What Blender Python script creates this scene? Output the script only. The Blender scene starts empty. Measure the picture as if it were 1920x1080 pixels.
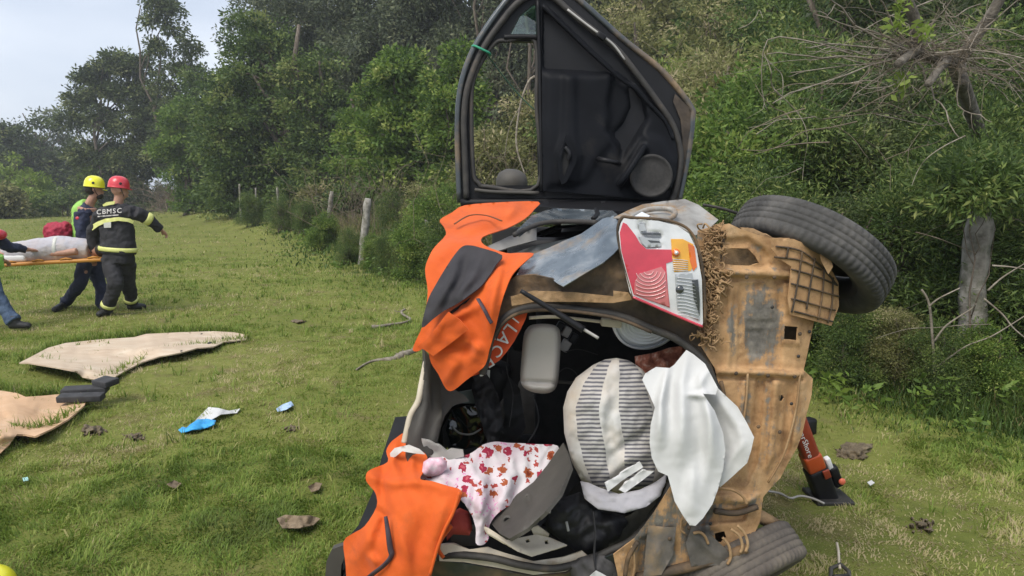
import bpy, bmesh, math, random
import numpy as np
from mathutils import Vector, Matrix, noise as mnoise
from mathutils.geometry import delaunay_2d_cdt

# ------------------------------------------------------------------ camera
F = 1300.0                      # focal length in photograph pixels (1920 wide)
PITCH = math.atan(172.0 / F)
CAM = np.array([0.0, 0.0, 1.6])
scene = bpy.context.scene
cam_data = bpy.data.cameras.new('camera')
cam_data.sensor_width = 36.0
cam_data.lens = F / 1920.0 * 36.0
cam_data.clip_start = 0.05
cam_data.clip_end = 2000
cam = bpy.data.objects.new('camera', cam_data)
scene.collection.objects.link(cam)
cam.location = CAM
cam.rotation_euler = (math.pi / 2 - PITCH, 0, 0)
scene.camera = cam

# ------------------------------------------------------------------ light
SUN_EL, SUN_AZ = math.radians(52), math.radians(215)    # azimuth clockwise from +Y: behind the camera, to its left
world = bpy.data.worlds.new('World')
scene.world = world
world.use_nodes = True
wn, wl = world.node_tree.nodes, world.node_tree.links
wn.clear()
w_out = wn.new('ShaderNodeOutputWorld')
w_bg = wn.new('ShaderNodeBackground')
w_bg.inputs['Strength'].default_value = 0.15
sky = wn.new('ShaderNodeTexSky')
sky.sky_type = 'NISHITA'
sky.sun_disc = False
sky.sun_elevation = SUN_EL
sky.sun_rotation = SUN_AZ
sky.air_density = 1.2
sky.dust_density = 2.0
# an overcast deck over the clear sky: soft grey cloud with slow variation
w_tc = wn.new('ShaderNodeTexCoord')
w_map = wn.new('ShaderNodeMapping')
w_map.inputs['Scale'].default_value = (1.0, 1.0, 3.2)
w_no = wn.new('ShaderNodeTexNoise')
w_no.inputs['Scale'].default_value = 1.9
w_no.inputs['Detail'].default_value = 5
w_no.inputs['Roughness'].default_value = 0.5
w_cr = wn.new('ShaderNodeValToRGB')
w_cr.color_ramp.elements[0].position = 0.36
w_cr.color_ramp.elements[0].color = (2.35, 2.65, 3.2, 1)
w_cr.color_ramp.elements[1].position = 0.66
w_cr.color_ramp.elements[1].color = (3.45, 3.65, 4.05, 1)
w_mix = wn.new('ShaderNodeMix')
w_mix.data_type = 'RGBA'
w_mix.inputs[0].default_value = 0.90
wl.new(w_tc.outputs['Generated'], w_map.inputs['Vector'])
wl.new(w_map.outputs['Vector'], w_no.inputs['Vector'])
wl.new(w_no.outputs['Fac'], w_cr.inputs['Fac'])
wl.new(sky.outputs['Color'], w_mix.inputs[6])
wl.new(w_cr.outputs['Color'], w_mix.inputs[7])
wl.new(w_mix.outputs[2], w_bg.inputs['Color'])
wl.new(w_bg.outputs['Background'], w_out.inputs['Surface'])

sun_data = bpy.data.lights.new('sun', 'SUN')
sun_data.energy = 1.9
sun_data.angle = math.radians(30)
sun_data.color = (1.0, 0.95, 0.86)
sun = bpy.data.objects.new('sun', sun_data)
scene.collection.objects.link(sun)
sdir = Vector((math.sin(SUN_AZ) * math.cos(SUN_EL), math.cos(SUN_AZ) * math.cos(SUN_EL), math.sin(SUN_EL)))
sun.rotation_euler = sdir.to_track_quat('Z', 'Y').to_euler()

scene.view_settings.view_transform = 'Standard'
scene.view_settings.look = 'None'
scene.view_settings.exposure = 0.85
scene.view_settings.gamma = 1.0
scene.view_settings.use_curve_mapping = False
try:
    scene.cycles.max_bounces = 6
    scene.cycles.transparent_max_bounces = 8
except Exception:
    pass

# ------------------------------------------------------------------ helpers
COL = scene.collection
rng = np.random.default_rng(7)
UPV = np.array([0, math.sin(PITCH), math.cos(PITCH)])
FWV = np.array([0, math.cos(PITCH), -math.sin(PITCH)])
RTV = np.array([1.0, 0, 0])


def ray(px, py):
    px = np.asarray(px, float); py = np.asarray(py, float)
    x = (px - 960) / F; y = (540 - py) / F
    return x[..., None] * RTV + y[..., None] * UPV + FWV


def at(px, py, Y):
    """the place that lies at distance Y ahead on the sight line measured in the photograph"""
    d = ray(px, py)
    return CAM + d * (np.asarray(Y, float) / d[..., 1])[..., None]


def onz(px, py, z=0.0):
    d = ray(px, py)
    return CAM + d * ((z - CAM[2]) / d[..., 2])[..., None]


def V3(p):
    return Vector((float(p[0]), float(p[1]), float(p[2])))


def tag(o, label=None, cat=None, group=None, kind=None):
    if label: o['label'] = label
    if cat: o['category'] = cat
    if group: o['group'] = group
    if kind: o['kind'] = kind
    return o


def empty(name, loc, label=None, cat=None, group=None):
    o = bpy.data.objects.new(name, None)
    o.empty_display_size = 0.1
    COL.objects.link(o)
    o.location = V3(loc)
    return tag(o, label, cat, group)


def woff(o):
    t = np.zeros(3)
    while o is not None:
        t = t + np.array(o.location)
        o = o.parent
    return t


class MB:
    """collects geometry (world coordinates) and links it as one mesh object"""
    def __init__(s):
        s.v = []; s.q = []; s.t = []; s.n = 0; s.tint = []; s.uv = []; s.qm = []; s.tm = []

    def add(s, v, quads=None, tris=None, tint=None, uv=None, m=0):
        v = np.asarray(v, float).reshape(-1, 3)
        if quads is not None and len(quads):
            q = np.asarray(quads, int).reshape(-1, 4) + s.n; s.q.append(q); s.qm.append(np.full(len(q), m, int))
        if tris is not None and len(tris):
            t = np.asarray(tris, int).reshape(-1, 3) + s.n; s.t.append(t); s.tm.append(np.full(len(t), m, int))
        s.v.append(v)
        s.tint.append(np.full(len(v), 0.5) if tint is None else np.broadcast_to(np.asarray(tint, float), (len(v),)))
        s.uv.append(np.zeros((len(v), 2)) if uv is None else np.asarray(uv, float))
        s.n += len(v)
        return s

    def tube(s, pts, rad, sides=6, cap=True, tint=0.5, m=0, flat=1.0, close=False):
        pts = np.asarray(pts, float); n = len(pts)
        rad = np.broadcast_to(np.asarray(rad, float), (n,))
        if close:
            tan = np.roll(pts, -1, 0) - np.roll(pts, 1, 0)
        else:
            tan = np.gradient(pts, axis=0)
        tan = tan / np.maximum(np.linalg.norm(tan, axis=1, keepdims=True), 1e-9)
        ref = np.array([0, 0, 1.0]) if abs(tan[0][2]) < 0.9 else np.array([1.0, 0, 0])
        a = np.cross(tan[0], ref); a /= np.linalg.norm(a)
        vs = []
        ang = np.arange(sides) * 2 * math.pi / sides
        for i in range(n):
            a = a - tan[i] * np.dot(a, tan[i]); a /= max(np.linalg.norm(a), 1e-9)
            b = np.cross(tan[i], a)
            vs.append(pts[i] + rad[i] * (np.cos(ang)[:, None] * a + np.sin(ang)[:, None] * b * flat))
        v = np.concatenate(vs)
        q = []
        m_ = n if close else n - 1
        for i in range(m_):
            j0, j1 = i * sides, ((i + 1) % n) * sides
            for k in range(sides):
                k2 = (k + 1) % sides
                q.append((j0 + k, j0 + k2, j1 + k2, j1 + k))
        t = []
        if cap and not close:
            v = np.concatenate([v, pts[:1], pts[-1:]])
            c0, c1 = n * sides, n * sides + 1
            e = (n - 1) * sides
            for k in range(sides):
                k2 = (k + 1) % sides
                t.append((c0, k2, k)); t.append((c1, e + k, e + k2))
        return s.add(v, q, t, tint, m=m)

    def box(s, c, size, rot=None, bev=0.0, m=0):
        sx, sy, sz = np.asarray(size, float) / 2
        if bev <= 0:
            v = np.array([(x, y, z) for x in (-sx, sx) for y in (-sy, sy) for z in (-sz, sz)])
            q = [(0, 1, 3, 2), (4, 6, 7, 5), (0, 4, 5, 1), (2, 3, 7, 6), (0, 2, 6, 4), (1, 5, 7, 3)]
            t = None
        else:
            bm = bmesh.new()
            bmesh.ops.create_cube(bm, size=1)
            bmesh.ops.scale(bm, vec=(sx * 2, sy * 2, sz * 2), verts=bm.verts)
            bmesh.ops.bevel(bm, geom=bm.edges[:], offset=bev, segments=3, affect='EDGES', profile=0.5)
            bm.verts.index_update()
            v = np.array([x.co[:] for x in bm.verts])
            q = [[x.index for x in f.verts] for f in bm.faces if len(f.verts) == 4]
            t = [[x.index for x in f.verts] for f in bm.faces if len(f.verts) == 3]
            bm.free()
        if rot is not None:
            R = np.array(rot.to_matrix() if hasattr(rot, 'to_matrix') else rot)
            v = v @ R.T
        return s.add(v + np.asarray(c, float), q, t, m=m)

    def lathe(s, prof, c, axis=(0, 0, 1), seg=32, m=0):
        """prof: (radius, height) pairs turned about axis through c"""
        ax = Vector(axis).normalized()
        R = np.array(ax.to_track_quat('Z', 'Y').to_matrix())
        ang = np.arange(seg) * 2 * math.pi / seg
        vs = []; q = []
        for r, h in prof:
            vs.append(np.stack([r * np.cos(ang), r * np.sin(ang), np.full(seg, h)], 1))
        for i in range(len(prof) - 1):
            for k in range(seg):
                k2 = (k + 1) % seg
                q.append((i * seg + k, i * seg + k2, (i + 1) * seg + k2, (i + 1) * seg + k))
        return s.add(np.concatenate(vs) @ R.T + np.asarray(c, float), q, m=m)

    def build(s, name, mat, parent=None, smooth=True, off=None):
        v = np.concatenate(s.v)
        if off is None:
            off = woff(parent)
        v = v - off
        me = bpy.data.meshes.new(name)
        q = np.concatenate(s.q) if s.q else np.zeros((0, 4), int)
        t = np.concatenate(s.t) if s.t else np.zeros((0, 3), int)
        me.vertices.add(len(v)); me.vertices.foreach_set('co', v.ravel().astype(np.float32))
        nl = q.size + t.size
        me.loops.add(nl)
        loops = np.concatenate([q.ravel(), t.ravel()]).astype(np.int32)
        me.loops.foreach_set('vertex_index', loops)
        me.polygons.add(len(q) + len(t))
        st = np.concatenate([np.arange(len(q)) * 4, q.size + np.arange(len(t)) * 3]).astype(np.int32)
        me.polygons.foreach_set('loop_start', st)
        me.update(calc_edges=True)
        me.validate()
        if smooth:
            me.polygons.foreach_set('use_smooth', np.ones(len(me.polygons), bool))
        mats = mat if isinstance(mat, (list, tuple)) else [mat]
        for mm in mats: me.materials.append(mm)
        if len(mats) > 1:
            mi = np.concatenate(s.qm + s.tm).astype(np.int32)
            if len(mi) == len(me.polygons): me.polygons.foreach_set('material_index', mi)
        at_ = me.attributes.new('tint', 'FLOAT', 'POINT')
        at_.data.foreach_set('value', np.concatenate(s.tint).astype(np.float32))
        uvv = np.concatenate(s.uv)
        if np.any(uvv):
            ul = me.uv_layers.new(name='UVMap')
            lv = np.zeros(len(me.loops), np.int32); me.loops.foreach_get('vertex_index', lv)
            ul.data.foreach_set('uv', uvv[lv].ravel().astype(np.float32))
        o = bpy.data.objects.new(name, me)
        COL.objects.link(o)
        if parent is not None: o.parent = parent
        return o


# ---- materials
def ramp(nt, stops):
    cr = nt.nodes.new('ShaderNodeValToRGB')
    e = cr.color_ramp.elements
    while len(e) < len(stops): e.new(0.5)
    for i, (p, c) in enumerate(stops):
        e[i].position = p; e[i].color = (c[0], c[1], c[2], 1)
    return cr


def new_mat(name):
    m = bpy.data.materials.new(name); m.use_nodes = True
    return m, m.node_tree, m.node_tree.nodes['Principled BSDF']


def tex_noise(nt, scale, detail=6, rough=0.6, coord='Object', dist=0.0, stretch=None):
    tc = nt.nodes.new('ShaderNodeTexCoord')
    n = nt.nodes.new('ShaderNodeTexNoise')
    n.inputs['Scale'].default_value = scale; n.inputs['Detail'].default_value = detail
    n.inputs['Roughness'].default_value = rough; n.inputs['Distortion'].default_value = dist
    if stretch:
        mp = nt.nodes.new('ShaderNodeMapping'); mp.inputs['Scale'].default_value = stretch
        nt.links.new(tc.outputs[coord], mp.inputs['Vector']); nt.links.new(mp.outputs['Vector'], n.inputs['Vector'])
    else:
        nt.links.new(tc.outputs[coord], n.inputs['Vector'])
    return n


def add_bump(nt, bsdf, h, strength=0.3, dist=0.01):
    b = nt.nodes.new('ShaderNodeBump')
    b.inputs['Strength'].default_value = strength; b.inputs['Distance'].default_value = dist
    nt.links.new(h, b.inputs['Height']); nt.links.new(b.outputs['Normal'], bsdf.inputs['Normal'])
    return b


def surf(name, stops, scale=6, rough=0.6, metal=0.0, bump=0.0, bscale=60, bdist=0.004, stretch=None, spec=0.5, mud=None, mudscale=3.5, mudpos=(0.45, 0.6), detail=6, sheen=0.0, coat=0.0):
    """noise-driven colour, optional film of mud, optional fine relief"""
    m, nt, b = new_mat(name)
    n = tex_noise(nt, scale, detail, stretch=stretch)
    cr = ramp(nt, stops); nt.links.new(n.outputs['Fac'], cr.inputs['Fac'])
    colour = cr.outputs['Color']
    b.inputs['Roughness'].default_value = rough; b.inputs['Metallic'].default_value = metal
    b.inputs['Specular IOR Level'].default_value = spec
    if sheen: b.inputs['Sheen Weight'].default_value = sheen
    if coat: b.inputs['Coat Weight'].default_value = coat; b.inputs['Coat Roughness'].default_value = 0.12
    if mud:
        n2 = tex_noise(nt, mudscale, 8, 0.65)
        r2 = ramp(nt, [(mudpos[0], (0, 0, 0)), (mudpos[1], (1, 1, 1))]); nt.links.new(n2.outputs['Fac'], r2.inputs['Fac'])
        n3 = tex_noise(nt, 28, 5)
        r3 = ramp(nt, mud); nt.links.new(n3.outputs['Fac'], r3.inputs['Fac'])
        mx = nt.nodes.new('ShaderNodeMix'); mx.data_type = 'RGBA'
        nt.links.new(r2.outputs['Color'], mx.inputs[0]); nt.links.new(colour, mx.inputs[6]); nt.links.new(r3.outputs['Color'], mx.inputs[7])
        colour = mx.outputs[2]
        mr = nt.nodes.new('ShaderNodeMix'); mr.data_type = 'FLOAT'
        mr.inputs[2].default_value = rough; mr.inputs[3].default_value = 0.9
        nt.links.new(r2.outputs['Color'], mr.inputs[0]); nt.links.new(mr.outputs[0], b.inputs['Roughness'])
        mm = nt.nodes.new('ShaderNodeMix'); mm.data_type = 'FLOAT'
        mm.inputs[2].default_value = metal; mm.inputs[3].default_value = 0.0
        nt.links.new(r2.outputs['Color'], mm.inputs[0]); nt.links.new(mm.outputs[0], b.inputs['Metallic'])
    nt.links.new(colour, b.inputs['Base Color'])
    if bump:
        nb = tex_noise(nt, bscale, 6)
        add_bump(nt, b, nb.outputs['Fac'], bump, bdist)
    return m


def leaf_mat(name, stops, transl=0.35, rough=0.55, patch=None):
    """leaf colour from the 'tint' each leaf carries"""
    m, nt, b = new_mat(name)
    a = nt.nodes.new('ShaderNodeAttribute'); a.attribute_name = 'tint'
    cr = ramp(nt, stops)
    if patch:      # broad patches of fresher and drier growth
        n = tex_noise(nt, patch[0], 4)
        ad = nt.nodes.new('ShaderNodeMath'); ad.operation = 'MULTIPLY_ADD'
        nt.links.new(n.outputs['Fac'], ad.inputs[0]); ad.inputs[1].default_value = patch[1]
        sb = nt.nodes.new('ShaderNodeMath'); sb.operation = 'SUBTRACT'; sb.inputs[1].default_value = patch[1] * 0.5
        nt.links.new(a.outputs['Fac'], sb.inputs[0]); nt.links.new(sb.outputs[0], ad.inputs[2])
        nt.links.new(ad.outputs[0], cr.inputs['Fac'])
    else:
        nt.links.new(a.outputs['Fac'], cr.inputs['Fac'])
    nt.links.new(cr.outputs['Color'], b.inputs['Base Color'])
    b.inputs['Roughness'].default_value = rough
    b.inputs['Specular IOR Level'].default_value = 0.3
    tr = nt.nodes.new('ShaderNodeBsdfTranslucent'); nt.links.new(cr.outputs['Color'], tr.inputs['Color'])
    mx = nt.nodes.new('ShaderNodeMixShader'); mx.inputs[0].default_value = transl
    out = nt.nodes['Material Output']
    nt.links.new(b.outputs['BSDF'], mx.inputs[1]); nt.links.new(tr.outputs['BSDF'], mx.inputs[2])
    nt.links.new(mx.outputs['Shader'], out.inputs['Surface'])
    return m


def unit(a):
    return a / np.maximum(np.linalg.norm(a, axis=-1, keepdims=True), 1e-9)


def catmull(P, k=6, closed=False):
    P = np.asarray(P, float); n = len(P); out = []
    idx = range(n if closed else n - 1)
    for i in idx:
        if closed: p0, p1, p2, p3 = P[(i - 1) % n], P[i], P[(i + 1) % n], P[(i + 2) % n]
        else: p0, p1, p2, p3 = P[max(i - 1, 0)], P[i], P[i + 1], P[min(i + 2, n - 1)]
        for t in np.arange(k) / k:
            out.append(0.5 * ((2 * p1) + (-p0 + p2) * t + (2 * p0 - 5 * p1 + 4 * p2 - p3) * t * t + (-p0 + 3 * p1 - 3 * p2 + p3) * t ** 3))
    if not closed: out.append(P[-1])
    return np.array(out)

# ------------------------------------------------------------------ ground and grass
def hgt(x, y):
    """gentle lie of the land, a low bank under the hedge on the right"""
    x = np.asarray(x, float); y = np.asarray(y, float)
    h = 0.02 * np.sin(x * 1.3 + 0.4 * y) * np.cos(y * 0.9 - 0.3 * x) + 0.012 * np.sin(3.1 * x + 1.7) * np.sin(2.7 * y)
    edge = 3.0 - 0.62 * (y - 5.0)              # hedge line runs from right foreground to left distance
    d = np.clip((x - edge) / 2.5, 0, 1)
    bank = 0.42 * d * d * (3 - 2 * d) * np.clip((y - 1.0) / 3.0, 0, 1)
    return h * np.clip(y / 4, 0.2, 1) + bank


mb = MB()
ys = np.concatenate([np.arange(-4, 14, 0.16), np.geomspace(14, 700, 70)])
us = np.linspace(-1, 1, 161)
gx = np.sign(us) * (np.abs(us) ** 2.2)
G = []
for y in ys:
    half = 9 + max(y, 0) * 1.6
    xs = gx * half
    G.append(np.stack([xs, np.full_like(xs, y), hgt(xs, y)], 1))
G = np.concatenate(G)
ny, nx = len(ys), len(us)
ii, jj = np.meshgrid(np.arange(ny - 1), np.arange(nx - 1), indexing='ij')
a = (ii * nx + jj).ravel()
mb.add(G, np.stack([a, a + 1, a + nx + 1, a + nx], 1))
gm, nt, b = new_mat('turf_soil')
n1 = tex_noise(nt, 0.55, 8, 0.65); n2 = tex_noise(nt, 9, 8, 0.7); n3 = tex_noise(nt, 2.3, 6, 0.6, dist=0.6)
r1 = ramp(nt, [(0.3, (0.085, 0.092, 0.026)), (0.5, (0.155, 0.165, 0.042)), (0.7, (0.24, 0.215, 0.08))])
nt.links.new(n2.outputs['Fac'], r1.inputs['Fac'])
r2 = ramp(nt, [(0.35, (0.11, 0.145, 0.028)), (0.62, (0.21, 0.23, 0.06))])
nt.links.new(n1.outputs['Fac'], r2.inputs['Fac'])
mx = nt.nodes.new('ShaderNodeMix'); mx.data_type = 'RGBA'; mx.inputs[0].default_value = 0.5
nt.links.new(r1.outputs['Color'], mx.inputs[6]); nt.links.new(r2.outputs['Color'], mx.inputs[7])
r3 = ramp(nt, [(0.54, (0, 0, 0)), (0.70, (1, 1, 1))]); nt.links.new(n3.outputs['Fac'], r3.inputs['Fac'])
r4 = ramp(nt, [(0.3, (0.08, 0.06, 0.034)), (0.7, (0.23, 0.17, 0.095))]); nt.links.new(n2.outputs['Fac'], r4.inputs['Fac'])
mx2 = nt.nodes.new('ShaderNodeMix'); mx2.data_type = 'RGBA'
sc = nt.nodes.new('ShaderNodeMath'); sc.operation = 'MULTIPLY'; sc.inputs[1].default_value = 0.7
nt.links.new(r3.outputs['Color'], sc.inputs[0]); nt.links.new(sc.outputs[0], mx2.inputs[0])
nt.links.new(mx.outputs[2], mx2.inputs[6]); nt.links.new(r4.outputs['Color'], mx2.inputs[7])
nt.links.new(mx2.outputs[2], b.inputs['Base Color'])
b.inputs['Roughness'].default_value = 0.95; b.inputs['Specular IOR Level'].default_value = 0.1
add_bump(nt, b, n2.outputs['Fac'], 0.8, 0.05)
ground = tag(mb.build('ground', gm), kind='structure')

DIRT = [(0.06, 170, 806), (0.05, 252, 818), (0.07, 545, 802), (0.10, 562, 602), (0.09, 590, 915), (0.10, 1580, 850), (0.13, 1760, 985), (0.05, 655, 600), (0.12, 330, 700), (0.08, 1640, 835)]
DIRT_W = [(onz(x, y)[0], onz(x, y)[1], r * onz(x, y)[1] * 0.5) for r, x, y in DIRT]

def value_noise(x, y, s, seed=0):
    """gradient noise in 0..1, lattice turned so that no grid shows"""
    r_ = np.random.default_rng(seed); A = r_.uniform(0, 2 * math.pi, (64, 64)); GX, GY = np.cos(A), np.sin(A)
    th = .65 + seed * 1.3; x = np.asarray(x, float) * s; y = np.asarray(y, float) * s
    u = x * math.cos(th) - y * math.sin(th) + 37.3; v = x * math.sin(th) + y * math.cos(th) + 11.7
    i = np.floor(u).astype(int); j = np.floor(v).astype(int); fu = u - i; fv = v - j
    g = lambda a, b: GX[(i + a) % 64, (j + b) % 64] * (fu - a) + GY[(i + a) % 64, (j + b) % 64] * (fv - b)
    q = lambda t: t * t * t * (t * (t * 6 - 15) + 10)
    wu, wv = q(fu), q(fv)
    n = (g(0, 0) * (1 - wu) + g(1, 0) * wu) * (1 - wv) + (g(0, 1) * (1 - wu) + g(1, 1) * wu) * wv
    return np.clip(.5 + .85 * n, 0, 1)


def blades(x, y, L, W, lean, tint, seg2, z=None, ang=None):
    n = len(x)
    p = np.stack([x, y, (hgt(x, y) if z is None else z) - 0.004], 1)
    ang = rng.uniform(0, 2 * math.pi, n) if ang is None else ang
    d = np.stack([np.cos(ang), np.sin(ang), np.zeros(n)], 1)
    s = np.stack([-np.sin(ang + rng.normal(0, .6, n)), np.cos(ang), np.zeros(n)], 1)
    up = np.array([0, 0, 1.0])
    e1 = p + (up * (0.55 * L * np.cos(lean * .6))[:, None] + d * (0.55 * L * np.sin(lean * .6))[:, None])
    e2 = e1 + (up * (0.5 * L * np.cos(lean * 1.5))[:, None] + d * (0.5 * L * np.sin(lean * 1.5))[:, None])
    w = W[:, None] * s * 0.5
    if seg2:
        v = np.stack([p - w, p + w, e1 + w * .8, e1 - w * .8, e2], 1).reshape(-1, 3)
        i0 = np.arange(n) * 5
        return v, np.stack([i0, i0 + 1, i0 + 2, i0 + 3], 1), np.stack([i0 + 3, i0 + 2, i0 + 4], 1), np.repeat(tint, 5)
    v = np.stack([p - w, p + w, e2], 1).reshape(-1, 3)
    i0 = np.arange(n) * 3
    return v, None, np.stack([i0, i0 + 1, i0 + 2], 1), np.repeat(tint, 3)


def field(y0, y1, n, xr):
    """even scatter over the wedge of ground in front of the camera"""
    y = np.sqrt(rng.uniform(y0 ** 2, y1 ** 2, n))
    x = rng.uniform(-1, 1, n) * (xr * y + 0.6)
    return x, y


grass = MB()
for (y0, y1, n, L0, L1, W0, seg2) in ((1.9, 4.4, 210000, .022, .066, .0052, True), (4.4, 8.5, 210000, .026, .07, .0085, False),
                                      (8.5, 18, 140000, .045, .10, .015, False), (18, 50, 80000, .06, .14, .03, False), (50, 100, 30000, .1, .2, .08, False)):
    x, y = field(y0, y1, n, 0.86)
    d = value_noise(x, y, 1.1, 3) * .35 + value_noise(x, y, 3.7, 4) * .35 + value_noise(x, y, 10.0, 8) * .3
    keep = rng.random(n) < np.clip(d * 3.4 - 0.75, 0.22, 1)
    for (dx, dy, r) in DIRT_W:
        rr = np.hypot(x - dx, (y - dy))
        keep &= ~((rr < r * (0.7 + .6 * value_noise(x, y, 12, 5))) & (rng.random(n) < .8))
    worn = np.clip((value_noise(x, y, .5, 61) - .55) * 6, 0, 1) * value_noise(x, y, 2.6, 62) * 1.5; keep &= rng.random(n) > worn * .45
    x = x[keep]; y = y[keep]; worn = worn[keep]; n = len(x)
    tuft = value_noise(x, y, 5.5, 12); tall = np.clip(.5 + value_noise(x, y, .8, 11) * .5 + (tuft - .5) * 1.0, .3, 1.4)
    L = rng.uniform(L0, L1, n) * tall * (1 - .4 * np.clip(worn, 0, 1))
    tint = np.clip(rng.normal(.56, .16, n) + (value_noise(x, y, .4, 21) - .5) * .9 + (value_noise(x, y, 1.7, 22) - .5) * .7 + (value_noise(x, y, 7, 23) - .5) * .3 + worn * .22, 0, 1)
    comb = value_noise(x, y, 3.0, 14) * 11 + rng.normal(0, .9, n)
    r_ = blades(x, y, L, W0 * rng.uniform(.6, 1.5, n), rng.uniform(.35, 1.35, n), tint, seg2, ang=comb)
    grass.add(r_[0], r_[1], r_[2], r_[3])
# scattered taller tufts and straw
n = 3200; x, y = field(1.9, 16, n, .86); k = value_noise(x, y, .9, 41) > .5; x = x[k]; y = y[k]
x = np.repeat(x, 9) + rng.normal(0, .025, len(x) * 9); y = np.repeat(y, 9) + rng.normal(0, .025, len(y) * 9); n = len(x)
r_ = blades(x, y, rng.uniform(.05, .13, n), rng.uniform(.004, .008, n) * (1 + y * .08), rng.uniform(.2, 1.2, n), np.clip(np.repeat(rng.normal(.5, .25, n // 9), 9) + rng.normal(0, .1, n), 0, 1), True)
grass.add(r_[0], r_[1], r_[2], r_[3])
GRASS_STOPS = [(0.0, (0.110, 0.150, 0.030)), (0.25, (0.135, 0.210, 0.034)), (0.5, (0.208, 0.292, 0.050)), (0.75, (0.31, 0.35, 0.085)), (0.9, (0.42, 0.38, 0.16)), (1.0, (0.50, 0.42, 0.24))]
grass_m = leaf_mat('grass_blades', GRASS_STOPS, 0.42, 0.6)
tag(grass.build('grass', grass_m), kind='stuff', label='short patchy pasture grass over the whole field', cat='grass')

# taller grass and weeds where the field meets the hedge
EDGE = np.array([(3.9, 2.0), (3.6, 4.0), (3.05, 4.9), (2.6, 6.0), (1.2, 9), (-0.9, 12.0), (-2.6, 14.2), (-5.2, 20), (-10.6, 33), (-23, 56), (-37, 76), (-62, 92)])
tg = MB()
cum = np.concatenate([[0], np.cumsum(np.hypot(*np.diff(EDGE, axis=0).T))])
def edge_pt(s):
    return np.stack([np.interp(s, cum, EDGE[:, 0]), np.interp(s, cum, EDGE[:, 1])], -1)
for (s0, s1, n, L0, L1, W0, wd) in ((0, 4.5, 24000, .05, .22, .007, .8), (4.5, 16, 30000, .08, .36, .009, 1.2), (16, 60, 30000, .15, .6, .03, 2.0), (60, 120, 14000, .3, 1.2, .09, 4)):
    s = rng.uniform(s0, s1, n); c = edge_pt(s)
    off = rng.normal(0.25, .45, n) * wd
    x = c[:, 0] + off * 0.85; y = c[:, 1] + off * 0.52
    clump = value_noise(x, y, 1.6, 31)
    k = rng.random(n) < np.clip(clump * 2 - .3, .05, 1); x = x[k]; y = y[k]; off = off[k]; n = len(x)
    L = rng.uniform(L0, L1, n) * np.clip(.55 + off / wd, .25, 1.1)
    tint = np.clip(rng.normal(.38, .2, n) + (value_noise(x, y, .8, 32) - .5) * .6, 0, 1)
    r_ = blades(x, y, L, W0 * rng.uniform(.7, 1.5, n), rng.uniform(.1, 1.0, n), tint, True)
    tg.add(r_[0], r_[1], r_[2], r_[3])
n = 9000; s_ = rng.uniform(7.5, 34, n); c = edge_pt(s_); off = np.abs(rng.normal(.15, .7, n)) * (.7 + s_ * .02)
x = c[:, 0] + off * .85; y = c[:, 1] + off * .52; k = value_noise(x, y, 1.1, 51) > .42; x = x[k]; y = y[k]; n = len(x)
r_ = blades(x, y, rng.uniform(.25, .8, n), rng.uniform(.008, .015, n) * (1 + y * .03), rng.uniform(.05, .7, n), np.clip(rng.normal(.84, .16, n), 0, 1), True)
tg.add(r_[0], r_[1], r_[2], r_[3])
tall_m = leaf_mat('tall_grass_blades', [(0.0, (0.030, 0.060, 0.010)), (0.35, (0.060, 0.115, 0.018)), (0.65, (0.11, 0.15, 0.035)), (0.85, (0.20, 0.18, 0.07)), (1, (0.30, 0.24, 0.13))], 0.3, 0.6)
tag(tg.build('tall_grass', tall_m), kind='stuff', label='tall unmown grass along the foot of the hedge', cat='grass')

# ------------------------------------------------------------------ vegetation
BARK = surf('bark', [(0.3, (0.05, 0.038, 0.027)), (0.55, (0.12, 0.095, 0.07)), (0.75, (0.22, 0.19, 0.15))], 14, 0.9, bump=.7, bscale=40, bdist=.02, stretch=(1, 1, .25))
PALE = surf('pale_bark', [(0.3, (0.13, 0.105, 0.08)), (0.55, (0.25, 0.215, 0.17)), (0.75, (0.38, 0.34, 0.28))], 18, 0.9, bump=.5, bscale=60, bdist=.01)
DRY = surf('dry_twigs', [(0.3, (0.10, 0.075, 0.052)), (0.6, (0.20, 0.16, 0.115)), (0.8, (0.30, 0.25, 0.19))], 9, 0.95)
LEAF = {
    'dark':   leaf_mat('dark_leaves', [(0, (0.032, 0.050, 0.020)), (.45, (0.078, 0.109, 0.037)), (.8, (0.148, 0.189, 0.061)), (1, (0.238, 0.253, 0.102))]),
    'mid':    leaf_mat('green_leaves', [(0, (0.036, 0.067, 0.020)), (.45, (0.093, 0.149, 0.036)), (.8, (0.182, 0.245, 0.061)), (1, (0.294, 0.322, 0.102))]),
    'bright': leaf_mat('bright_leaves', [(0, (0.050, 0.094, 0.020)), (.45, (0.126, 0.209, 0.040)), (.8, (0.233, 0.316, 0.061)), (1, (0.365, 0.407, 0.121))], .42),
    'pale':   leaf_mat('pale_leaves', [(0, (0.091, 0.106, 0.040)), (.5, (0.218, 0.224, 0.077)), (.85, (0.338, 0.329, 0.136)), (1, (0.464, 0.392, 0.238))], .4),
    'grey':   leaf_mat('grey_leaves', [(0, (0.051, 0.067, 0.040)), (.5, (0.112, 0.141, 0.075)), (.85, (0.182, 0.209, 0.111)), (1, (0.253, 0.266, 0.152))]),
    'lime':   leaf_mat('lime_leaves', [(0, (0.098, 0.153, 0.024)), (.5, (0.197, 0.281, 0.048)), (1, (0.338, 0.407, 0.102))], .45),
}


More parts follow.
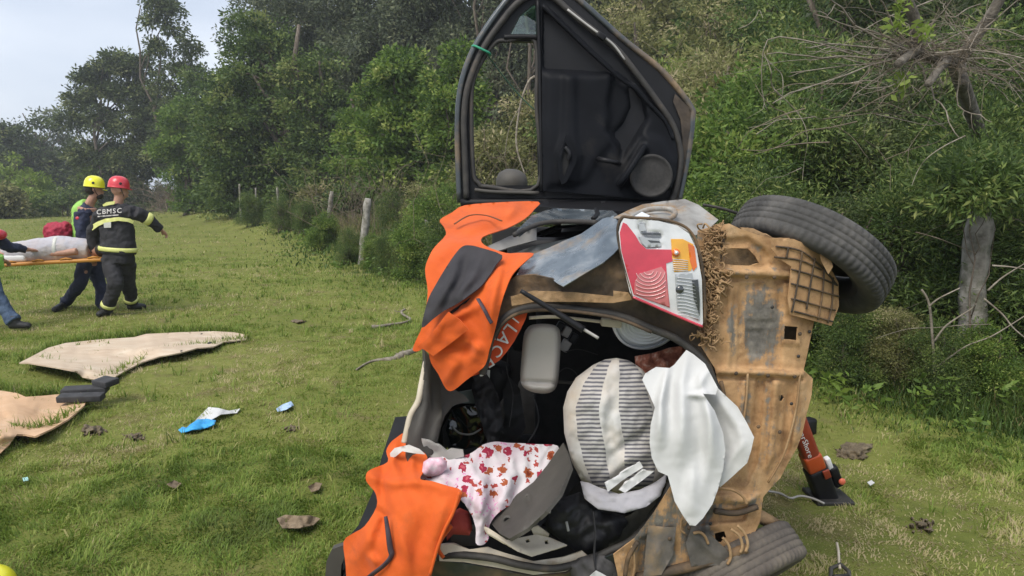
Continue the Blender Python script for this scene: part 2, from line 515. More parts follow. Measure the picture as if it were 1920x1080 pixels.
def leaves(mb, P, D, L, asp, r_, tint, fold=.3):
    n = len(P)
    S = unit(np.cross(D, unit(r_.normal(size=(n, 3)))))
    N = np.cross(S, D)
    w = (L * asp * .5)[:, None]; Lc = L[:, None]
    v = np.stack([P, P + D * Lc * .45 + S * w + N * w * fold, P + D * Lc, P + D * Lc * .45 - S * w + N * w * fold], 1).reshape(-1, 3)
    i = np.arange(n) * 4
    mb.add(v, np.stack([i, i + 1, i + 2, i + 3], 1), None, np.repeat(tint, 4))


def crown(lobes, n_cl, per, cl_r, leaf, asp, seed, flat=.65, shell=.55, low=-.5, droop=.15, spread=.27):
    """leaf clumps spread through ellipsoid lobes; returns geometry and the clump centres"""
    r_ = np.random.default_rng(seed); mb = MB()
    lb = np.asarray(lobes, float)
    w = (lb[:, 3] * lb[:, 5]) ** 1.0; w /= w.sum()
    k = r_.choice(len(lb), n_cl, p=w)
    d = unit(r_.normal(size=(n_cl * 3, 3))); d = d[d[:, 2] > low][:n_cl]
    rad = r_.uniform(shell ** 2, 1.08, n_cl) ** .5
    c = lb[k, :3] + d * lb[k, 3:] * rad[:, None]
    c[:, 2] = np.maximum(c[:, 2], .1 * cl_r)
    ct = np.clip(r_.normal(.46, spread, n_cl), 0, 1)
    size = r_.uniform(.6, 1.35, n_cl) * cl_r
    cnt = np.maximum((per * (size / cl_r) ** 1.5 * r_.uniform(.5, 1.4, n_cl)).astype(int), 3)
    idx = np.repeat(np.arange(n_cl), cnt); n = len(idx)
    o = unit(r_.normal(size=(n, 3))) * (r_.random((n, 1)) ** .45)
    o[:, 2] *= flat
    P = c[idx] + o * size[idx][:, None]
    D = unit(o * .9 + d[idx] * .5 + r_.normal(size=(n, 3)) * .55 - np.array([0, 0, droop]))
    tint = np.clip(ct[idx] + r_.normal(0, .13, n), 0, 1)
    leaves(mb, P, D, leaf * r_.uniform(.6, 1.3, n), asp, r_, tint)
    return mb, c


def wob(p0, p1, n, amp, r_):
    t = np.linspace(0, 1, n)[:, None]
    L = np.linalg.norm(np.asarray(p1, float) - p0)
    o = np.cumsum(r_.normal(0, 1, (n, 3)), 0) * amp * L / n
    o -= o[-1] * t; o[0] = 0
    return np.asarray(p0, float) + (np.asarray(p1, float) - p0) * t + o * 1.0


def trunk_mesh(lobes, centres, h_split, r0, seed, n_twig=26, stems=1):
    r_ = np.random.default_rng(seed); mb = MB()
    top = max(l[2] for l in lobes)
    for s_ in range(stems):
        b0 = np.array([r_.normal(0, .18) * (stems > 1), r_.normal(0, .18) * (stems > 1), -.1])
        t_ = np.array([r_.normal(0, .1) * top, r_.normal(0, .1) * top, top])
        tp = wob(b0, t_, 9, .25, r_)
        mb.tube(tp, np.linspace(r0, r0 * .25, 9), 7)
        for l in lobes:
            z0 = np.clip(l[2] * r_.uniform(.35, .75), h_split * .5, top * .9)
            p0 = np.array([np.interp(z0, tp[:, 2], tp[:, k]) for k in range(3)])
            mb.tube(wob(p0, np.array(l[:3]) + r_.normal(0, .1, 3) * l[3], 6, .22, r_), np.linspace(r0 * .45, r0 * .1, 6), 5)
    if len(centres):
        for c in centres[r_.choice(len(centres), min(n_twig, len(centres)), False)]:
            l = min(lobes, key=lambda l: np.sum((np.array(l[:3]) - c) ** 2))
            p0 = np.array(l[:3])
            mb.tube(wob(p0, c, 5, .25, r_), np.linspace(r0 * .13, r0 * .04, 5), 4)
    return mb


PROTO = {}
def plant(key, x, y, label, cat, name, lobes, leafkind, n_cl, per, cl_r, leaf, asp, seed, r0=.1, split=.3, stems=1, group=None, rot=0.0, scale=1.0, n_twig=26, bark=None, z=None, **kw):
    """a tree or shrub: an Empty at its foot that parents trunk and crown; a repeated key shares meshes"""
    root = empty(name, (x, y, (float(hgt(x, y)) if z is None else z)), label, cat, group)
    root.rotation_euler = (0, 0, rot); root.scale = (scale,) * 3
    if key is not None and key in PROTO:
        for src in PROTO[key]:
            c = src.copy(); COL.objects.link(c); c.parent = root
        return root
    mb_, cc = crown(lobes, n_cl, per, cl_r, leaf, asp, seed, **kw)
    cr_ = mb_.build('crown', LEAF[leafkind], root, smooth=False, off=np.zeros(3))
    tr_ = trunk_mesh(lobes, cc, split, r0, seed + 1, n_twig, stems).build('trunk', bark or BARK, root, off=np.zeros(3))
    if key is not None: PROTO[key] = (cr_, tr_)
    return root


def gxy(px, Y):
    p = at(px, 368, Y); return p[0], p[1]


def ppm(Y):
    return F / Y


def lob(seed, w, h, z0, n, r=.45, jit=.5, depth=None):
    """n overlapping lobes filling a crown w wide from z0 to h"""
    r_ = np.random.default_rng(seed); out = []
    for i in range(n):
        f = (i + .5) / n
        z = z0 + (h - z0) * (f ** .9) * .86
        rad = w * .5 * r * r_.uniform(.75, 1.2) * (1 - .45 * f ** 2)
        ang = i * 2.4 + r_.uniform(-.5, .5); rr = (w * .5 - rad) * r_.uniform(.2, 1) * (1 - .7 * f ** 2)
        out.append((math.cos(ang) * rr, math.sin(ang) * rr * (depth or 1), max(z, rad * .55), rad, rad, rad * r_.uniform(.65, .95)))
    return out


def dead_brush(px, Y, w, h, n, seed, label, rmax=.012, z0=0.0, lean=0.0, mat=None):
    x, y = gxy(px, Y); r_ = np.random.default_rng(seed); mb = MB()
    g = float(hgt(x, y)) + z0
    for i in range(n):
        p0 = np.array([x + r_.normal(0, w * .28), y + r_.normal(0, w * .25), g])
        p1 = p0 + np.array([r_.normal(lean, w * .35), r_.normal(0, w * .3), h * r_.uniform(.35, 1.05)])
        tp = wob(p0, p1, 7, .5, r_)
        rr = rmax * r_.uniform(.35, 1)
        mb.tube(tp, np.linspace(rr, rr * .3, 7), 4, cap=False)
        for k in range(3):
            j = r_.integers(2, 6); q = tp[j] + r_.normal(0, 1, 3) * h * .16
            mb.tube(wob(tp[j], q, 4, .3, r_), np.linspace(rr * .5, rr * .15, 4), 3, cap=False)
    return tag(mb.build('dead_shrub', mat or DRY), label, 'dead shrub')


HG = 'shrubs tangled together in the hedge bank'
# --- far left, beyond the field
x, y = gxy(25, 88)
plant('far', x, y, 'dark rounded tree on the far skyline at the left edge', 'tree', 'broadleaf_tree', lob(1, 10, 11, 0, 8), 'grey', 260, 26, .95, .5, .5, 11, .25, bark=BARK)
x, y = gxy(88, 90)
plant(None, x, y, 'low dark tree crown on the far skyline between two taller ones', 'tree', 'broadleaf_tree', lob(2, 9, 9.6, 0, 8), 'grey', 220, 26, .95, .5, .5, 12, .25)
x, y = gxy(118, 84)
plant(None, x, y, 'open flat-topped tree standing up above the far skyline', 'tree', 'broadleaf_tree', [(0, 0, 11, 2.4, 2, .8), (-1.6, 0, 10, 1.6, 1.4, .7), (1.7, 0, 9.6, 1.5, 1.4, .7), (0, 0, 7.5, 2.2, 2, 1.6), (0, 0, 4, 3, 2.5, 2.5)], 'grey', 150, 24, .8, .4, .5, 13, .22)
for i, (px, Y, w, h) in enumerate(((-60, 90, 12, 11), (160, 82, 9, 8), (60, 80, 10, 7.4), (215, 78, 9, 8.5), (-20, 78, 9, 6.5))):
    x, y = gxy(px, Y)
    plant('far%d' % (i % 2), x, y, ['dark filler tree beyond the frame at far left', 'dark low tree left of the umbrella tree', 'dark green low tree in front of the far skyline', 'dark tree standing under the layered umbrella tree', 'small dark tree behind the lime bush'][i], 'tree', 'broadleaf_tree', lob(20 + i, w, h, 0, 8), 'dark', 240, 26, .9, .45, .5, 30 + i, .25, rot=i * 1.1)
for i, (px, Y, w, h, lbl) in enumerate(((28, 62, 6.5, 5.8, 'tall lime green bush at the left edge of the field'), (70, 58, 4.4, 3.9, 'smaller lime green bush right of the tall one at left edge'), (182, 66, 4.2, 4.8, 'lime green bush glowing below the umbrella tree'), (2, 50, 3.6, 2.6, 'low olive bush at the far left field edge'))):
    x, y = gxy(px, Y)
    plant(None, x, y, lbl, 'bush', 'bush', lob(40 + i, w, h, 0, 6), 'lime' if i < 3 else 'pale', 150, 30, .6, .3, .5, 45 + i, .1, stems=2)
for i, (px, Y, w, h) in enumerate(((15, 52, 4, 1.8), (120, 56, 5, 2.3), (60, 55, 3.5, 2.4), (150, 62, 4, 2.6))):
    x, y = gxy(px, Y)
    plant(None, x, y, ['low brownish scrub at the far left field edge', 'green scrub behind the leaning stake', 'low fresh scrub under the lime bushes', 'olive scrub right of the leaning stake'][i], 'scrub', 'scrub_bush', lob(50 + i, w, h, 0, 5), ['pale', 'mid', 'bright', 'mid'][i], 110, 26, .4, .24, .4, 55 + i, .05, stems=3)
# --- layered umbrella trees
x, y = gxy(232, 66)
UM = [(-2.2, 0, 12.4, 1.9, 2, 1.1), (.2, 0, 13.5, 2.0, 2.2, 1.2), (2.5, 0, 13.3, 1.6, 1.8, 1.2), (-3.7, .5, 10.6, 1.3, 1.6, .9), (-1.1, 0, 11.2, 1.6, 1.8, 1.1), (1.7, 0, 11.0, 1.9, 1.8, 1.4), (-4.4, 0, 8.3, 1.5, 1.8, 1.0), (-1.9, 0, 8.8, 1.7, 2, 1.2), (1.3, 0, 8.2, 2.3, 2, 1.7), (3.4, 0, 9.2, 1.5, 1.8, 1.8), (-2.8, 0, 5.4, 2.4, 2, 1.5), (.8, 0, 4.8, 3, 2.4, 2), (3.1, 0, 6.5, 1.8, 1.8, 2), (-1, 0, 2.2, 3.4, 2.4, 2)]
plant(None, x, y, 'spreading dark tree with layered flat foliage pads', 'tree', 'umbrella_tree', UM, 'dark', 1100, 40, .6, .34, .5, 61, .22, split=3, flat=.85, low=-.7, shell=.15)
x, y = gxy(330, 60)
plant(None, x, y, 'tallest slender tree at left, tufted crown above the rest', 'tree', 'tall_tree', [(-.3, 0, 17.2, 1.3, 1.2, 1.1), (.6, 0, 16.6, 1.1, 1, .9), (-.8, 0, 15.6, 1.1, 1, .8), (.9, 0, 15.0, 1.1, 1, .8), (1.9, 0, 13.4, 1.1, 1, .8), (-.6, 0, 13.4, 1.0, 1, .7), (1.2, 0, 11.8, 1.4, 1.2, .8), (2.4, 0, 11.3, 1, .9, .8), (-.2, 0, 10.4, 1.3, 1.2, .9), (.6, 0, 8.6, 1.6, 1.4, 1.2), (0, 0, 5, 2, 2, 3)], 'dark', 560, 34, .5, .28, .5, 63, .16, split=8, flat=.9, low=-.7, shell=.15)
# --- big mid trees
x, y = gxy(392, 54)
plant(None, x, y, 'olive green tree left of the largest dense tree', 'tree', 'broadleaf_tree', lob(71, 6.6, 12.2, .5, 14, .5), 'mid', 420, 40, .62, .27, .5, 72, .3)
x, y = gxy(345, 50)
plant(None, x, y, 'yellowish rounded tree at the left end of the wood', 'tree', 'broadleaf_tree', lob(73, 4.4, 9.2, .3, 9, .55), 'bright', 260, 40, .55, .25, .5, 74, .2, spread=.15)
x, y = gxy(500, 39)
plant(None, x, y, 'largest dense dark green tree, crown down to the ground', 'tree', 'broadleaf_tree', lob(75, 8.6, 11.8, .2, 22, .48), 'mid', 900, 55, .58, .22, .5, 76, .4)
x, y = gxy(600, 37)
plant(None, x, y, 'dense dark tree behind the pale fence post', 'tree', 'broadleaf_tree', lob(77, 6.2, 9.6, .2, 14, .5), 'mid', 480, 50, .55, .21, .5, 78, .3)
x, y = gxy(440, 40)
plant(None, x, y, 'leafy green tree, left shoulder of the dense wood', 'tree', 'broadleaf_tree', lob(79, 5.4, 9.2, .2, 12, .5), 'mid', 420, 50, .52, .2, .5, 80, .25)
x, y = gxy(765, 25.5)
plant(None, x, y, 'bright green rounded tree left of the open car door', 'tree', 'broadleaf_tree', lob(81, 4.7, 7.0, .9, 18, .5), 'bright', 620, 52, .36, .17, .55, 82, .2)
x, y = gxy(690, 28)
plant(None, x, y, 'green tree filling between dark wood and bright tree', 'tree', 'broadleaf_tree', lob(83, 4.0, 5.9, .3, 11, .5), 'bright', 340, 50, .36, .17, .5, 84, .2)
x, y = gxy(855, 23)
plant(None, x, y, 'bright green tree seen just beside the door frame', 'tree', 'broadleaf_tree', lob(85, 3.8, 6.6, .6, 12, .5), 'bright', 420, 50, .34, .16, .5, 86, .2)
BKL = ['tall dark tree at the back, above the largest dense tree', 'tall grey-green tree at the back, above the dense tree by the posts', 'tall grey-green tree at the back, above the bright rounded tree', 'tall green tree at the back, left of the raised door top', 'tall grey-green tree at the back, behind the quarter window', 'tall pale tree at the back, behind the door top', 'tall dark tree at the back, touching the door top on the right', 'tall grey-green tree at the back, right of the door top', 'tall pale tree at the back of the slope, right of the door', 'second tall pale tree at the back of the slope, further right', 'tall green tree at the back, above the upper tyre', 'tall green tree at the back, left of the bare twigs', 'tall dark tree at the back, behind the bare twigs', 'tall dark tree at the back, behind the bare limbs', 'tall dark tree at the back, at the top right corner']
for i, (px, Y, w, h, kd) in enumerate(((540, 56, 9, 14.0, 'dark'), (610, 54, 8, 15.0, 'grey'), (700, 55, 8, 16.5, 'grey'), (790, 50, 9, 18, 'mid'), (880, 48, 9, 18, 'grey'), (970, 44, 8, 17, 'pale'), (1060, 42, 8, 17, 'dark'), (1150, 40, 8, 16, 'grey'), (1240, 34, 8, 14, 'pale'), (1340, 32, 8, 14, 'pale'), (1430, 28, 8, 12.5, 'mid'), (1540, 26, 8, 12, 'mid'), (1660, 24, 8, 11.5, 'dark'), (1790, 22, 8, 11, 'dark'), (1920, 20, 8, 11, 'dark'))):
    x, y = gxy(px, Y)
    plant('bk_%s' % kd, x, y, BKL[i], 'tree', 'broadleaf_tree', lob(400 + i, w, h, .5, 16, .5), kd, 520, 44, .85, .36, .5, 420 + i, .25, rot=i * 1.3, group='tall trees closing the wood behind')
def feather(seed, h, w, base):
    r_ = np.random.default_rng(seed); out = []
    for i in range(16):
        z = base + (h - base) * (i + .5) / 16; s = w * (.28 + .25 * math.sin(i * 2.1) ** 2)
        out.append((r_.normal(0, w * .28), r_.normal(0, w * .25), z, s * .8, s * .8, s * 1.0))
    return out
for i, (px, Y, h, w, b0) in enumerate(((565, 46, 15.5, 5, 6), (650, 44, 17, 4.5, 6), (722, 42, 16.5, 5, 5), (800, 40, 16, 5.5, 4), (880, 40, 16, 5.5, 3), (960, 38, 15.5, 6, 2), (1050, 36, 15.5, 6, 2), (500, 50, 14.6, 4, 7), (1140, 36, 15, 6, 2))):
    x, y = gxy(px, Y)
    plant('f%d' % (i % 4), x, y, ['feathery grey-green tree rising behind the largest dense tree', 'slender feathery tree with bare trunk showing sky behind', 'feathery tree above the bright green tree', 'feathery tree left of the car door top', 'grey-green feathery tree behind the door window', 'tall feathery tree directly behind the open door', 'feathery tree seen above the door hinge side', 'thin feathery treetop at the sky edge', 'dark feathery tree right of the door top'][i], 'tree', 'feathery_tree', feather(90 + i, h, w, b0), 'grey', 560, 42, .55, .28, .34, 100 + i, .14, split=5, rot=i * .9, flat=1.0, droop=.5, n_twig=60, shell=.2)
# --- slope behind the car, right of the door
for i, (px, Y, w, h, kind, lbl) in enumerate((
        (1180, 24, 6, 8.2, 'pale', 'pale dry-leaved tree right of the door top'), (1330, 21, 6, 7.6, 'pale', 'pale yellowish tree on the slope behind the wheel'),
        (1260, 17, 3.4, 4.6, 'bright', 'fresh green tree just right of the raised door'), (1450, 17, 5.5, 7.4, 'mid', 'olive tree behind the bare twigs'),
        (1580, 15, 5.5, 7.4, 'mid', 'dark tree behind the bare pollard head'), (1720, 14, 5.5, 7.6, 'dark', 'dark tree behind the thick bare limbs'),
        (1880, 12, 5.5, 7.2, 'dark', 'dark tree at the upper right edge'), (1010, 21, 4.2, 4.4, 'pale', 'pale scrubby tree seen through the door window'),
        (930, 18, 3.0, 3.0, 'pale', 'low pale scrub seen through the door window'), (1110, 18, 3.6, 4.4, 'mid', 'green scrub hidden mostly by the door panel'), (2040, 11, 5, 7, 'dark', 'dark tree beyond the right edge'))):
    x, y = gxy(px, Y)
    plant(None, x, y, lbl, 'tree', 'scrub_tree', lob(120 + i, w, h, .1, 13, .5), kind, 420, 52, .34, .13, .4, 140 + i, .14, stems=2)
# --- hedge bank to the right of the car: individual shrubs, nearest first
SHR = []  # five kinds, copied
for k in range(5):
    SHR.append(('shrub%d' % k, lob(200 + k, 2.0, 1.75, 0, 10, .5), ['mid', 'bright', 'mid', 'dark', 'pale'][k]))
hedge = [  # px, Y, kind, scale
    (1340, 7.6, 1, 1.0), (1450, 7.0, 0, 1.05), (1560, 6.6, 3, .9), (1660, 6.4, 0, .85), (1745, 6.5, 2, .95), (1900, 6.5, 0, 1.0), (1990, 6.0, 3, .9), (2060, 5.4, 2, 1.0), (1785, 5.25, 2, .36), (1880, 5.15, 1, .34), (1700, 5.6, 4, .40), (1610, 5.75, 0, .42), (1850, 6.1, 2, 1.05),
    (1290, 9.0, 1, 1.25), (1400, 8.7, 1, 1.35), (1510, 8.4, 0, 1.35), (1620, 8.2, 3, 1.3), (1740, 7.9, 0, 1.25), (1860, 7.6, 2, 1.3), (1990, 7.2, 3, 1.3),
    (1250, 11.0, 4, 1.6), (1370, 10.6, 1, 1.8), (1500, 10.2, 2, 1.9), (1640, 9.9, 3, 1.9), (1790, 9.6, 0, 1.9), (1940, 9.2, 3, 1.9),
    (1230, 13.5, 4, 2.2), (1380, 13, 4, 2.4), (1540, 12.6, 0, 2.4), (1700, 12, 3, 2.5), (1860, 11.6, 3, 2.5),
    (900, 15.0, 4, .8), (845, 16.0, 1, .85), (800, 17.5, 4, .9), (1000, 14, 4, 1.0), (1090, 13, 0, 1.2), (1180, 12, 1, 1.3), (700, 15.2, 1, .46), (650, 16.4, 2, .50), (760, 14.2, 0, .62), (735, 19, 2, .8), (725, 14.6, 0, .5), (785, 13.2, 1, .7), (815, 14.6, 1, .9), (605, 19.8, 1, .62), (570, 24, 0, .7), (530, 26, 2, .8), (470, 31, 0, .9), (835, 12.6, 0, .75)]
HL = ['shrub of mixed narrow leaves in the bank right of the wheel', 'fresh green shrub in the bank behind the wheel', 'green shrub in the hedge bank by the leaning post', 'dark green shrub deep in the hedge bank', 'pale dry shrub on the bank beyond the car']
USED = set()
def hedge_label(px, Y, k):
    look = ['mixed-leaved', 'fresh green', 'narrow-leaved', 'dark green', 'pale dry'][k]
    row = 'front' if Y < 6 else 'second' if Y < 7.2 else 'third' if Y < 8.8 else 'fourth' if Y < 11.2 else 'fifth' if Y < 14 else 'rearmost'
    for lim, w in ((680, 'left of the thickest post'), (720, 'at the thickest post'), (770, 'right of the thickest post'), (820, 'left of the jacket'), (870, 'behind the upper jacket'), (950, 'below the door window'), (1060, 'behind the door trim'), (1140, 'behind the door speaker'), (1215, 'at the door edge'), (1270, 'just right of the raised door'), (1320, 'beside the bent fender'), (1360, 'left of the upper tyre'), (1420, 'at the upper tyre left end'), (1480, 'behind the upper tyre'), (1530, 'above the arch liner'), (1590, 'at the upper tyre right end'), (1630, 'right of the upper tyre'), (1690, 'below the twig cluster'), (1730, 'left of the bare sapling'), (1770, 'at the bare sapling'), (1810, 'left of the leaning post'), (1855, 'behind the leaning post'), (1890, 'right of the leaning post'), (1930, 'near the right edge'), (1975, 'at the right edge'), (2030, 'just beyond the right edge'), (9999, 'furthest beyond the right edge')):
        if px < lim: break
    t = '%s shrub %s, %s row of the hedge bank' % (look, w, row)
    if t in USED: t = 'smaller ' + t
    if t in USED: t = t.replace('smaller', 'smallest')
    USED.add(t); return t
for i, (px, Y, k, s) in enumerate(hedge):
    x, y = gxy(px, Y)
    key, lb, kind = SHR[k]
    plant(key, x, y, hedge_label(px, Y, k), 'shrub', 'shrub', lb, kind, 380, 70, .20, [.058, .066, .060, .050, .058][k], [.24, .36, .2, .3, .25][k], 220 + k, .035, stems=4, group=HG + ', ' + ['mixed', 'fresh', 'narrow leaved', 'dark', 'pale'][k], rot=i * 1.37, scale=s, n_twig=40, flat=.8, shell=.35)

# far scrub belt under the trees on the left, one by one
for i, (px, Y, w, h, kind) in enumerate(((300, 72, 5, 2.6, 'pale'), (350, 62, 5, 2.8, 'pale'), (420, 50, 4.5, 2.6, 'mid'), (470, 40, 3.6, 2.2, 'mid'), (540, 34, 3.2, 2.0, 'mid'), (590, 29, 2.6, 1.7, 'pale'), (640, 25, 2.4, 1.6, 'mid'), (560, 27.5, 2.0, .9, 'pale'), (250, 76, 5, 2.6, 'mid'), (380, 56, 3.5, 1.5, 'pale'))):
    x, y = gxy(px, Y)
    plant(None, x, y, ['dry scrub at the wood edge right of the red helmet', 'dry scrub left of the olive tree foot', 'low green scrub under the olive tree', 'green scrub left of the thin stakes', 'green scrub behind the thin stake', 'pale scrub at the foot of the dark trees', 'scrub between the two pale posts', 'low pale scrub before the thin pale post', 'green scrub behind the red helmet', 'low dry scrub at the field edge'][i], 'scrub', 'scrub_bush', lob(300 + i, w, h, 0, 7), kind, 150, 40, .34, .2, .35, 320 + i, .04, stems=3)

dead_brush(690, 21, 2.6, 2.3, 60, 1, 'tangle of dry grey stems behind the white post', .014)
dead_brush(760, 19, 1.8, 1.9, 30, 2, 'sparse dry stems right of the white post', .010)
dead_brush(325, 60, 7, 2.6, 70, 3, 'brown brush heap at the wood edge beyond the firefighter', .04)
dead_brush(405, 52, 2.4, 7.5, 46, 4, 'dead hanging vines on the olive tree', .03, z0=1.0)
dead_brush(940, 13, 1.6, 2.6, 26, 5, 'dry stems seen through the door window', .010)
dead_brush(1400, 7.4, 1.4, 1.4, 26, 6, 'dry stems between door and tyre', .006)
dead_brush(1830, 5.7, .8, .5, 34, 7, 'dry root tangle at the foot of the leaning post', .006)
dead_brush(1320, 14, 3, 4.2, 40, 8, 'dry upright stems on the slope right of the door', .014)

# leafless leaning pale branch seen through the door window
x, y = gxy(960, 12)
mb = MB()
mb.tube(catmull([at(985, 330, 12), at(968, 270, 12), at(975, 200, 12), at(990, 155, 12), at(1003, 143, 12)], 5), np.linspace(.014, .024, 21), 6)
mb.tube(catmull([at(975, 200, 12), at(955, 240, 12.1), at(945, 300, 12.2)], 5), np.linspace(.010, .006, 11), 5)
tag(mb.build('bare_branch', PALE), 'broken pale branch seen through the door window', 'branch')

# bare pollard with radiating twigs, upper right
def P(px, py, Y): return at(px, py, Y)
GREYB_ = surf('grey_bark', [(0.3, (0.06, 0.05, 0.04)), (0.55, (0.14, 0.12, 0.095)), (0.75, (0.26, 0.235, 0.2))], 14, .95, bump=.8, bscale=50, bdist=.015)
root = empty('bare_tree', (gxy(1905, 9)[0], 9, float(hgt(gxy(1905, 9)[0], 9))), 'leafless tree with radiating twigs at upper right', 'tree')
mb = MB()
mb.tube(catmull([P(1905, 640, 9.0), P(1890, 480, 8.6), P(1860, 330, 7.6), P(1815, 190, 6.2), P(1790, 120, 5.6)], 6), np.linspace(.075, .055, 25), 9)
mb.tube(catmull([P(1790, 125, 5.6), P(1825, 75, 5.5), P(1860, 25, 5.4), P(1905, -60, 5.3)], 6), np.linspace(.052, .036, 19), 8)
mb.tube(catmull([P(1800, 120, 5.6), P(1755, 112, 5.45), P(1720, 95, 5.3), P(1716, 40, 5.2), P(1690, -20, 5.1)], 6), np.linspace(.045, .038, 25), 8)
mb.tube(catmull([P(1800, 105, 5.6), P(1770, 120, 5.2), P(1740, 158, 4.9)], 5), np.linspace(.035, .026, 11), 7)
mb.tube(catmull([P(1725, 92, 5.3), P(1705, 104, 5.1), P(1684, 120, 4.9)], 5), np.linspace(.035, .03, 11), 7)
mb.tube(catmull([P(1800, 110, 5.6), P(1805, 140, 5.4), P(1808, 158, 5.3)], 5), np.linspace(.04, .02, 11), 7)
mb.build('trunk', GREYB_, root)
r_ = np.random.default_rng(9)
def twig(pts, r0, mat=PALE):
    m_ = MB(); pts = catmull(pts, 5); pts = pts + np.cumsum(r_.normal(0, .012, pts.shape), 0); m_.tube(pts, np.linspace(r0, r0 * .35, len(pts)), 5)
    for k in range(3):
        j = r_.integers(len(pts) // 3, len(pts) - 1); q = pts[j] + (pts[-1] - pts[0]) * .18 + r_.normal(0, .07, 3)
        m_.tube(wob(pts[j], q, 4, .2, r_), np.linspace(r0 * .4, r0 * .15, 4), 4)
    return m_.build('twig', mat, root)
tw = [((1715, 100), (1760, 190), (1798, 268), 5.0), ((1716, 100), (1560, 170), (1455, 210), 4.9), ((1716, 96), (1580, 100), (1450, 102), 5.2), ((1716, 96), (1590, 45), (1540, 0), 5.1),
      ((1716, 92), (1640, 60), (1530, 20), 5.3), ((1720, 96), (1820, 90), (1990, 100), 5.0), ((1720, 92), (1830, 60), (1960, 70), 5.2), ((1716, 105), (1640, 140), (1590, 178), 5.3),
      ((1715, 98), (1600, 75), (1520, 78), 5.0), ((1718, 92), (1760, 40), (1790, -30), 5.1), ((1716, 92), (1660, 20), (1640, -40), 5.0), ((1795, 110), (1810, 200), (1848, 232), 5.2),
      ((1800, 110), (1870, 130), (1960, 180), 5.3), ((1800, 115), (1860, 60), (1930, -10), 5.2), ((1716, 100), (1650, 110), (1480, 130), 5.4), ((1722, 100), (1800, 120), (1935, 140), 5.4), ((1715, 100), (1690, 160), (1600, 180), 5.0),
      ((1600, 95), (1450, 60), (1440, 210), 5.6), ((1715, 98), (1640, 85), (1560, 60), 4.9)]
for a_, b_, c_, Y in tw:
    twig([P(*a_, 5.25), P(b_[0] + r_.normal(0, 5), b_[1] + r_.normal(0, 5), (Y + 5.2) / 2), P(*c_, Y - .15)], r_.uniform(.006, .0105))
for k in range(110):
    c_ = np.array([1712 if r_.random() < .6 else 1800, 98]) + r_.normal(0, [22, 12]); ang = r_.uniform(-math.pi, math.pi); L = r_.uniform(60, 290)
    e = c_ + np.array([math.cos(ang) * L, math.sin(ang) * L * .5 + r_.normal(8, 24)]); md = c_ + (e - c_) * .5 + r_.normal(0, 26, 2)
    twig([P(*c_, 5.25 + r_.normal(0, .06)), P(*((c_ + md) / 2 + r_.normal(0, 10, 2)), 5.2), P(*md, 5.2 + r_.normal(0, .15)), P(*e, 5.15 + r_.normal(0, .45))], r_.uniform(.002, .0045), PALE if r_.random() < .35 else DRY)
lf = MB()
for (px, py) in ((1693, 157), (1682, 45), (1690, 8), (1735, 55)):
    lf = MB(); n = 30; pc = P(px, py, 5.0)
    leaves(lf, pc + r_.normal(0, .03, (n, 3)), unit(r_.normal(size=(n, 3))), r_.uniform(.04, .08, n), .5, r_, r_.uniform(.4, .9, n)); lf.build('leaf_tuft', LEAF['lime'], root, smooth=False)

# forked sapling in front of the bank, lower right
root = empty('bare_sapling', onz(1755, 735, .2), 'bare forked sapling in front of the leaning post', 'sapling')
mb = MB()
b0 = P(1755, 735, 5.2)
b0b = b0.copy(); b0b[2] = float(hgt(b0[0], b0[1])) - .05
mb.tube(catmull([b0b, b0, P(1752, 690, 5.2), P(1748, 630, 5.2), P(1742, 570, 5.2), P(1728, 543, 5.2)], 5), np.linspace(.013, .008, 26), 6)
mb.build('stem', PALE, root)
for pts in ([(1756, 688), (1810, 650), (1860, 630), (1925, 590)], [(1752, 640), (1775, 610), (1820, 580), (1830, 570)], [(1742, 575), (1760, 560), (1800, 540)], [(1860, 498), (1890, 500), (1925, 505)], [(1845, 560), (1880, 590), (1900, 615), (1930, 640)], [(1852, 545), (1880, 520), (1925, 492)]):
    m_ = MB(); q = catmull([P(a_, b_, 5.15 - .05 * i) for i, (a_, b_) in enumerate(pts)], 5); m_.tube(q, np.linspace(.008, .004, len(q)), 5); m_.build('branch', PALE, root)

# ------------------------------------------------------------------ fence posts
CONC = surf('weathered_post', [(0.3, (0.11, 0.098, 0.082)), (.5, (0.25, 0.23, 0.20)), (.75, (0.42, 0.39, 0.35))], 9, .95, bump=.7, bscale=35, bdist=.012, mud=[(0.3, (.05, .06, .03)), (.7, (.12, .12, .07))], mudscale=6, mudpos=(.50, .66))
WHITE_C = surf('pale_post', [(0.3, (0.17, 0.155, 0.135)), (.6, (0.34, 0.32, 0.285))], 12, .95, bump=.6, bscale=40, bdist=.01, mud=[(0.3, (.07, .07, .045)), (.7, (.16, .15, .1))], mudscale=4, mudpos=(.5, .64))
def post(px0, py0, px1, py1, Y, w, mat, label, name='fence_post', group=None):
    top = at(px1, py1, Y); bot = at(px0, py0, Y)
    if top[2] > bot[2]:
        d = (bot - top) / (top[2] - bot[2]); g = float(hgt(bot[0], bot[1])) - .15
        bot = top + d * (top[2] - g)
    mb = MB(); r_ = np.random.default_rng(int(px0))
    n = 12; c = top + (bot - top) * np.linspace(0, 1, n)[:, None] + r_.normal(0, w * .04, (n, 3))
    rad = w * .56 * (1 + r_.normal(0, .05, n)); rad[0] *= .75
    mb.tube(c, rad, 8, flat=.85)
    o = mb.build(name, mat); o.location = (0, 0, 0)
    return tag(o, label, 'fence post', group)
post(1818, 625, 1836, 395, 5.45, .19, CONC, 'thick grey weathered fence post leaning in the hedge at right')
post(682, 455, 690, 372, 16.2, .20, WHITE_C, 'thickest white fence post at the wood edge')
post(616, 418, 622, 358, 20.5, .14, CONC, 'pale fence post left of the thickest white one')
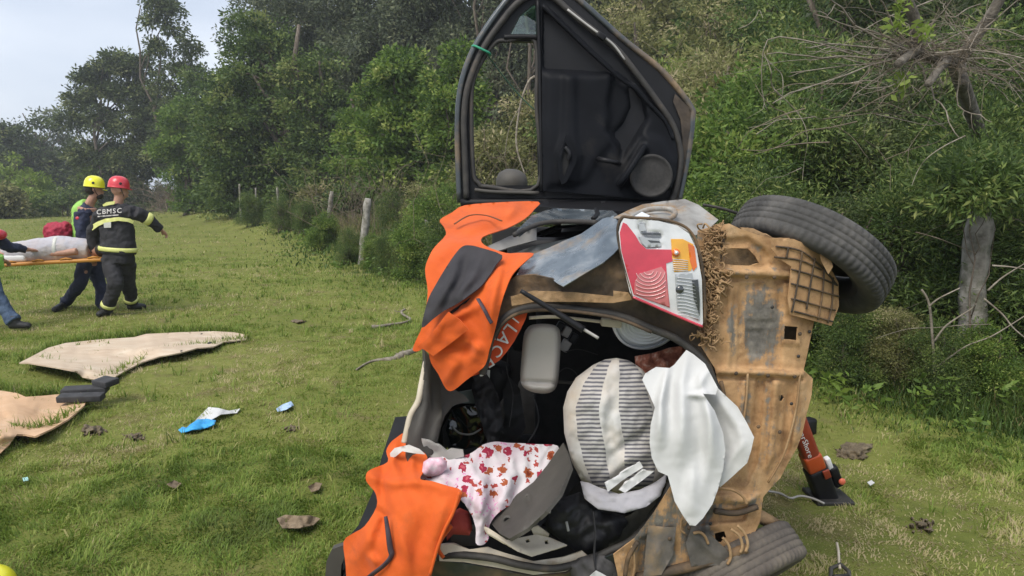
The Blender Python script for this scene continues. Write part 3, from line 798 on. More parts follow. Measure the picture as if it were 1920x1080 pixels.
post(523, 405, 520, 350, 27, .11, CONC, 'thin pale stake under the large dense tree')
post(482, 398, 479, 352, 32, .09, CONC, 'thin grey stake, second right of the wood edge heap')
post(451, 393, 449, 345, 36, .12, CONC, 'thin grey stake nearest the olive tree')
post(116, 388, 108, 350, 72, .38, WHITE_C, 'leaning pale stake at the far left field edge')
post(801, 450, 799, 412, 14, .09, CONC, 'short grey stake beside the orange jacket')

# leafy weeds in the grass along the hedge foot
r_ = np.random.default_rng(77); mb = MB()
for k in range(420):
    s = r_.uniform(.5, 30) if k % 3 else r_.uniform(1.5, 9); c = edge_pt(np.array([s]))[0]; o = r_.normal(.35, .45) * (1 + s * .03)
    x, y = c[0] + o * .85, c[1] + o * .5; n = r_.integers(14, 34); sz = (.05 + .002 * s) * r_.uniform(.7, 1.5); hgt_ = r_.uniform(.08, .32)
    base = np.array([x, y, float(hgt(x, y))]); up_ = r_.random((n, 1)) * hgt_
    leaves(mb, base + up_ * np.array([0, 0, 1]) + r_.normal(0, .035, (n, 3)) * (1 + .05 * s) * [1, 1, .3], unit(r_.normal(size=(n, 3)) * [1, 1, .4] + [0, 0, .35]), sz * r_.uniform(.6, 1.3, n), .42, r_, np.clip(r_.normal(.5, .15) + r_.normal(0, .1, n), 0, 1))
tag(mb.build('weeds', LEAF['bright'], smooth=False), 'low leafy weeds along the hedge foot', 'weeds', kind='stuff')

x, y = gxy(1850, 5.2)
plant(None, x, y, 'leafy sapling drooping over the top of the leaning post', 'shrub', 'shrub', [(-.02, .0, 1.52, .34, .25, .2), (.22, .1, 1.66, .3, .25, .22), (-.2, .1, 1.7, .26, .25, .2)], 'mid', 90, 40, .14, .075, .25, 612, .012, n_twig=20, flat=.8, shell=.2)

x, y = gxy(1900, 6.9)
plant(None, x, y, 'tall thin leafy shrub climbing in front of the bare trunk', 'shrub', 'shrub', [(-.1, .0, 1.7, .6, .4, .5), (.1, .1, 2.4, .5, .4, .4), (-.35, 0, 2.75, .35, .3, .25), (.5, 0, 1.9, .5, .4, .5), (-.4, 0, 1.1, .5, .4, .5)], 'mid', 220, 46, .17, .075, .25, 640, .02, n_twig=30, flat=.8, shell=.2)

# loose dead vines tangled across the top right corner
r_ = np.random.default_rng(123)
vt = empty('dead_vine', (gxy(1700, 5.9)[0], 5.9, .4), 'thin dead vines tangled through the bank above the upper tyre and post', 'vine')
for k in range(64):
    x0, y0 = r_.uniform(1380, 1940), r_.uniform(-20, 260) if k < 44 else r_.uniform(260, 640); Y = r_.uniform(5.0, 6.0); an = r_.uniform(-.9, 1.2) + (math.pi if r_.random() < .5 else 0); L = r_.uniform(60, 260)
    if x0 < 1700 and y0 > 330: continue
    pts = [P(x0 + math.cos(an + .3 * math.sin(t * 3 + k)) * L * t, y0 + math.sin(an) * L * t * .7 + 26 * t * t * r_.uniform(-.3, 1.4), Y + r_.normal(0, .06)) for t in (0, .25, .5, .75, 1)]
    MB().tube(catmull(np.array(pts), 5), np.linspace(.0042, .0016, 21) * r_.uniform(.6, 1.4), 4, cap=False).build('stem', DRY if k % 2 else PALE, vt)

# ------------------------------------------------------------------ sheets cut from outlines
def resample(poly, step, closed=True):
    P = np.asarray(poly, float)
    if closed: P = np.concatenate([P, P[:1]])
    out = []
    for a_, b_ in zip(P[:-1], P[1:]):
        L = np.linalg.norm(b_ - a_); k = max(int(round(L / step)), 1)
        out.append(a_ + (b_ - a_) * (np.arange(k) / k)[:, None])
    if not closed: out.append(P[-1:])
    return np.concatenate(out)


def seg_dist(x, y, poly, closed=True):
    P = np.asarray(poly, float); Q = np.concatenate([P, P[:1]]) if closed else P
    d = np.full(x.shape, 1e9)
    for a_, b_ in zip(Q[:-1], Q[1:]):
        ab = b_ - a_; L2 = max(ab @ ab, 1e-9)
        t = np.clip(((x - a_[0]) * ab[0] + (y - a_[1]) * ab[1]) / L2, 0, 1)
        d = np.minimum(d, np.hypot(x - a_[0] - t * ab[0], y - a_[1] - t * ab[1]))
    return d


def along(x, y, poly):
    """distance from an open line and the share of its length passed"""
    P = np.asarray(poly, float); L = np.concatenate([[0], np.cumsum(np.hypot(*np.diff(P, axis=0).T))])
    d = np.full(x.shape, 1e9); t_ = np.zeros(x.shape)
    for i, (a_, b_) in enumerate(zip(P[:-1], P[1:])):
        ab = b_ - a_; t = ((x - a_[0]) * ab[0] + (y - a_[1]) * ab[1]) / max(ab @ ab, 1e-9); tc = np.clip(t, 0, 1)
        q = np.hypot(x - a_[0] - tc * ab[0], y - a_[1] - tc * ab[1]); k = q < d
        d = np.where(k, q, d); t_ = np.where(k, (L[i] + tc * (L[i + 1] - L[i])) / L[-1], t_)
    return d, t_


def inside(x, y, poly):
    P = np.asarray(poly, float); r = np.zeros(x.shape, bool); j = len(P) - 1
    for i in range(len(P)):
        xi, yi = P[i]; xj, yj = P[j]
        c = ((yi > y) != (yj > y)) & (x < (xj - xi) * (y - yi) / (yj - yi + 1e-12) + xi)
        r ^= c; j = i
    return r


def depth_of(D, x, y):
    if callable(D): return D(x, y)
    if np.isscalar(D): return np.full(x.shape, float(D))
    D = np.asarray(D, float); P_ = D[:, :2]; n = len(P_)          # smooth surface through the measured points
    ker = lambda r2: np.sqrt(r2 + 900.0)
    if n < 4:
        A = np.concatenate([P_ - P_.mean(0), np.ones((n, 1))], 1); w = np.linalg.lstsq(A, D[:, 2], rcond=1e-6)[0]
        return np.clip(np.stack([x - P_[:, 0].mean(), y - P_[:, 1].mean(), np.ones_like(x)], 1) @ w, D[:, 2].min() - .15, D[:, 2].max() + .15)
    K = ker(((P_[:, None] - P_[None]) ** 2).sum(-1)) - 6.0 * np.eye(n)
    mu = D[:, 2].mean(); M = np.zeros((n + 1, n + 1)); M[:n, :n] = K; M[:n, n] = 1; M[n, :n] = 1
    c = np.linalg.solve(M, np.concatenate([D[:, 2] - mu, [0]]))
    v = ker((x[:, None] - P_[None, :, 0]) ** 2 + (y[:, None] - P_[None, :, 1]) ** 2) @ c[:n] + c[n] + mu
    return np.clip(v, D[:, 2].min() - .08, D[:, 2].max() + .08)


def patch(outline, D, mb=None, step=9, thick=.003, smooth=0, folds=(), emboss=(), crump=None, crease=None, embk=1.7, holes=(), puff=None, puffw=60, seed=1, m=0, uvbox=None, tintf=None):
    """a sheet with thickness: outline and creases measured in the photograph, D the distance of its points.
    folds: (polyline, toward-camera metres, width px); emboss: (polygon, metres, soft px); puff: (front, back) bulge of a stuffed thing"""
    mb = mb or MB()
    ol = np.asarray(outline, float)
    if smooth: ol = catmull(ol, smooth, closed=True)
    B = resample(ol, step)
    hs = [resample(h, step) for h in holes]
    r_ = np.random.default_rng(seed)
    x0, y0 = B.min(0); x1, y1 = B.max(0)
    gx_, gy_ = np.meshgrid(np.arange(x0, x1, step), np.arange(y0, y1, step * .87))
    gx_[1::2] += step * .5
    gx_ = gx_.ravel() + r_.uniform(-.12, .12, gx_.size) * step; gy_ = gy_.ravel() + r_.uniform(-.12, .12, gy_.size) * step
    k = inside(gx_, gy_, B) & (seg_dist(gx_, gy_, B) > step * .55)
    for h in hs: k &= ~inside(gx_, gy_, h) & (seg_dist(gx_, gy_, h) > step * .5)
    pts = np.concatenate([B] + hs + [np.stack([gx_[k], gy_[k]], 1)])
    edges = []; s0 = 0
    for ring in [B] + hs:
        n = len(ring); edges += [(s0 + i, s0 + (i + 1) % n) for i in range(n)]; s0 += n
    vv, ee, ff, ov, oe, of = delaunay_2d_cdt([Vector(p) for p in pts], edges, [], 0, 1e-6)
    p = np.array([v[:] for v in vv])
    T = np.array([f[:] if len(f) == 3 else f[:3] for f in ff])
    c = p[T].mean(1)
    k = inside(c[:, 0], c[:, 1], B)
    for h in hs: k &= ~inside(c[:, 0], c[:, 1], h)
    T = T[k]
    a_ = p[T[:, 1]] - p[T[:, 0]]; b_ = p[T[:, 2]] - p[T[:, 0]]
    neg = (a_[:, 0] * b_[:, 1] - a_[:, 1] * b_[:, 0]) > 0      # y runs down: face the camera
    T[neg] = T[neg][:, ::-1]
    x, y = p[:, 0], p[:, 1]
    d = depth_of(D, x, y)
    for pl, amp, w in folds:
        dd, tt = along(x, y, pl)
        d = d - amp * np.sin(np.pi * np.clip(tt * .92 + .04, 0, 1)) ** .7 * np.exp(-(dd / (w * (.75 + .5 * tt))) ** 2)
    for pg, amp, soft in emboss:
        amp = amp * embk; soft = soft * .75
        sd = seg_dist(x, y, pg) * np.where(inside(x, y, pg), 1, -1)
        t = np.clip(sd / soft * .5 + .5, 0, 1); d = d - amp * t * t * (3 - 2 * t)
    if crump:
        for i, (amp, wl_) in enumerate(crump):
            d = d + amp * (1 - 2 * np.abs(2 * value_noise(x + 1000, y + 1000, 1 / wl_, seed + i) - 1))
    if crease:        # drawn-out folds: (metres, length px, spacing px, direction degrees)
        for i, (amp, ln_, sp_, an_) in enumerate(crease):
            t_ = math.radians(an_); wx = x + 14 * (value_noise(x, y, 1 / 50, seed + 40 + i) - .5); wy = y + 14 * (value_noise(x, y, 1 / 50, seed + 50 + i) - .5)
            al = wx * math.cos(t_) + wy * math.sin(t_); ac = -wx * math.sin(t_) + wy * math.cos(t_)
            v_ = value_noise(al / ln_ + 300, ac / sp_ + 300, 1.0, 0) if False else value_noise(al * sp_ / ln_, ac, 1 / sp_, seed + 60 + i)
            d = d - amp * (1 - np.abs(2 * v_ - 1) * 2.2)
    ed = seg_dist(x, y, B)
    if puff:
        prof = np.sqrt(np.clip(1 - (1 - np.clip(ed / puffw, 0, 1)) ** 2, 0, 1))
        front = at(x, y, d - puff[0] * prof); back = at(x, y, d + puff[1] * prof + .004)
    else:
        front = at(x, y, d)
        fn = np.zeros_like(front); n_ = np.cross(front[T[:, 1]] - front[T[:, 0]], front[T[:, 2]] - front[T[:, 0]])
        for j in range(3): np.add.at(fn, T[:, j], n_)
        back = front - unit(fn) * thick
    uv = None
    if uvbox:
        ux0, uy0, ux1, uy1 = uvbox
        uv = np.stack([(x - ux0) / (ux1 - ux0), (y - uy0) / (uy1 - uy0)], 1)
    n = len(p)
    # rim
    cnt = {}
    for t in T:
        for e in ((t[0], t[1]), (t[1], t[2]), (t[2], t[0])):
            cnt[e] = cnt.get(e, 0) + 1
    rim = [e for e in cnt if (e[1], e[0]) not in cnt]
    Q = np.array([(e[1], e[0], e[0] + n, e[1] + n) for e in rim]); V = np.concatenate([front, back]); tn = np.full(n, .5) if tintf is None else tintf(x, y)
    TT = np.concatenate([T, T[:, ::-1] + n])
    uv2 = None if uv is None else np.concatenate([uv, uv])
    if puff:
        mb.add(V, Q, TT, uv=uv2, m=m, tint=np.concatenate([tn, tn]))
    else:                                  # crisp edge: the rim keeps vertices of its own
        mb.add(V, None, TT, uv=uv2, m=m, tint=np.concatenate([tn, tn]))
        idx = Q.ravel(); mb.add(V[idx], np.arange(len(idx)).reshape(-1, 4), None, uv=None if uv is None else uv2[idx], m=m, tint=np.concatenate([tn, tn])[idx])
    return mb


def sheet(name, outline, D, mat, parent=None, smoothsh=True, **kw):
    return patch(outline, D, **kw).build(name, mat, parent, smooth=smoothsh)


def line3(pts, Y, k=5):
    P_ = np.asarray(pts, float)
    if P_.shape[1] == 2: P_ = np.concatenate([P_, np.full((len(P_), 1), Y)], 1)
    P_ = catmull(P_, k)
    return at(P_[:, 0], P_[:, 1], P_[:, 2])


def tubepx(name, pts, Y, r, mat, parent=None, sides=8, flat=1.0, k=5):
    q = line3(pts, Y, k)
    rad = np.interp(np.linspace(0, 1, len(q)), np.linspace(0, 1, len(np.atleast_1d(r))), np.atleast_1d(r)) if np.ndim(r) else r
    return MB().tube(q, rad, sides, flat=flat).build(name, mat, parent)


def letters(name, items, mat, parent=None, depth=.0015):
    """items: (character, origin point, right vector, up vector, height)"""
    mb = MB()
    for ch, o, rv, uv_, h in items:
        cu = bpy.data.curves.new('glyph', 'FONT'); cu.body = ch; cu.size = 1.38; cu.align_x = 'CENTER'; cu.align_y = 'CENTER'; cu.extrude = 0.02; cu.resolution_u = 4
        ob = bpy.data.objects.new('glyph', cu); COL.objects.link(ob)
        dg = bpy.context.evaluated_depsgraph_get(); me = bpy.data.meshes.new_from_object(ob.evaluated_get(dg))
        v = np.array([x.co[:] for x in me.vertices])
        me.calc_loop_triangles(); t = np.array([x.vertices[:] for x in me.loop_triangles])
        bpy.data.objects.remove(ob); bpy.data.curves.remove(cu); bpy.data.meshes.remove(me)
        if len(v) == 0: continue
        R = unit(np.asarray(rv, float)); U = unit(np.asarray(uv_, float) - R * np.dot(R, uv_)); N = np.cross(R, U)
        w = np.asarray(o, float) + h * (v[:, :1] * R + v[:, 1:2] * U) + v[:, 2:3] / .02 * depth * N
        mb.add(w, None, t)
    return mb.build(name, mat, parent, smooth=False)


# ------------------------------------------------------------------ materials of the wreck
MUD = [(0.25, (0.20, 0.105, 0.042)), (0.5, (0.36, 0.205, 0.085)), (0.75, (0.50, 0.31, 0.145))]
PAINT = surf('dark_grey_paint', [(0.3, (0.035, 0.042, 0.045)), (.7, (0.075, 0.085, 0.09))], 3, .32, metal=.35, mud=[(0.3, (.13, .085, .05)), (.7, (.26, .18, .10))], mudscale=4, mudpos=(.47, .66), coat=.4)
PAINT_BLUE = surf('dented_blue_grey_paint', [(0.3, (0.085, 0.105, 0.125)), (.5, (0.16, 0.19, 0.215)), (.68, (0.34, 0.36, 0.37))], 7, .27, metal=.55, mud=[(0.3, (.16, .11, .07)), (.7, (.28, .2, .12))], mudscale=5, mudpos=(.52, .68), coat=.3)
PAINT_PALE = surf('bent_pale_metal', [(0.3, (0.16, 0.14, 0.12)), (.5, (0.30, 0.285, 0.26)), (.7, (0.42, 0.41, 0.38))], 7, .55, metal=.3, mud=[(0.3, (.17, .105, .055)), (.7, (.30, .2, .11))], mudscale=9, mudpos=(.46, .6), bump=.2)
MUDDY = surf('caked_mud', [(0.22, (0.15, 0.09, 0.045)), (0.42, (0.28, 0.175, 0.09)), (0.6, (0.38, 0.25, 0.135)), (0.8, (0.48, 0.34, 0.20))], 7, .95, bump=.6, bscale=60, bdist=.008, mud=[(0.3, (.085, .065, .048)), (.5, (.16, .115, .07)), (.7, (.24, .155, .08))], mudscale=6, mudpos=(.53, .66), spec=.2, detail=10)
MUDDY_DARK = surf('muddy_dark_metal', [(0.3, (0.035, 0.03, 0.025)), (.5, (0.085, 0.06, 0.04)), (.7, (0.20, 0.125, 0.065))], 8, .8, bump=.5, bscale=50, bdist=.006, spec=.3)
MUD_GREY = surf('scraped_grey_metal', [(0.3, (0.06, 0.056, 0.052)), (.5, (0.13, 0.115, 0.10)), (.62, (0.22, 0.16, 0.10)), (.75, (0.36, 0.22, 0.10))], 6, .7, metal=.1, bump=.4, bscale=70, detail=9)
PLASTIC = surf('black_plastic', [(0.3, (0.006, 0.006, 0.007)), (.7, (0.014, 0.014, 0.016))], 5, .5, spec=.25, bump=.12, bscale=300, bdist=.001)
DARKFAB = surf('black_seat_fabric', [(0.3, (0.010, 0.010, 0.011)), (.7, (0.022, 0.022, 0.024))], 20, .95, bump=.3, bscale=240, bdist=.002)
CABIN = surf('dark_cabin_lining', [(0.3, (0.010, 0.010, 0.010)), (.7, (0.02, 0.02, 0.021))], 4, .9)
PANEL = surf('door_trim_plastic', [(0.3, (0.006, 0.0065, 0.008)), (.7, (0.012, 0.013, 0.016))], 4, .5, spec=.08, bump=.12, bscale=350, bdist=.001, mud=[(0.3, (.03, .028, .026)), (.7, (.05, .045, .04))], mudscale=6, mudpos=(.6, .85))
RUBBER = surf('rubber_seal', [(0.3, (0.018, 0.017, 0.016)), (.6, (0.045, 0.04, 0.035)), (.8, (0.10, 0.075, 0.05))], 12, .7)
TYRE = surf('tyre_rubber', [(0.25, (0.024, 0.023, 0.022)), (.5, (0.055, 0.053, 0.050)), (.75, (0.115, 0.108, 0.10))], 9, .85, bump=.35, bscale=110, bdist=.004, mud=[(0.3, (.07, .062, .055)), (.7, (.13, .115, .095))], mudscale=6, mudpos=(.55, .85))
TYRE_MUD = surf('muddy_tyre_rubber', [(0.25, (0.06, 0.05, 0.043)), (.5, (0.10, 0.085, 0.072)), (.75, (0.16, 0.135, 0.105))], 9, .92, bump=.4, bscale=110, bdist=.004)
STEEL = surf('dark_rim', [(0.3, (0.02, 0.02, 0.02)), (.7, (0.06, 0.055, 0.05))], 8, .6, metal=.4)
GREYTRIM = surf('grey_trim', [(0.3, (0.30, 0.29, 0.27)), (.7, (0.42, 0.40, 0.375))], 6, .7, bump=.1, bscale=200)
GREYDARK = surf('grey_brown_trim', [(0.3, (0.040, 0.036, 0.031)), (.7, (0.075, 0.068, 0.058))], 6, .65, bump=.15, bscale=180, bdist=.002)
CREAM = surf('cream_trim', [(0.3, (0.42, 0.36, 0.27)), (.7, (0.62, 0.55, 0.44))], 8, .7, mud=[(0.3, (.2, .13, .07)), (.7, (.34, .24, .14))], mudscale=7, mudpos=(.6, .75))

def glass_mat(name, col, alpha):
    m, nt, b = new_mat(name)
    g = nt.nodes.new('ShaderNodeBsdfGlossy'); g.inputs['Roughness'].default_value = .03; g.inputs['Color'].default_value = (1, 1, 1, 1)
    t = nt.nodes.new('ShaderNodeBsdfTransparent'); t.inputs['Color'].default_value = (*col, 1)
    f = nt.nodes.new('ShaderNodeFresnel'); f.inputs['IOR'].default_value = 1.45
    ad = nt.nodes.new('ShaderNodeMath'); ad.operation = 'ADD'; ad.inputs[1].default_value = alpha
    ad.inputs[0].default_value = .035
    mx = nt.nodes.new('ShaderNodeMixShader'); nt.links.new(ad.outputs[0], mx.inputs[0])
    nt.links.new(t.outputs[0], mx.inputs[1]); nt.links.new(g.outputs[0], mx.inputs[2])
    nt.links.new(mx.outputs[0], nt.nodes['Material Output'].inputs['Surface'])
    return m
GLASS = glass_mat('clear_glass', (.94, .97, .95), .0)
GLASS_T = glass_mat('tinted_glass', (.55, .72, .66), .06)

def lens_mat(name, c, rough=.18, bump=None):
    m, nt, b = new_mat(name)
    n = tex_noise(nt, 12, 5)
    cr = ramp(nt, [(.3, tuple(x * .72 for x in c)), (.7, c)]); nt.links.new(n.outputs['Fac'], cr.inputs['Fac']); nt.links.new(cr.outputs['Color'], b.inputs['Base Color'])
    b.inputs['Roughness'].default_value = rough; b.inputs['Coat Weight'].default_value = .8; b.inputs['Coat Roughness'].default_value = .05
    b.inputs['Subsurface Weight'].default_value = .1; b.inputs['Subsurface Radius'].default_value = (.01, .01, .01)
    return m
RED_L = lens_mat('red_lens', (.62, .045, .075)); PINK_L = lens_mat('pink_lens', (.62, .19, .20)); AMBER_L = lens_mat('amber_lens', (.85, .42, .03)); ORANGE_L = lens_mat('orange_lens', (.75, .16, .015))
WHITE_L = lens_mat('white_reflector', (.70, .71, .72)); CLEAR_L = lens_mat('clear_lens', (.42, .44, .46)); DARK_L = lens_mat('dark_bulb', (.05, .055, .06))

# ------------------------------------------------------------------ the car, lying on its left side, roof to the left, tail to the camera
CARL = 'wrecked grey hatchback on its side with open doors and muddy underside facing the hedge'
car = empty('overturned_car', (.35, 2.3, 0.0), CARL, 'car')

# hull: cross-sections from tail to nose; X runs from roof (left) to floor (right), Z from ground side to upper side
def section(y, xr, xf, z0, z1, rr):
    """rounded outline, starting at roof/upper corner and going round"""
    pts = []
    ins = .20 * (z1 - z0) * rr              # the cabin narrows towards the roof
    cor = [(xr, z1 - ins), (xr + .10, z1 - ins * .55), (xr + .45 * (xf - xr), z1), (xf - .10, z1), (xf, z1 - .10), (xf, (z0 + z1) / 2), (xf, z0 + .10), (xf - .10, z0), (xr + .45 * (xf - xr), z0), (xr + .10, z0 + ins * .55), (xr, z0 + ins), (xr, (z0 + z1) / 2)]
    c = catmull(np.array(cor), 4, closed=True)
    return np.stack([c[:, 0], np.full(len(c), y), c[:, 1]], 1)
SEC = [(2.42, -.285, .78, .06, 1.40, 1), (2.8, -.33, .90, .04, 1.43, 1), (3.2, -.36, 1.0, .03, 1.45, 1), (3.6, -.36, 1.0, .03, 1.45, 1), (4.0, -.30, 1.0, .03, 1.45, 1), (4.4, -.10, 1.0, .03, 1.45, 1), (4.8, .16, 1.0, .04, 1.44, .7), (5.1, .36, 1.0, .06, 1.43, .2), (5.6, .44, .98, .10, 1.40, .1), (5.9, .55, .92, .2, 1.3, .1)]
rings = [section(*s_) for s_ in SEC]; nr = len(rings[0])
def hull(scale_in, skip_door):
    mb = MB(); V = []; Q = []
    for r0 in rings:
        c = r0.mean(0); q = r0.copy(); d = q - c; L = np.linalg.norm(d, axis=1, keepdims=True); q = c + d * (1 - scale_in / np.maximum(L, .2)); V.append(q)
    V = np.concatenate(V)
    for i in range(len(rings) - 1):
        for k in range(nr):
            k2 = (k + 1) % nr
            m_ = (V[i * nr + k] + V[i * nr + k2] + V[(i + 1) * nr + k] + V[(i + 1) * nr + k2]) / 4
            if m_[2] > 1.12 and 2.72 < m_[1] < 3.55 and m_[0] < .75: continue          # door opening, upper side
            if m_[2] > 1.12 and 3.65 < m_[1] < 4.3 and m_[0] < .25: continue            # front window, upper side
            if m_[2] < .35 and 3.0 < m_[1] < 3.55 and m_[0] < .05: continue               # windows lying on the grass
            if False and 4.2 < m_[1] < 4.95 and m_[0] < .22 and .3 < m_[2] < .62: continue         # windscreen
            Q.append((i * nr + k, (i + 1) * nr + k, (i + 1) * nr + k2, i * nr + k2))
    mb.add(V, Q)
    e = (len(rings) - 1) * nr
    mb.add(np.concatenate([V[e:e + nr], V[e:e + nr].mean(0)[None]]), None, [(k, nr, (k + 1) % nr) for k in range(nr)])
    return mb
hull(0.0, True).build('body', PAINT, car)
hull(0.035, True).build('cabin_lining', CABIN, car)
MB().box((.42, 4.35, .72), (.9, .12, 1.25), bev=.05).build('dashboard', PLASTIC, car)
MB().box((.30, 4.55, .72), (.86, .06, 1.36), bev=.02).build('firewall', CABIN, car)

# seats, on their side (backrests run up to the left-hand roof)
def seat(z, y, name):
    o = MB().box((.36, y, z), (.66, .16, .50), Matrix.Rotation(.12, 3, 'Z'), bev=.06).build(name, DARKFAB, car)
    MB().box((-.03, y + .03, z), (.17, .10, .26), bev=.045).build('headrest', DARKFAB, o)
    MB().box((.72, y + .30, z), (.16, .52, .50), bev=.05).build('cushion', DARKFAB, o)
    return o
seat(1.06, 3.62, 'front_seat'); seat(.40, 3.62, 'front_seat')
o = MB().box((.40, 2.98, .74), (.60, .14, 1.20), Matrix.Rotation(.1, 3, 'Z'), bev=.05).build('rear_seat', DARKFAB, car)
for z in (1.05, .42): MB().box((.06, 2.98, z), (.14, .09, .25), bev=.04).build('headrest', DARKFAB, o)

# --- wheels
def wheel(c, axis, mat, name='wheel', seed=0, spin=0.0, R=.283, W=.178):
    root = None
    ax = Vector(axis).normalized(); Rm = np.array(ax.to_track_quat('Z', 'Y').to_matrix())
    prof_ = [(.170, -.055), (.178, -.070), (.205, -.083), (.235, -.089), (.258, -.085), (.270, -.078), (.2775, -.070), (.280, -.062), (.2815, -.046), (.2775, -.0445), (.2775, -.0395), (.2825, -.038), (.283, -.016), (.278, -.0145), (.278, -.0095), (.2835, -.008), (.2835, .008), (.278, .0095), (.278, .0145), (.283, .016), (.2825, .038), (.2775, .0395), (.2775, .0445), (.2815, .046), (.280, .062), (.2775, .070), (.270, .078), (.258, .085), (.235, .089), (.205, .083), (.178, .070), (.170, .055)]
    prof = [(.196 + (r - .170) * .77 if r < .283 else .283 + (r - .283), h * .80) for r, h in prof_]
    seg = 288; ang = np.arange(seg) * 2 * math.pi / seg + spin
    vs = []; r_ = np.random.default_rng(seed)
    for (r, h) in prof:
        rr = np.full(seg, r)
        if abs(h) > .045 and r > .268:       # shoulder sipes
            rr -= np.where(np.arange(seg) % 4 == 0, .0075, 0)
        elif r > .28:
            rr -= np.where((np.arange(seg) + (2 if h > 0 else 0)) % 4 == 0, .0045, 0)
        hh = np.full(seg, h)
        vs.append(np.stack([rr * np.cos(ang), rr * np.sin(ang), hh], 1))
    q = [(i * seg + k, i * seg + (k + 1) % seg, (i + 1) * seg + (k + 1) % seg, (i + 1) * seg + k) for i in range(len(prof) - 1) for k in range(seg)]
    V = np.concatenate(vs) @ Rm.T + np.asarray(c)
    mb = MB(); mb.add(V, q)
    t = mb.build('wheel', mat, car)
    mb = MB()
    mb.lathe([(.198, .048), (.190, .042), (.182, .034), (.176, .0), (.178, -.042), (.198, -.048)], c, axis, 40)
    mb.lathe([(.001, .032), (.05, .034), (.06, .028), (.09, .02), (.12, .03), (.180, .034)], c, axis, 40)
    mb.build('rim', STEEL, t)
    MB().lathe([(.001, -.05), (.085, -.05), (.095, -.03), (.095, .01), (.001, .012)], c, axis, 24).build('brake_drum', STEEL, t)
    return t
w1 = wheel(at(1514, 480, 2.44), (.55, .24, .80), TYRE, seed=1)
w2 = wheel(at(1368, 1078, 2.36), (-.42, .60, .68), TYRE_MUD, seed=2)
wheel((.86, 5.3, 1.32), (.1, 0, 1), TYRE, seed=3); wheel((.86, 5.3, .16), (0, 0, 1), TYRE_MUD, seed=4)
MB().tube([at(1380, 962, 2.30), at(1425, 968, 2.32), at(1455, 985, 2.34)], [.020, .024, .024], 12).build('axle_stub', MUDDY, car)
MB().tube([at(1518, 500, 2.44), at(1480, 620, 2.5), at(1440, 760, 2.5), at(1400, 900, 2.45), at(1380, 1000, 2.4)], .035, 10).build('axle_beam', MUDDY, car)

# --- muddy rear panel
def panel_mat():
    m, nt, b = new_mat('dusty_panel')
    a_ = nt.nodes.new('ShaderNodeAttribute'); a_.attribute_name = 'tint'
    n1 = tex_noise(nt, 9, 10, .7); n2 = tex_noise(nt, 26, 8, .7); n3 = tex_noise(nt, 5, 9, .65, stretch=(5, 5, .7))
    r1 = ramp(nt, [(.3, (.26, .145, .068)), (.47, (.41, .245, .118)), (.6, (.49, .305, .155)), (.72, (.57, .39, .225))]); nt.links.new(n1.outputs['Fac'], r1.inputs['Fac'])
    r2 = ramp(nt, [(.3, (.075, .07, .064)), (.5, (.15, .138, .12)), (.7, (.24, .215, .18))]); nt.links.new(n2.outputs['Fac'], r2.inputs['Fac'])
    def mth(op, p, q):
        k = nt.nodes.new('ShaderNodeMath'); k.operation = op
        for i, w in enumerate((p, q)):
            if isinstance(w, float): k.inputs[i].default_value = w
            else: nt.links.new(w, k.inputs[i])
        return k.outputs[0]
    sm = mth('ADD', mth('ADD', a_.outputs['Fac'], mth('MULTIPLY', mth('SUBTRACT', n3.outputs['Fac'], .5), 1.5)), mth('MULTIPLY', mth('SUBTRACT', n2.outputs['Fac'], .5), 1.3))
    r3 = ramp(nt, [(.57, (0, 0, 0)), (.78, (1, 1, 1))]); nt.links.new(sm, r3.inputs['Fac'])
    mx = nt.nodes.new('ShaderNodeMix'); mx.data_type = 'RGBA'; nt.links.new(r3.outputs['Color'], mx.inputs[0]); nt.links.new(r2.outputs['Color'], mx.inputs[7])
    n4 = tex_noise(nt, 17, 10, .72); r4 = ramp(nt, [(.51, (0, 0, 0)), (.64, (.75, .75, .75))]); nt.links.new(n4.outputs['Fac'], r4.inputs['Fac'])
    mx4 = nt.nodes.new('ShaderNodeMix'); mx4.data_type = 'RGBA'; nt.links.new(r4.outputs['Color'], mx4.inputs[0]); nt.links.new(r1.outputs['Color'], mx4.inputs[6]); mx4.inputs[7].default_value = (.22, .12, .06, 1)
    nt.links.new(mx4.outputs[2], mx.inputs[6])
    nt.links.new(mx.outputs[2], b.inputs['Base Color']); b.inputs['Roughness'].default_value = .85; b.inputs['Specular IOR Level'].default_value = .3
    add_bump(nt, b, n1.outputs['Fac'], .55, .010)
    return m
PANM = panel_mat()
def grime(x, y):
    g = np.full(x.shape, .39)
    for cx, cy, sx, sy, a_ in ((1210, 1000, 60, 60, .34), (1290, 960, 40, 40, .22), (1425, 610, 34, 70, .62), (1408, 640, 16, 26, .25), (1372, 620, 8, 70, .35), (1395, 780, 12, 60, .42), (1440, 770, 9, 70, .34), (1484, 770, 8, 40, .3), (1345, 880, 30, 30, .3), (1235, 1035, 26, 50, .6), (1310, 1020, 30, 34, .5), (1400, 945, 40, 12, .3), (1340, 955, 24, 16, .45), (1490, 560, 10, 40, .15), (1365, 482, 20, 10, .2)):
        g = g + a_ * np.exp(-((x - cx) / sx) ** 2 - ((y - cy) / sy) ** 2)
    return np.clip(g, 0, 1)
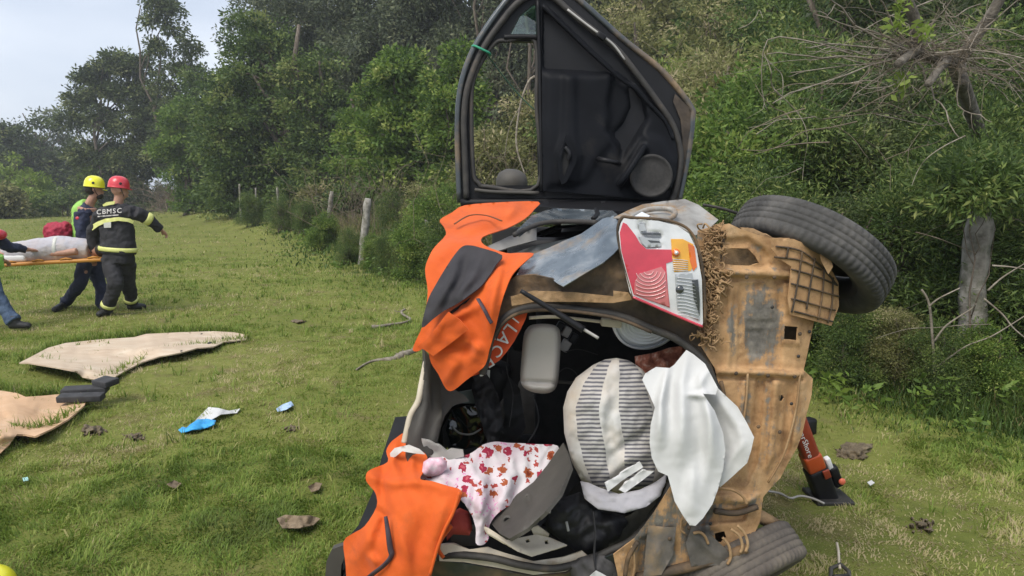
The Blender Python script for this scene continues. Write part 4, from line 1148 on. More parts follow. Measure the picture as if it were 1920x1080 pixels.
PAN = [(1309, 432), (1340, 424), (1367, 419), (1388, 429), (1420, 440), (1447, 447), (1482, 446), (1500, 470), (1520, 530), (1528, 560), (1526, 604), (1513, 667), (1507, 694), (1524, 710), (1522, 740), (1513, 775), (1504, 815), (1494, 841), (1479, 866), (1463, 897), (1447, 913), (1431, 932), (1425, 978), (1400, 1032), (1340, 1058), (1287, 1065), (1258, 1076), (1215, 1095), (1165, 1110), (1150, 1040), (1190, 1010), (1225, 963), (1262, 905), (1305, 860), (1340, 800), (1352, 740), (1340, 690), (1315, 650), (1318, 606), (1316, 524), (1308, 470)]
def pan_d(x, y):
    d = 2.20 + .00022 * (x - 1320) + .05 * np.clip((x - 1480) / 60, 0, 1) ** 2
    d = d - .03 * np.exp(-((y - 930) / 120) ** 2) * np.clip((1450 - x) / 200, 0, 1)
    return d
em = [([(1350, 450), (1400, 445), (1434, 468), (1449, 500), (1410, 507), (1350, 502)], -.014, 6), ([(1356, 462), (1402, 460), (1424, 478), (1430, 498), (1404, 502), (1354, 500)], .008, 4),
      ([(1312, 500), (1484, 506), (1486, 522), (1312, 515)], .022, 5), ([(1312, 516), (1484, 522), (1484, 530), (1312, 524)], -.012, 4),
      ([(1386, 530), (1468, 530), (1464, 692), (1382, 692)], -.012, 5), ([(1400, 545), (1456, 545), (1454, 600), (1400, 600)], .006, 4), ([(1398, 618), (1430, 618), (1430, 668), (1398, 668)], -.007, 4),
      ([(1366, 540), (1376, 540), (1370, 690), (1360, 690)], .010, 4), ([(1345, 690), (1510, 696), (1505, 708), (1345, 702)], .020, 5), ([(1345, 704), (1505, 709), (1505, 716), (1345, 711)], -.010, 4),
      ([(1418, 712), (1434, 712), (1420, 866), (1400, 905)], -.020, 5), ([(1450, 712), (1463, 712), (1452, 856), (1436, 884)], .018, 5), ([(1476, 712), (1490, 714), (1480, 846), (1464, 858)], -.016, 5),
      ([(1392, 712), (1403, 712), (1390, 834), (1376, 854)], .014, 5), ([(1466, 598), (1503, 601), (1501, 648), (1464, 646)], .007, 4),
      ([(1300, 903), (1345, 926), (1424, 926), (1408, 944), (1330, 942)], .024, 5), ([(1290, 962), (1400, 957), (1395, 976), (1290, 986)], -.024, 5), ([(1270, 936), (1300, 934), (1306, 980), (1276, 984)], .014, 5), ([(1200, 1010), (1260, 990), (1240, 1070), (1190, 1090)], -.018, 5),
      ([(1322, 960), (1350, 960), (1350, 994), (1320, 992)], .012, 4), ([(1372, 935), (1420, 932), (1412, 952), (1376, 952)], .012, 4), ([(1495, 712), (1512, 712), (1496, 830), (1484, 838)], .010, 4), ([(1310, 880), (1330, 860), (1350, 800), (1362, 800), (1352, 860), (1326, 896)], .012, 4)]
SQ = [(1471, 611), (1496, 613), (1494, 638), (1469, 636)]
OV = [(1358, 468), (1372, 465), (1402, 466), (1416, 480), (1424, 494), (1404, 498), (1374, 497), (1358, 494)]
HO = [(1460, 742), (1467, 740), (1471, 746), (1467, 752), (1460, 751)]
H2 = [(1340, 1000), (1358, 996), (1362, 1008), (1352, 1018), (1342, 1016)]
pn = sheet('rear_panel', PAN, pan_d, PANM, car, step=4.2, thick=.004, emboss=em, embk=1.0, tintf=grime, crump=[(.004, 70), (.0014, 16)], holes=[SQ, OV, HO, H2], seed=5)
sheet('inner_panel', [(1346, 455), (1430, 455), (1430, 505), (1346, 505)], 2.27, MUDDY, pn, step=10, seed=7)
sheet('inner_panel', [(1460, 602), (1506, 604), (1504, 648), (1460, 646)], 2.30, MUDDY_DARK, pn, step=10, seed=8)
sheet('inner_panel', [(1335, 990), (1370, 990), (1370, 1025), (1335, 1025)], 2.30, MUDDY_DARK, pn, step=10, seed=9)
for i, (px, py) in enumerate(((1448, 576), (1497, 668), (1518, 622), (1332, 982), (1484, 757), (1440, 705))):
    MB().lathe([(.0, .0035), (.0045, .0035), (.006, .0)], at(px, py, float(pan_d(np.array([px]), np.array([py]))[0]) - .006), (0, -1, 0), 10).build('bolt', STEEL, pn)
# wheel-arch liner with ribs
GL = [(1447, 447), (1488, 448), (1522, 462), (1540, 474), (1556, 500), (1572, 530), (1573, 574), (1559, 611), (1527, 602), (1482, 590), (1478, 560), (1484, 500), (1462, 486), (1446, 466)]
gl_d = lambda x, y: 2.19 + .10 * np.clip((x - 1450) / 120, 0, 1) ** 2
ln = sheet('arch_liner', GL, gl_d, PANM, car, step=6, thick=.004, tintf=lambda x, y: np.full(x.shape, .18), crump=[(.002, 40)], seed=10)
def rib(pts): 
    P_ = np.array(pts, float); dd = gl_d(P_[:, 0], P_[:, 1]) - .006
    tubepx('rib', np.concatenate([P_, dd[:, None]], 1), 0, .0032, MUDDY_DARK, ln, 5)
for pts in ([(1455, 462), (1500, 470), (1540, 500), (1570, 535)], [(1452, 482), (1500, 488), (1540, 506)], [(1484, 505), (1530, 518), (1570, 535)], [(1484, 532), (1530, 544), (1573, 556)], [(1484, 560), (1530, 572), (1566, 582)], [(1490, 584), (1530, 594), (1561, 603)],
            [(1478, 465), (1474, 484)], [(1504, 472), (1498, 515), (1490, 560), (1484, 586)], [(1528, 484), (1520, 530), (1512, 580)], [(1546, 500), (1542, 550), (1534, 600)], [(1562, 520), (1560, 570), (1552, 606)]):
    rib(pts)
sheet('bracket', [(1541, 434), (1547, 432), (1552, 470), (1562, 500), (1553, 514), (1540, 490), (1536, 462)], 2.20, MUDDY, car, step=7, thick=.004, crump=[(.004, 16)], seed=11)
sheet('arch_edge', [(1388, 426), (1412, 428), (1450, 446), (1484, 446), (1480, 458), (1446, 456), (1404, 446)], 2.24, MUDDY, car, step=7, thick=.006, crump=[(.006, 18)], seed=12)
# bits hanging under the panel: pipes, loom, clips
for nm, pts, r in (('brake_pipe', [(1402, 700), (1398, 760), (1384, 830), (1352, 890), (1330, 930)], .004), ('brake_pipe', [(1500, 700), (1492, 770), (1470, 850), (1440, 905)], .004), ('wiring_loom', [(1352, 715), (1362, 780), (1350, 850), (1318, 900), (1296, 950)], .007), ('hanger', [(1316, 965), (1300, 985), (1306, 1006), (1324, 1010)], .005), ('hanger', [(1278, 972), (1276, 992), (1284, 1000)], .004), ('bumper_rail', [(1340, 958), (1380, 962), (1420, 950)], .010), ('bracket_edge', [(1196, 1016), (1178, 1046), (1172, 1080)], .008), ('bracket_edge', [(1186, 1024), (1190, 1060), (1184, 1090)], .005)):
    P_ = np.array(pts, float); dd = pan_d(P_[:, 0], P_[:, 1]) - r - .012
    tubepx(nm, np.concatenate([P_, dd[:, None]], 1), 0, r, MUDDY if r < .006 else MUDDY_DARK, pn, 6)
for i, (px, py) in enumerate(((1400, 520), (1350, 522), (1452, 520), (1500, 626), (1380, 700), (1440, 704), (1490, 706), (1338, 935), (1388, 940), (1292, 990), (1256, 1010), (1422, 800), (1462, 810))):
    MB().lathe([(.0, .004), (.005, .004), (.007, .0)], at(px, py, float(pan_d(np.array([px]), np.array([py]))[0]) - .018), (0, -1, 0), 8).build('bolt', MUDDY_DARK, pn)
# torn, frayed strip of roots and foam beside the lamp
r_ = np.random.default_rng(5)
mb = MB()
for i in range(240):
    y = r_.uniform(432, 642); xc = 1331 + 8 * math.sin(y * .05) + (12 if y < 460 else 0)
    x = xc + r_.normal(0, 9)
    p = [(x, y, 2.185)]
    for k in range(4):
        a_ = r_.uniform(0, 6.28); p.append((p[-1][0] + math.cos(a_) * 9, p[-1][1] + math.sin(a_) * 9, 2.185 + r_.uniform(-.02, .012)))
    mb.tube(line3(p, 0, 3), r_.uniform(.0012, .0036), 5)
tag(mb.build('torn_fibres', MUDDY, car), kind='stuff')
sheet('backing_strip', [(1310, 440), (1345, 425), (1362, 432), (1352, 500), (1350, 600), (1338, 650), (1318, 640)], 2.215, MUDDY_DARK, car, step=9, crump=[(.006, 14)], seed=14)
for pts in ([(1382, 985), (1396, 1000), (1402, 1020), (1398, 1034)], [(1370, 992), (1386, 1004), (1392, 1024), (1388, 1036)], [(1355, 1008), (1366, 1022), (1370, 1044), (1364, 1058)], [(1345, 915), (1372, 918), (1392, 930), (1400, 945)], [(1300, 1000), (1312, 998), (1322, 1006), (1328, 1020)]):
    tubepx('cable', pts, 2.14, .005, MUDDY, car, 6)
tubepx('lower_beam', [(1190, 1085), (1260, 1070), (1330, 1052), (1400, 1028)], 2.17, .018, MUDDY_DARK, car, 8)
sheet('torn_plate', [(1298, 985), (1335, 1005), (1372, 1040), (1350, 1060), (1296, 1062), (1286, 1020)], 2.15, MUD_GREY, car, step=8, crump=[(.004, 30)], folds=[([(1300, 1000), (1350, 1050)], .012, 5)], seed=15)
sheet('torn_plate', [(1215, 985), (1268, 990), (1262, 1040), (1240, 1078), (1206, 1082)], 2.15, MUD_GREY, car, step=8, crump=[(.004, 30)], folds=[([(1240, 985), (1225, 1075)], .012, 5)], seed=16)

# --- tail lamp
def tl_d(x, y): return 2.175 - .00012 * (x - 1160) - .028 * np.exp(-((x - 1250) / 110) ** 2 - ((y - 500) / 150) ** 2)
TLO = [(1164, 418), (1170, 409), (1182, 411), (1234, 414), (1270, 423), (1292, 438), (1306, 467), (1316, 524), (1318, 606), (1316, 612), (1250, 582), (1187, 556), (1181, 548), (1172, 510), (1164, 471), (1160, 435)]
tl = sheet('tail_light', TLO, tl_d, WHITE_L, car, step=7, thick=.05, seed=20, emboss=[([(1205, 436), (1240, 437), (1240, 448), (1200, 446)], -.008, 5), ([(1196, 452), (1236, 456), (1240, 464), (1208, 464)], -.007, 5), ([(1199, 422), (1210, 420), (1214, 432), (1198, 434)], -.01, 5)])
def lens(name, pg, mat, up, **kw):
    return sheet(name, pg, lambda x, y: tl_d(x, y) - up, mat, tl, step=5, thick=.006, **kw)
lens('red_lens', [(1168, 417), (1175, 420), (1192, 442), (1200, 456), (1212, 467), (1259, 468), (1261, 490), (1249, 494), (1252, 540), (1256, 577), (1188, 552), (1176, 512), (1165, 470), (1162, 436)], RED_L, .002, seed=21)
rf = lens('ribbed_reflector', [(1198, 513), (1222, 506), (1240, 500), (1248, 510), (1255, 575), (1222, 564), (1189, 551), (1190, 530)], PINK_L, .004, seed=22)
for k in range(9):
    mb = MB(); rr = 9 + 7.2 * k; pts = []
    for a_ in np.linspace(.15, 2.9, 26):
        x, y = 1216 + rr * math.cos(a_), 507 + rr * math.sin(a_) * .92
        if inside(np.array([x]), np.array([y]), [(1192, 512), (1246, 503), (1254, 573), (1192, 550)])[0]: pts.append((x, y))
    if len(pts) > 3:
        P_ = np.array(pts); dd = tl_d(P_[:, 0], P_[:, 1]) - .0052
        tubepx('ridge', np.concatenate([P_, dd[:, None]], 1), 0, .0016, lens_mat('ridge', (.8, .42, .42)) if k == 0 else bpy.data.materials['ridge'], rf, 5, k=2)
am = lens('amber_lens', [(1258, 448), (1280, 448), (1300, 458), (1304, 492), (1295, 508), (1264, 510), (1260, 480)], AMBER_L, .0015, seed=23)
lens('orange_lens', [(1290, 456), (1302, 462), (1307, 500), (1300, 508), (1294, 490)], ORANGE_L, .003, seed=24)
MB().lathe([(.001, .004), (.006, .006), (.011, .002), (.013, -.004)], at(1268, 474, tl_d(np.array([1268.]), np.array([474.]))[0] - .006), (0, -1, .1), 18).build('bulb_ring', ORANGE_L, am)
MB().lathe([(.001, .009), (.005, .007), (.007, .002)], at(1268, 474, tl_d(np.array([1268.]), np.array([474.]))[0] - .008), (0, -1, .1), 14).build('bulb', WHITE_L, am)
rv = lens('reverse_lens', [(1266, 514), (1298, 512), (1300, 528), (1312, 596), (1311, 602), (1270, 580), (1267, 545)], CLEAR_L, .003, seed=25)
for k in range(12):
    y = 522 + k * 6.2; P_ = np.array([(1269 + k * .15, y - 2 + k * .2), (1285, y), (1301 + k * .9, y + 2 + k * .6)]); dd = tl_d(P_[:, 0], P_[:, 1]) - .0055
    tubepx('ridge', np.concatenate([P_, dd[:, None]], 1), 0, .0011, bpy.data.materials['white_reflector'], rv, 4, k=2)
MB().lathe([(.001, .004), (.010, .003), (.013, -.003)], at(1275, 543, tl_d(np.array([1275.]), np.array([543.]))[0] - .006), (0, -1, 0), 18).build('bulb', DARK_L, rv)
lens('slit_shade', [(1204, 436), (1238, 437), (1240, 441), (1208, 441)], DARK_L, .001, seed=27); lens('facet_shade', [(1198, 444), (1236, 448), (1240, 462), (1212, 464), (1204, 456)], CLEAR_L, .001, seed=28); lens('facet_shade', [(1196, 420), (1208, 419), (1212, 432), (1200, 434)], CLEAR_L, .001, seed=29); lens('facet_shade', [(1214, 450), (1236, 452), (1238, 455), (1220, 455)], DARK_L, .002, seed=30)  # shading of the chrome facets and slit, painted as grey and dark pieces
for k in range(6):
    P_ = np.array([(1261, 486 + k * 4.0), (1276, 487 + k * 4.0), (1290, 489 + k * 3.6)]); dd = tl_d(P_[:, 0], P_[:, 1]) - .0035
    tubepx('ridge', np.concatenate([P_, dd[:, None]], 1), 0, .001, bpy.data.materials['white_reflector'], am, 4, k=2)
lens('dark_reflector', [(1298, 526), (1309, 524), (1312, 560), (1312, 592), (1301, 560)], DARK_L, .006, seed=26)
mb = MB(); mb.tube(np.concatenate([line3([(x, y, tl_d(np.array([float(x)]), np.array([float(y)]))[0] - .002) for x, y in ((1187, 557), (1218, 570), (1250, 584), (1285, 599), (1317, 612))], 0, 4)]), .0075, 6, flat=.6); mb.build('lower_rim', RED_L, tl)
mb = MB(); mb.tube(line3([(x, y, tl_d(np.array([float(x)]), np.array([float(y)]))[0] + .004) for x, y in ((1187, 560), (1176, 520), (1164, 474), (1158, 432), (1166, 408), (1184, 408), (1236, 411), (1274, 420), (1296, 436), (1310, 468), (1320, 526), (1322, 608))], 0, 4), .005, 6); mb.build('gasket', MUDDY_DARK, tl)

# --- sheet metal above and around the opening
PALEF = [(1150, 408), (1178, 394), (1205, 383), (1245, 377), (1284, 373), (1310, 384), (1347, 412), (1330, 428), (1305, 441), (1276, 427), (1234, 416), (1182, 411)]
fd = sheet('bent_fender', PALEF, [(1160, 408, 2.30), (1205, 384, 2.52), (1284, 374, 2.58), (1345, 412, 2.34), (1305, 440, 2.22), (1234, 416, 2.21), (1182, 411, 2.21)], PAINT_PALE, car, step=7, folds=[([(1178, 407), (1215, 396), (1262, 396)], -.05, 8), ([(1205, 405), (1235, 399), (1255, 404)], .03, 6), ([(1280, 376), (1292, 400), (1300, 436)], .03, 10)], crump=[(.008, 60)], seed=30)
MB().tube(line3([(1182, 408, 2.26), (1212, 394, 2.34), (1250, 391, 2.36), (1266, 399, 2.32), (1255, 410, 2.26), (1225, 412, 2.23)], 0), .009, 8).build('bent_lip', PAINT_PALE, fd)
tubepx('trim_line', [(1318, 384), (1350, 390), (1390, 402), (1420, 412)], 2.55, .006, RUBBER, car, 6)
DENT = [(967, 519), (975, 503), (1001, 476), (1030, 464), (1056, 452), (1090, 438), (1116, 420), (1130, 410), (1150, 404), (1163, 420), (1164, 460), (1150, 476), (1130, 493), (1094, 514), (1056, 537), (1046, 532), (1034, 523), (1000, 517)]
sheet('dented_panel', DENT, [(967, 519, 2.30), (1001, 476, 2.42), (1056, 453, 2.42), (1116, 420, 2.40), (1160, 408, 2.30), (1164, 460, 2.19), (1130, 493, 2.17), (1056, 537, 2.14), (1034, 523, 2.22)], PAINT_BLUE, car, step=6, thick=.003, folds=[([(985, 512), (1020, 488), (1080, 470), (1160, 432)], .030, 9), ([(1000, 500), (1050, 478), (1120, 445)], -.026, 8), ([(1040, 522), (1070, 500), (1110, 488), (1150, 462)], -.014, 6), ([(1056, 530), (1090, 498), (1160, 450)], .012, 12), ([(1130, 412), (1140, 440), (1160, 452)], .012, 10)], crump=[(.006, 60), (.0012, 16)], seed=31)
sheet('opening_sill', [(930, 600), (940, 560), (952, 530), (967, 517), (1000, 515), (1034, 522), (1056, 536), (1094, 512), (1130, 490), (1162, 462), (1172, 510), (1184, 556), (1220, 572), (1250, 585), (1316, 614), (1322, 650), (1340, 700), (1358, 760), (1345, 800), (1334, 760), (1326, 715), (1305, 670), (1268, 640), (1223, 618), (1160, 592), (1093, 582), (1040, 577), (997, 577), (962, 586), (944, 606), (930, 640)],
      [(930, 610, 2.27), (967, 519, 2.28), (1056, 537, 2.19), (1162, 465, 2.23), (1184, 560, 2.21), (1316, 614, 2.20), (1358, 760, 2.20), (1223, 618, 2.25), (1093, 582, 2.26), (997, 577, 2.28)], MUDDY_DARK, car, step=7, thick=.006, folds=[([(950, 570), (1000, 556), (1080, 560), (1184, 578)], .010, 8), ([(950, 545), (1000, 538), (1080, 545), (1170, 545)], -.008, 9)], crump=[(.004, 22)], seed=32)
sheet('mud_strip', [(958, 556), (1000, 545), (1080, 548), (1150, 556), (1150, 545), (1178, 548), (1186, 562), (1150, 568), (1080, 566), (1000, 566), (960, 574)], 2.195, MUDDY, car, step=6, crump=[(.004, 14)], seed=33)
SEAL = [(826, 1022, 2.28), (820, 985, 2.3)]
tubepx('rubber_seal', [(905, 700, 2.26), (912, 672, 2.25), (922, 630, 2.25), (938, 604, 2.25), (962, 586, 2.245), (997, 577, 2.24), (1045, 577, 2.235), (1093, 581, 2.23), (1160, 592, 2.225), (1223, 617, 2.215), (1267, 635, 2.205), (1306, 664, 2.195), (1330, 698, 2.185), (1346, 740, 2.18), (1346, 780, 2.18), (1330, 830, 2.185), (1296, 876, 2.19), (1256, 912, 2.19), (1228, 960, 2.19), (1188, 1010, 2.19), (1140, 1034, 2.19), (1096, 1052, 2.19), (1040, 1066, 2.19), (980, 1060, 2.19), (920, 1046, 2.2), (850, 1040, 2.22), (822, 1046, 2.24)], 0, .013, RUBBER, car, 8)
tubepx('seal_lip', [(915, 672, 2.235), (926, 632, 2.235), (942, 608, 2.235), (964, 591, 2.23), (998, 582, 2.225), (1045, 582, 2.22), (1093, 586, 2.215), (1160, 598, 2.21), (1222, 623, 2.2)], 0, .006, MUDDY_DARK, car, 6)
# gas strut across the opening
tubepx('gas_strut', [(976, 545, 2.17), (1040, 584, 2.16), (1094, 618, 2.15)], 0, [.007, .012], PLASTIC, car, 10)
tubepx('strut_rod', [(1090, 615, 2.15), (1122, 634, 2.145)], 0, .005, GREYTRIM, car, 8)
# rail of the upper door opening and the door gap
sheet('roof_rail', [(967, 434), (997, 404), (1018, 396), (1041, 390), (1149, 395), (1164, 408), (1140, 412), (1115, 415), (1060, 413), (1019, 416), (990, 428), (975, 440)], [(967, 434, 2.6), (997, 404, 2.95), (1041, 390, 3.3), (1149, 395, 3.1), (1164, 408, 2.5), (1019, 416, 2.8)], PAINT_BLUE, car, step=7, thick=.01, folds=[([(985, 422), (1019, 405), (1150, 404)], .03, 7)], seed=34)
tubepx('door_seal', [(965, 440, 2.55), (990, 428, 2.7), (1019, 418, 2.75), (1060, 415, 2.75), (1118, 417, 2.6)], 0, .010, RUBBER, car, 8)
tubepx('door_catch', [(1118, 392, 2.95), (1120, 402, 2.85), (1112, 410, 2.8)], 0, .010, PLASTIC, car, 6)
sheet('headlining_strip', [(905, 466), (955, 443), (1006, 427), (1006, 450), (960, 462), (926, 473)], [(905, 466, 2.6), (1006, 427, 2.9), (1006, 450, 2.85)], GREYTRIM, car, step=8, thick=.012, seed=35)
# near edge of the roof, grey rim, left
sheet('roof_frame', [(796, 655), (815, 680), (838, 722), (872, 742), (880, 752), (850, 760), (834, 780), (824, 812), (817, 842), (806, 860), (798, 880), (790, 908), (768, 908), (764, 860), (766, 806), (778, 775), (787, 748), (793, 715), (798, 680)], [(797, 670, 2.42), (872, 745, 2.52), (790, 800, 2.37), (824, 812, 2.42), (780, 900, 2.31)], GREYDARK, car, step=6, thick=.03, folds=[([(800, 690), (800, 760), (782, 830)], .015, 6), ([(850, 752), (822, 790), (808, 850)], .012, 5)], seed=36)
tubepx('roof_gutter', [(800, 672, 2.45), (790, 722, 2.42), (784, 752, 2.40), (770, 778, 2.38), (763, 806, 2.36), (758, 830, 2.35)], 0, .011, CREAM, car, 8)
for px, py in ((992, 937), (952, 978)):
    MB().lathe([(.011, -.006), (.012, .006), (.017, .007), (.021, .001)], at(px, py, 2.165 if px < 970 else 2.20), (-.2, -.9, .3), 18).build('boss', GREYDARK, car)
    MB().lathe([(.001, .0), (.011, .0)], at(px, py, 2.166 if px < 970 else 2.201), (-.2, -.9, .3), 14).build('boss_hole', CABIN, car)
CLOTHB = surf('black_crumpled_cloth', [(.3, (.008, .008, .009)), (.7, (.020, .020, .022))], 12, .7, bump=.3, bscale=60)
sheet('torn_lining', [(888, 700), (905, 690), (925, 720), (938, 760), (944, 800), (940, 838), (918, 840), (905, 800), (893, 760), (884, 730)], 2.62, CLOTHB, car, step=5, thick=.004, crump=[(.02, 30)], crease=[(.02, 60, 12, 80)], seed=101)
sheet('torn_lining', [(940, 690), (975, 730), (985, 800), (970, 835), (940, 836), (946, 780)], 2.7, CLOTHB, car, step=6, thick=.004, crump=[(.02, 40)], seed=102)
sheet('side_glass', [(846, 770), (870, 762), (902, 764), (912, 800), (904, 836), (872, 842), (846, 834), (836, 806)], 2.72, surf('dark_wet_glass', [(.3, (.004, .006, .005)), (.7, (.010, .016, .013))], 5, .08, spec=.8), car, step=6, thick=.004, crump=[(.01, 50)], seed=103)
tubepx('painted_glint', [(848, 800, 2.69), (862, 812, 2.69), (884, 814, 2.69), (902, 804, 2.69)], 0, .004, GREYTRIM, car, 5)  # pale bar painting a glint on the dark side glass
for pts, r in (([(958, 640), (950, 690), (962, 740), (955, 800)], .006), ([(1000, 740), (1010, 790), (990, 830)], .009), ([(1046, 700), (1062, 690), (1080, 700), (1092, 730)], .005), ([(1060, 660), (1085, 655), (1120, 665)], .004)):
    tubepx('loose_belt', pts, 2.6, r, surf('grey_webbing', [(.3, (.03, .03, .032)), (.7, (.06, .058, .06))], 60, .8) if 'grey_webbing' not in bpy.data.materials else bpy.data.materials['grey_webbing'], car, 6, flat=.3)
sheet('window_frame', [(836, 740), (880, 732), (905, 728), (915, 745), (905, 757), (860, 756), (838, 768)], [(836, 740, 2.62), (905, 728, 2.75)], surf('green_grey_frame', [(.3, (.10, .125, .115)), (.7, (.17, .20, .18))], 5, .4), car, step=8, thick=.012, seed=38)
tubepx('window_rim', [(826, 800), (845, 768), (880, 755), (908, 760), (915, 800), (905, 840)], 3.0, .012, PLASTIC, car, 8)
sheet('grey_bracket', [(786, 820), (822, 836), (838, 846), (846, 842), (868, 845), (870, 856), (846, 862), (820, 862), (800, 852), (783, 838)], 2.36, GREYTRIM, car, step=7, thick=.012, emboss=[([(800, 836), (825, 846), (818, 856), (798, 848)], -.008, 5)], seed=39)
tubepx('wire', [(818, 742), (835, 752), (848, 772), (858, 792)], 2.7, .003, PLASTIC, car, 5)
tubepx('belt', [(900, 735), (930, 790), (940, 820), (936, 832)], 2.7, .012, DARKFAB, car, 6, flat=.3)
# bars and bits in the upper back of the cabin
tubepx('cream_rail', [(992, 596, 2.34), (1040, 594, 2.34), (1100, 600, 2.34), (1150, 606, 2.33)], 0, .006, CREAM, car, 6)
MB().box(at(1146, 605, 2.32), (.07, .03, .028), Matrix.Rotation(.1, 3, 'Y'), bev=.006).build('cream_bracket', CREAM, car)
tubepx('hinge_bar', [(1042, 716), (1075, 718)], 2.55, .006, GREYDARK, car, 6)
for px, py, s_, m_ in ((1062, 622, .03, GREYTRIM), (1060, 648, .035, GREYTRIM), (1075, 634, .03, PLASTIC), (1050, 612, .028, PLASTIC)):
    MB().box(at(px, py, 2.62), (s_, .03, s_ * 1.3), Matrix.Rotation(.5, 3, 'Y'), bev=.006).build('buckle', m_, car)
sheet('headrest_tag', [(912, 694), (919, 694), (918, 712), (913, 712)], 2.63, WHITE_L, car, step=4, thick=.002)
MB().box(at(925, 715, 2.76), (.12, .12, .18), Matrix.Rotation(.35, 3, 'Y'), bev=.04).build('speaker_box', PLASTIC, car)

# --- long grey side trim, cream trim and lower lip
sheet('trim_strip', [(1056, 830), (1064, 850), (1070, 876), (1050, 925), (1020, 962), (990, 990), (955, 1010), (936, 1000), (918, 978), (935, 958), (965, 930), (1000, 904), (1026, 872), (1044, 846)], [(1056, 835, 2.34), (1000, 920, 2.2), (936, 990, 2.14)], GREYDARK, car, step=6, thick=.012, emboss=[([(984, 930), (998, 928), (1002, 942), (990, 948)], -.012, 4), ([(945, 970), (958, 968), (960, 984), (948, 988)], -.012, 4)], folds=[([(925, 975), (1000, 918), (1055, 850)], .012, 9)], seed=40)
sheet('trim_strip', [(1064, 850), (1078, 800), (1092, 780), (1100, 830), (1086, 900), (1040, 960), (1000, 1000), (992, 988), (1030, 950), (1066, 890)], [(1078, 800, 2.5), (1000, 1000, 2.25)], PLASTIC, car, step=8, thick=.01, seed=41)
sheet('cream_trim', [(905, 985), (916, 990), (950, 1012), (965, 1010), (1005, 1002), (1032, 1008), (1064, 1022), (1030, 1034), (997, 1044), (970, 1034), (940, 1014), (915, 1000)], [(905, 985, 2.18), (1000, 1040, 2.14), (1064, 1022, 2.2)], CREAM, car, step=6, thick=.008, holes=[[(985, 1012), (992, 1010), (994, 1016), (987, 1018)], [(1021, 1013), (1027, 1012), (1029, 1020), (1022, 1020)]], folds=[([(940, 1012), (990, 1034), (1060, 1022)], .012, 7)], seed=42)
sheet('cream_trim', [(995, 990), (1008, 986), (1030, 1002), (1026, 1012), (1002, 1006)], 2.22, CREAM, car, step=7, thick=.008, seed=43)
sheet('lower_lip', [(822, 1022), (850, 1020), (880, 1030), (915, 1026), (945, 1036), (1000, 1052), (1058, 1044), (1092, 1034), (1110, 1050), (1060, 1072), (1000, 1078), (930, 1064), (870, 1054), (824, 1052)], 2.22, CREAM, car, step=7, thick=.01, folds=[([(830, 1036), (920, 1040), (1000, 1062), (1090, 1048)], .012, 7)], seed=44)
sheet('lower_body', [(800, 1050), (870, 1056), (930, 1068), (1000, 1082), (1060, 1076), (1112, 1054), (1160, 1036), (1190, 1090), (1180, 1170), (1000, 1200), (800, 1190)], [(800, 1050, 2.24), (1190, 1090, 2.2), (1000, 1200, 2.34)], PAINT, car, step=10, thick=.006, folds=[([(830, 1085), (860, 1068), (910, 1058)], .015, 6), ([(860, 1100), (1000, 1110), (1150, 1080)], -.02, 14)], crump=[(.006, 40)], seed=45)
sheet('lower_trim', [(1096, 1030), (1140, 1026), (1190, 1002), (1230, 950), (1262, 905), (1250, 900), (1222, 930), (1180, 968), (1130, 990)], [(1096, 1030, 2.26), (1262, 905, 2.3)], surf('olive_dark_trim', [(.3, (.03, .029, .022)), (.7, (.07, .066, .05))], 9, .8, bump=.3), car, step=8, thick=.01, crump=[(.006, 20)], seed=46)
sheet('foam_block', [(846, 992), (890, 996), (908, 1006), (905, 1022), (870, 1024), (845, 1014)], 2.30, GREYDARK, car, step=8, thick=.05, seed=47)
# opened tailgate, hinged at the roof, edge to the camera
tgt = sheet('tailgate', [(741, 782), (764, 780), (760, 806), (735, 852), (724, 880), (712, 960), (690, 1030), (668, 1130), (610, 1130), (612, 1052), (640, 1022), (672, 985), (700, 920), (716, 856)], [(750, 785, 2.62), (700, 930, 2.5), (630, 1080, 2.42)], PLASTIC, car, step=10, thick=.05, crump=[(.004, 40)], seed=48)
sheet('tailgate_edge', [(612, 1052), (622, 1030), (645, 1022), (648, 1040), (640, 1060), (636, 1130), (606, 1130)], 2.38, GREYDARK, tgt, step=8, thick=.03, seed=49)

# --- raised rear door
DO = [(864, 382), (862, 300), (860, 237), (863, 190), (868, 155), (880, 118), (895, 84), (920, 45), (950, 6), (975, -14), (1040, -22), (1077, -4), (1120, 34), (1166, 74), (1205, 106), (1240, 134), (1270, 168), (1292, 198), (1297, 224), (1294, 260), (1290, 290), (1280, 340), (1270, 385)]
WIN = [(951, 77), (1003, 78), (1006, 200), (1009, 347), (914, 348), (900, 342), (890, 324), (888, 300), (884, 230), (886, 158), (902, 118), (929, 80)]
QW = [(957, 62), (975, 28), (999, 8), (1004, 8), (1007, 66), (960, 66)]
YD = 3.60
door = sheet('rear_door', DO, YD, PLASTIC, car, step=11, thick=.035, holes=[WIN, QW], seed=50)
sheet('quarter_pane', QW, YD + .02, GLASS_T, door, smoothsh=False, step=20, thick=.004)
for pts, r in (([(951, 77), (1003, 78), (1006, 200), (1009, 347), (914, 350), (898, 344), (888, 324), (884, 230), (886, 158), (902, 118), (929, 80), (951, 77)], .011),):
    tubepx('window_seal', pts, YD - .008, r, RUBBER, door, 8)
tubepx('window_bar', [(1008, 2), (1011, 100), (1014, 230), (1016, 360)], YD - .015, .018, PLASTIC, door, 8, flat=.6)
tubepx('quarter_bar', [(945, 70), (975, 69), (1008, 70)], YD - .012, .014, PLASTIC, door, 8)
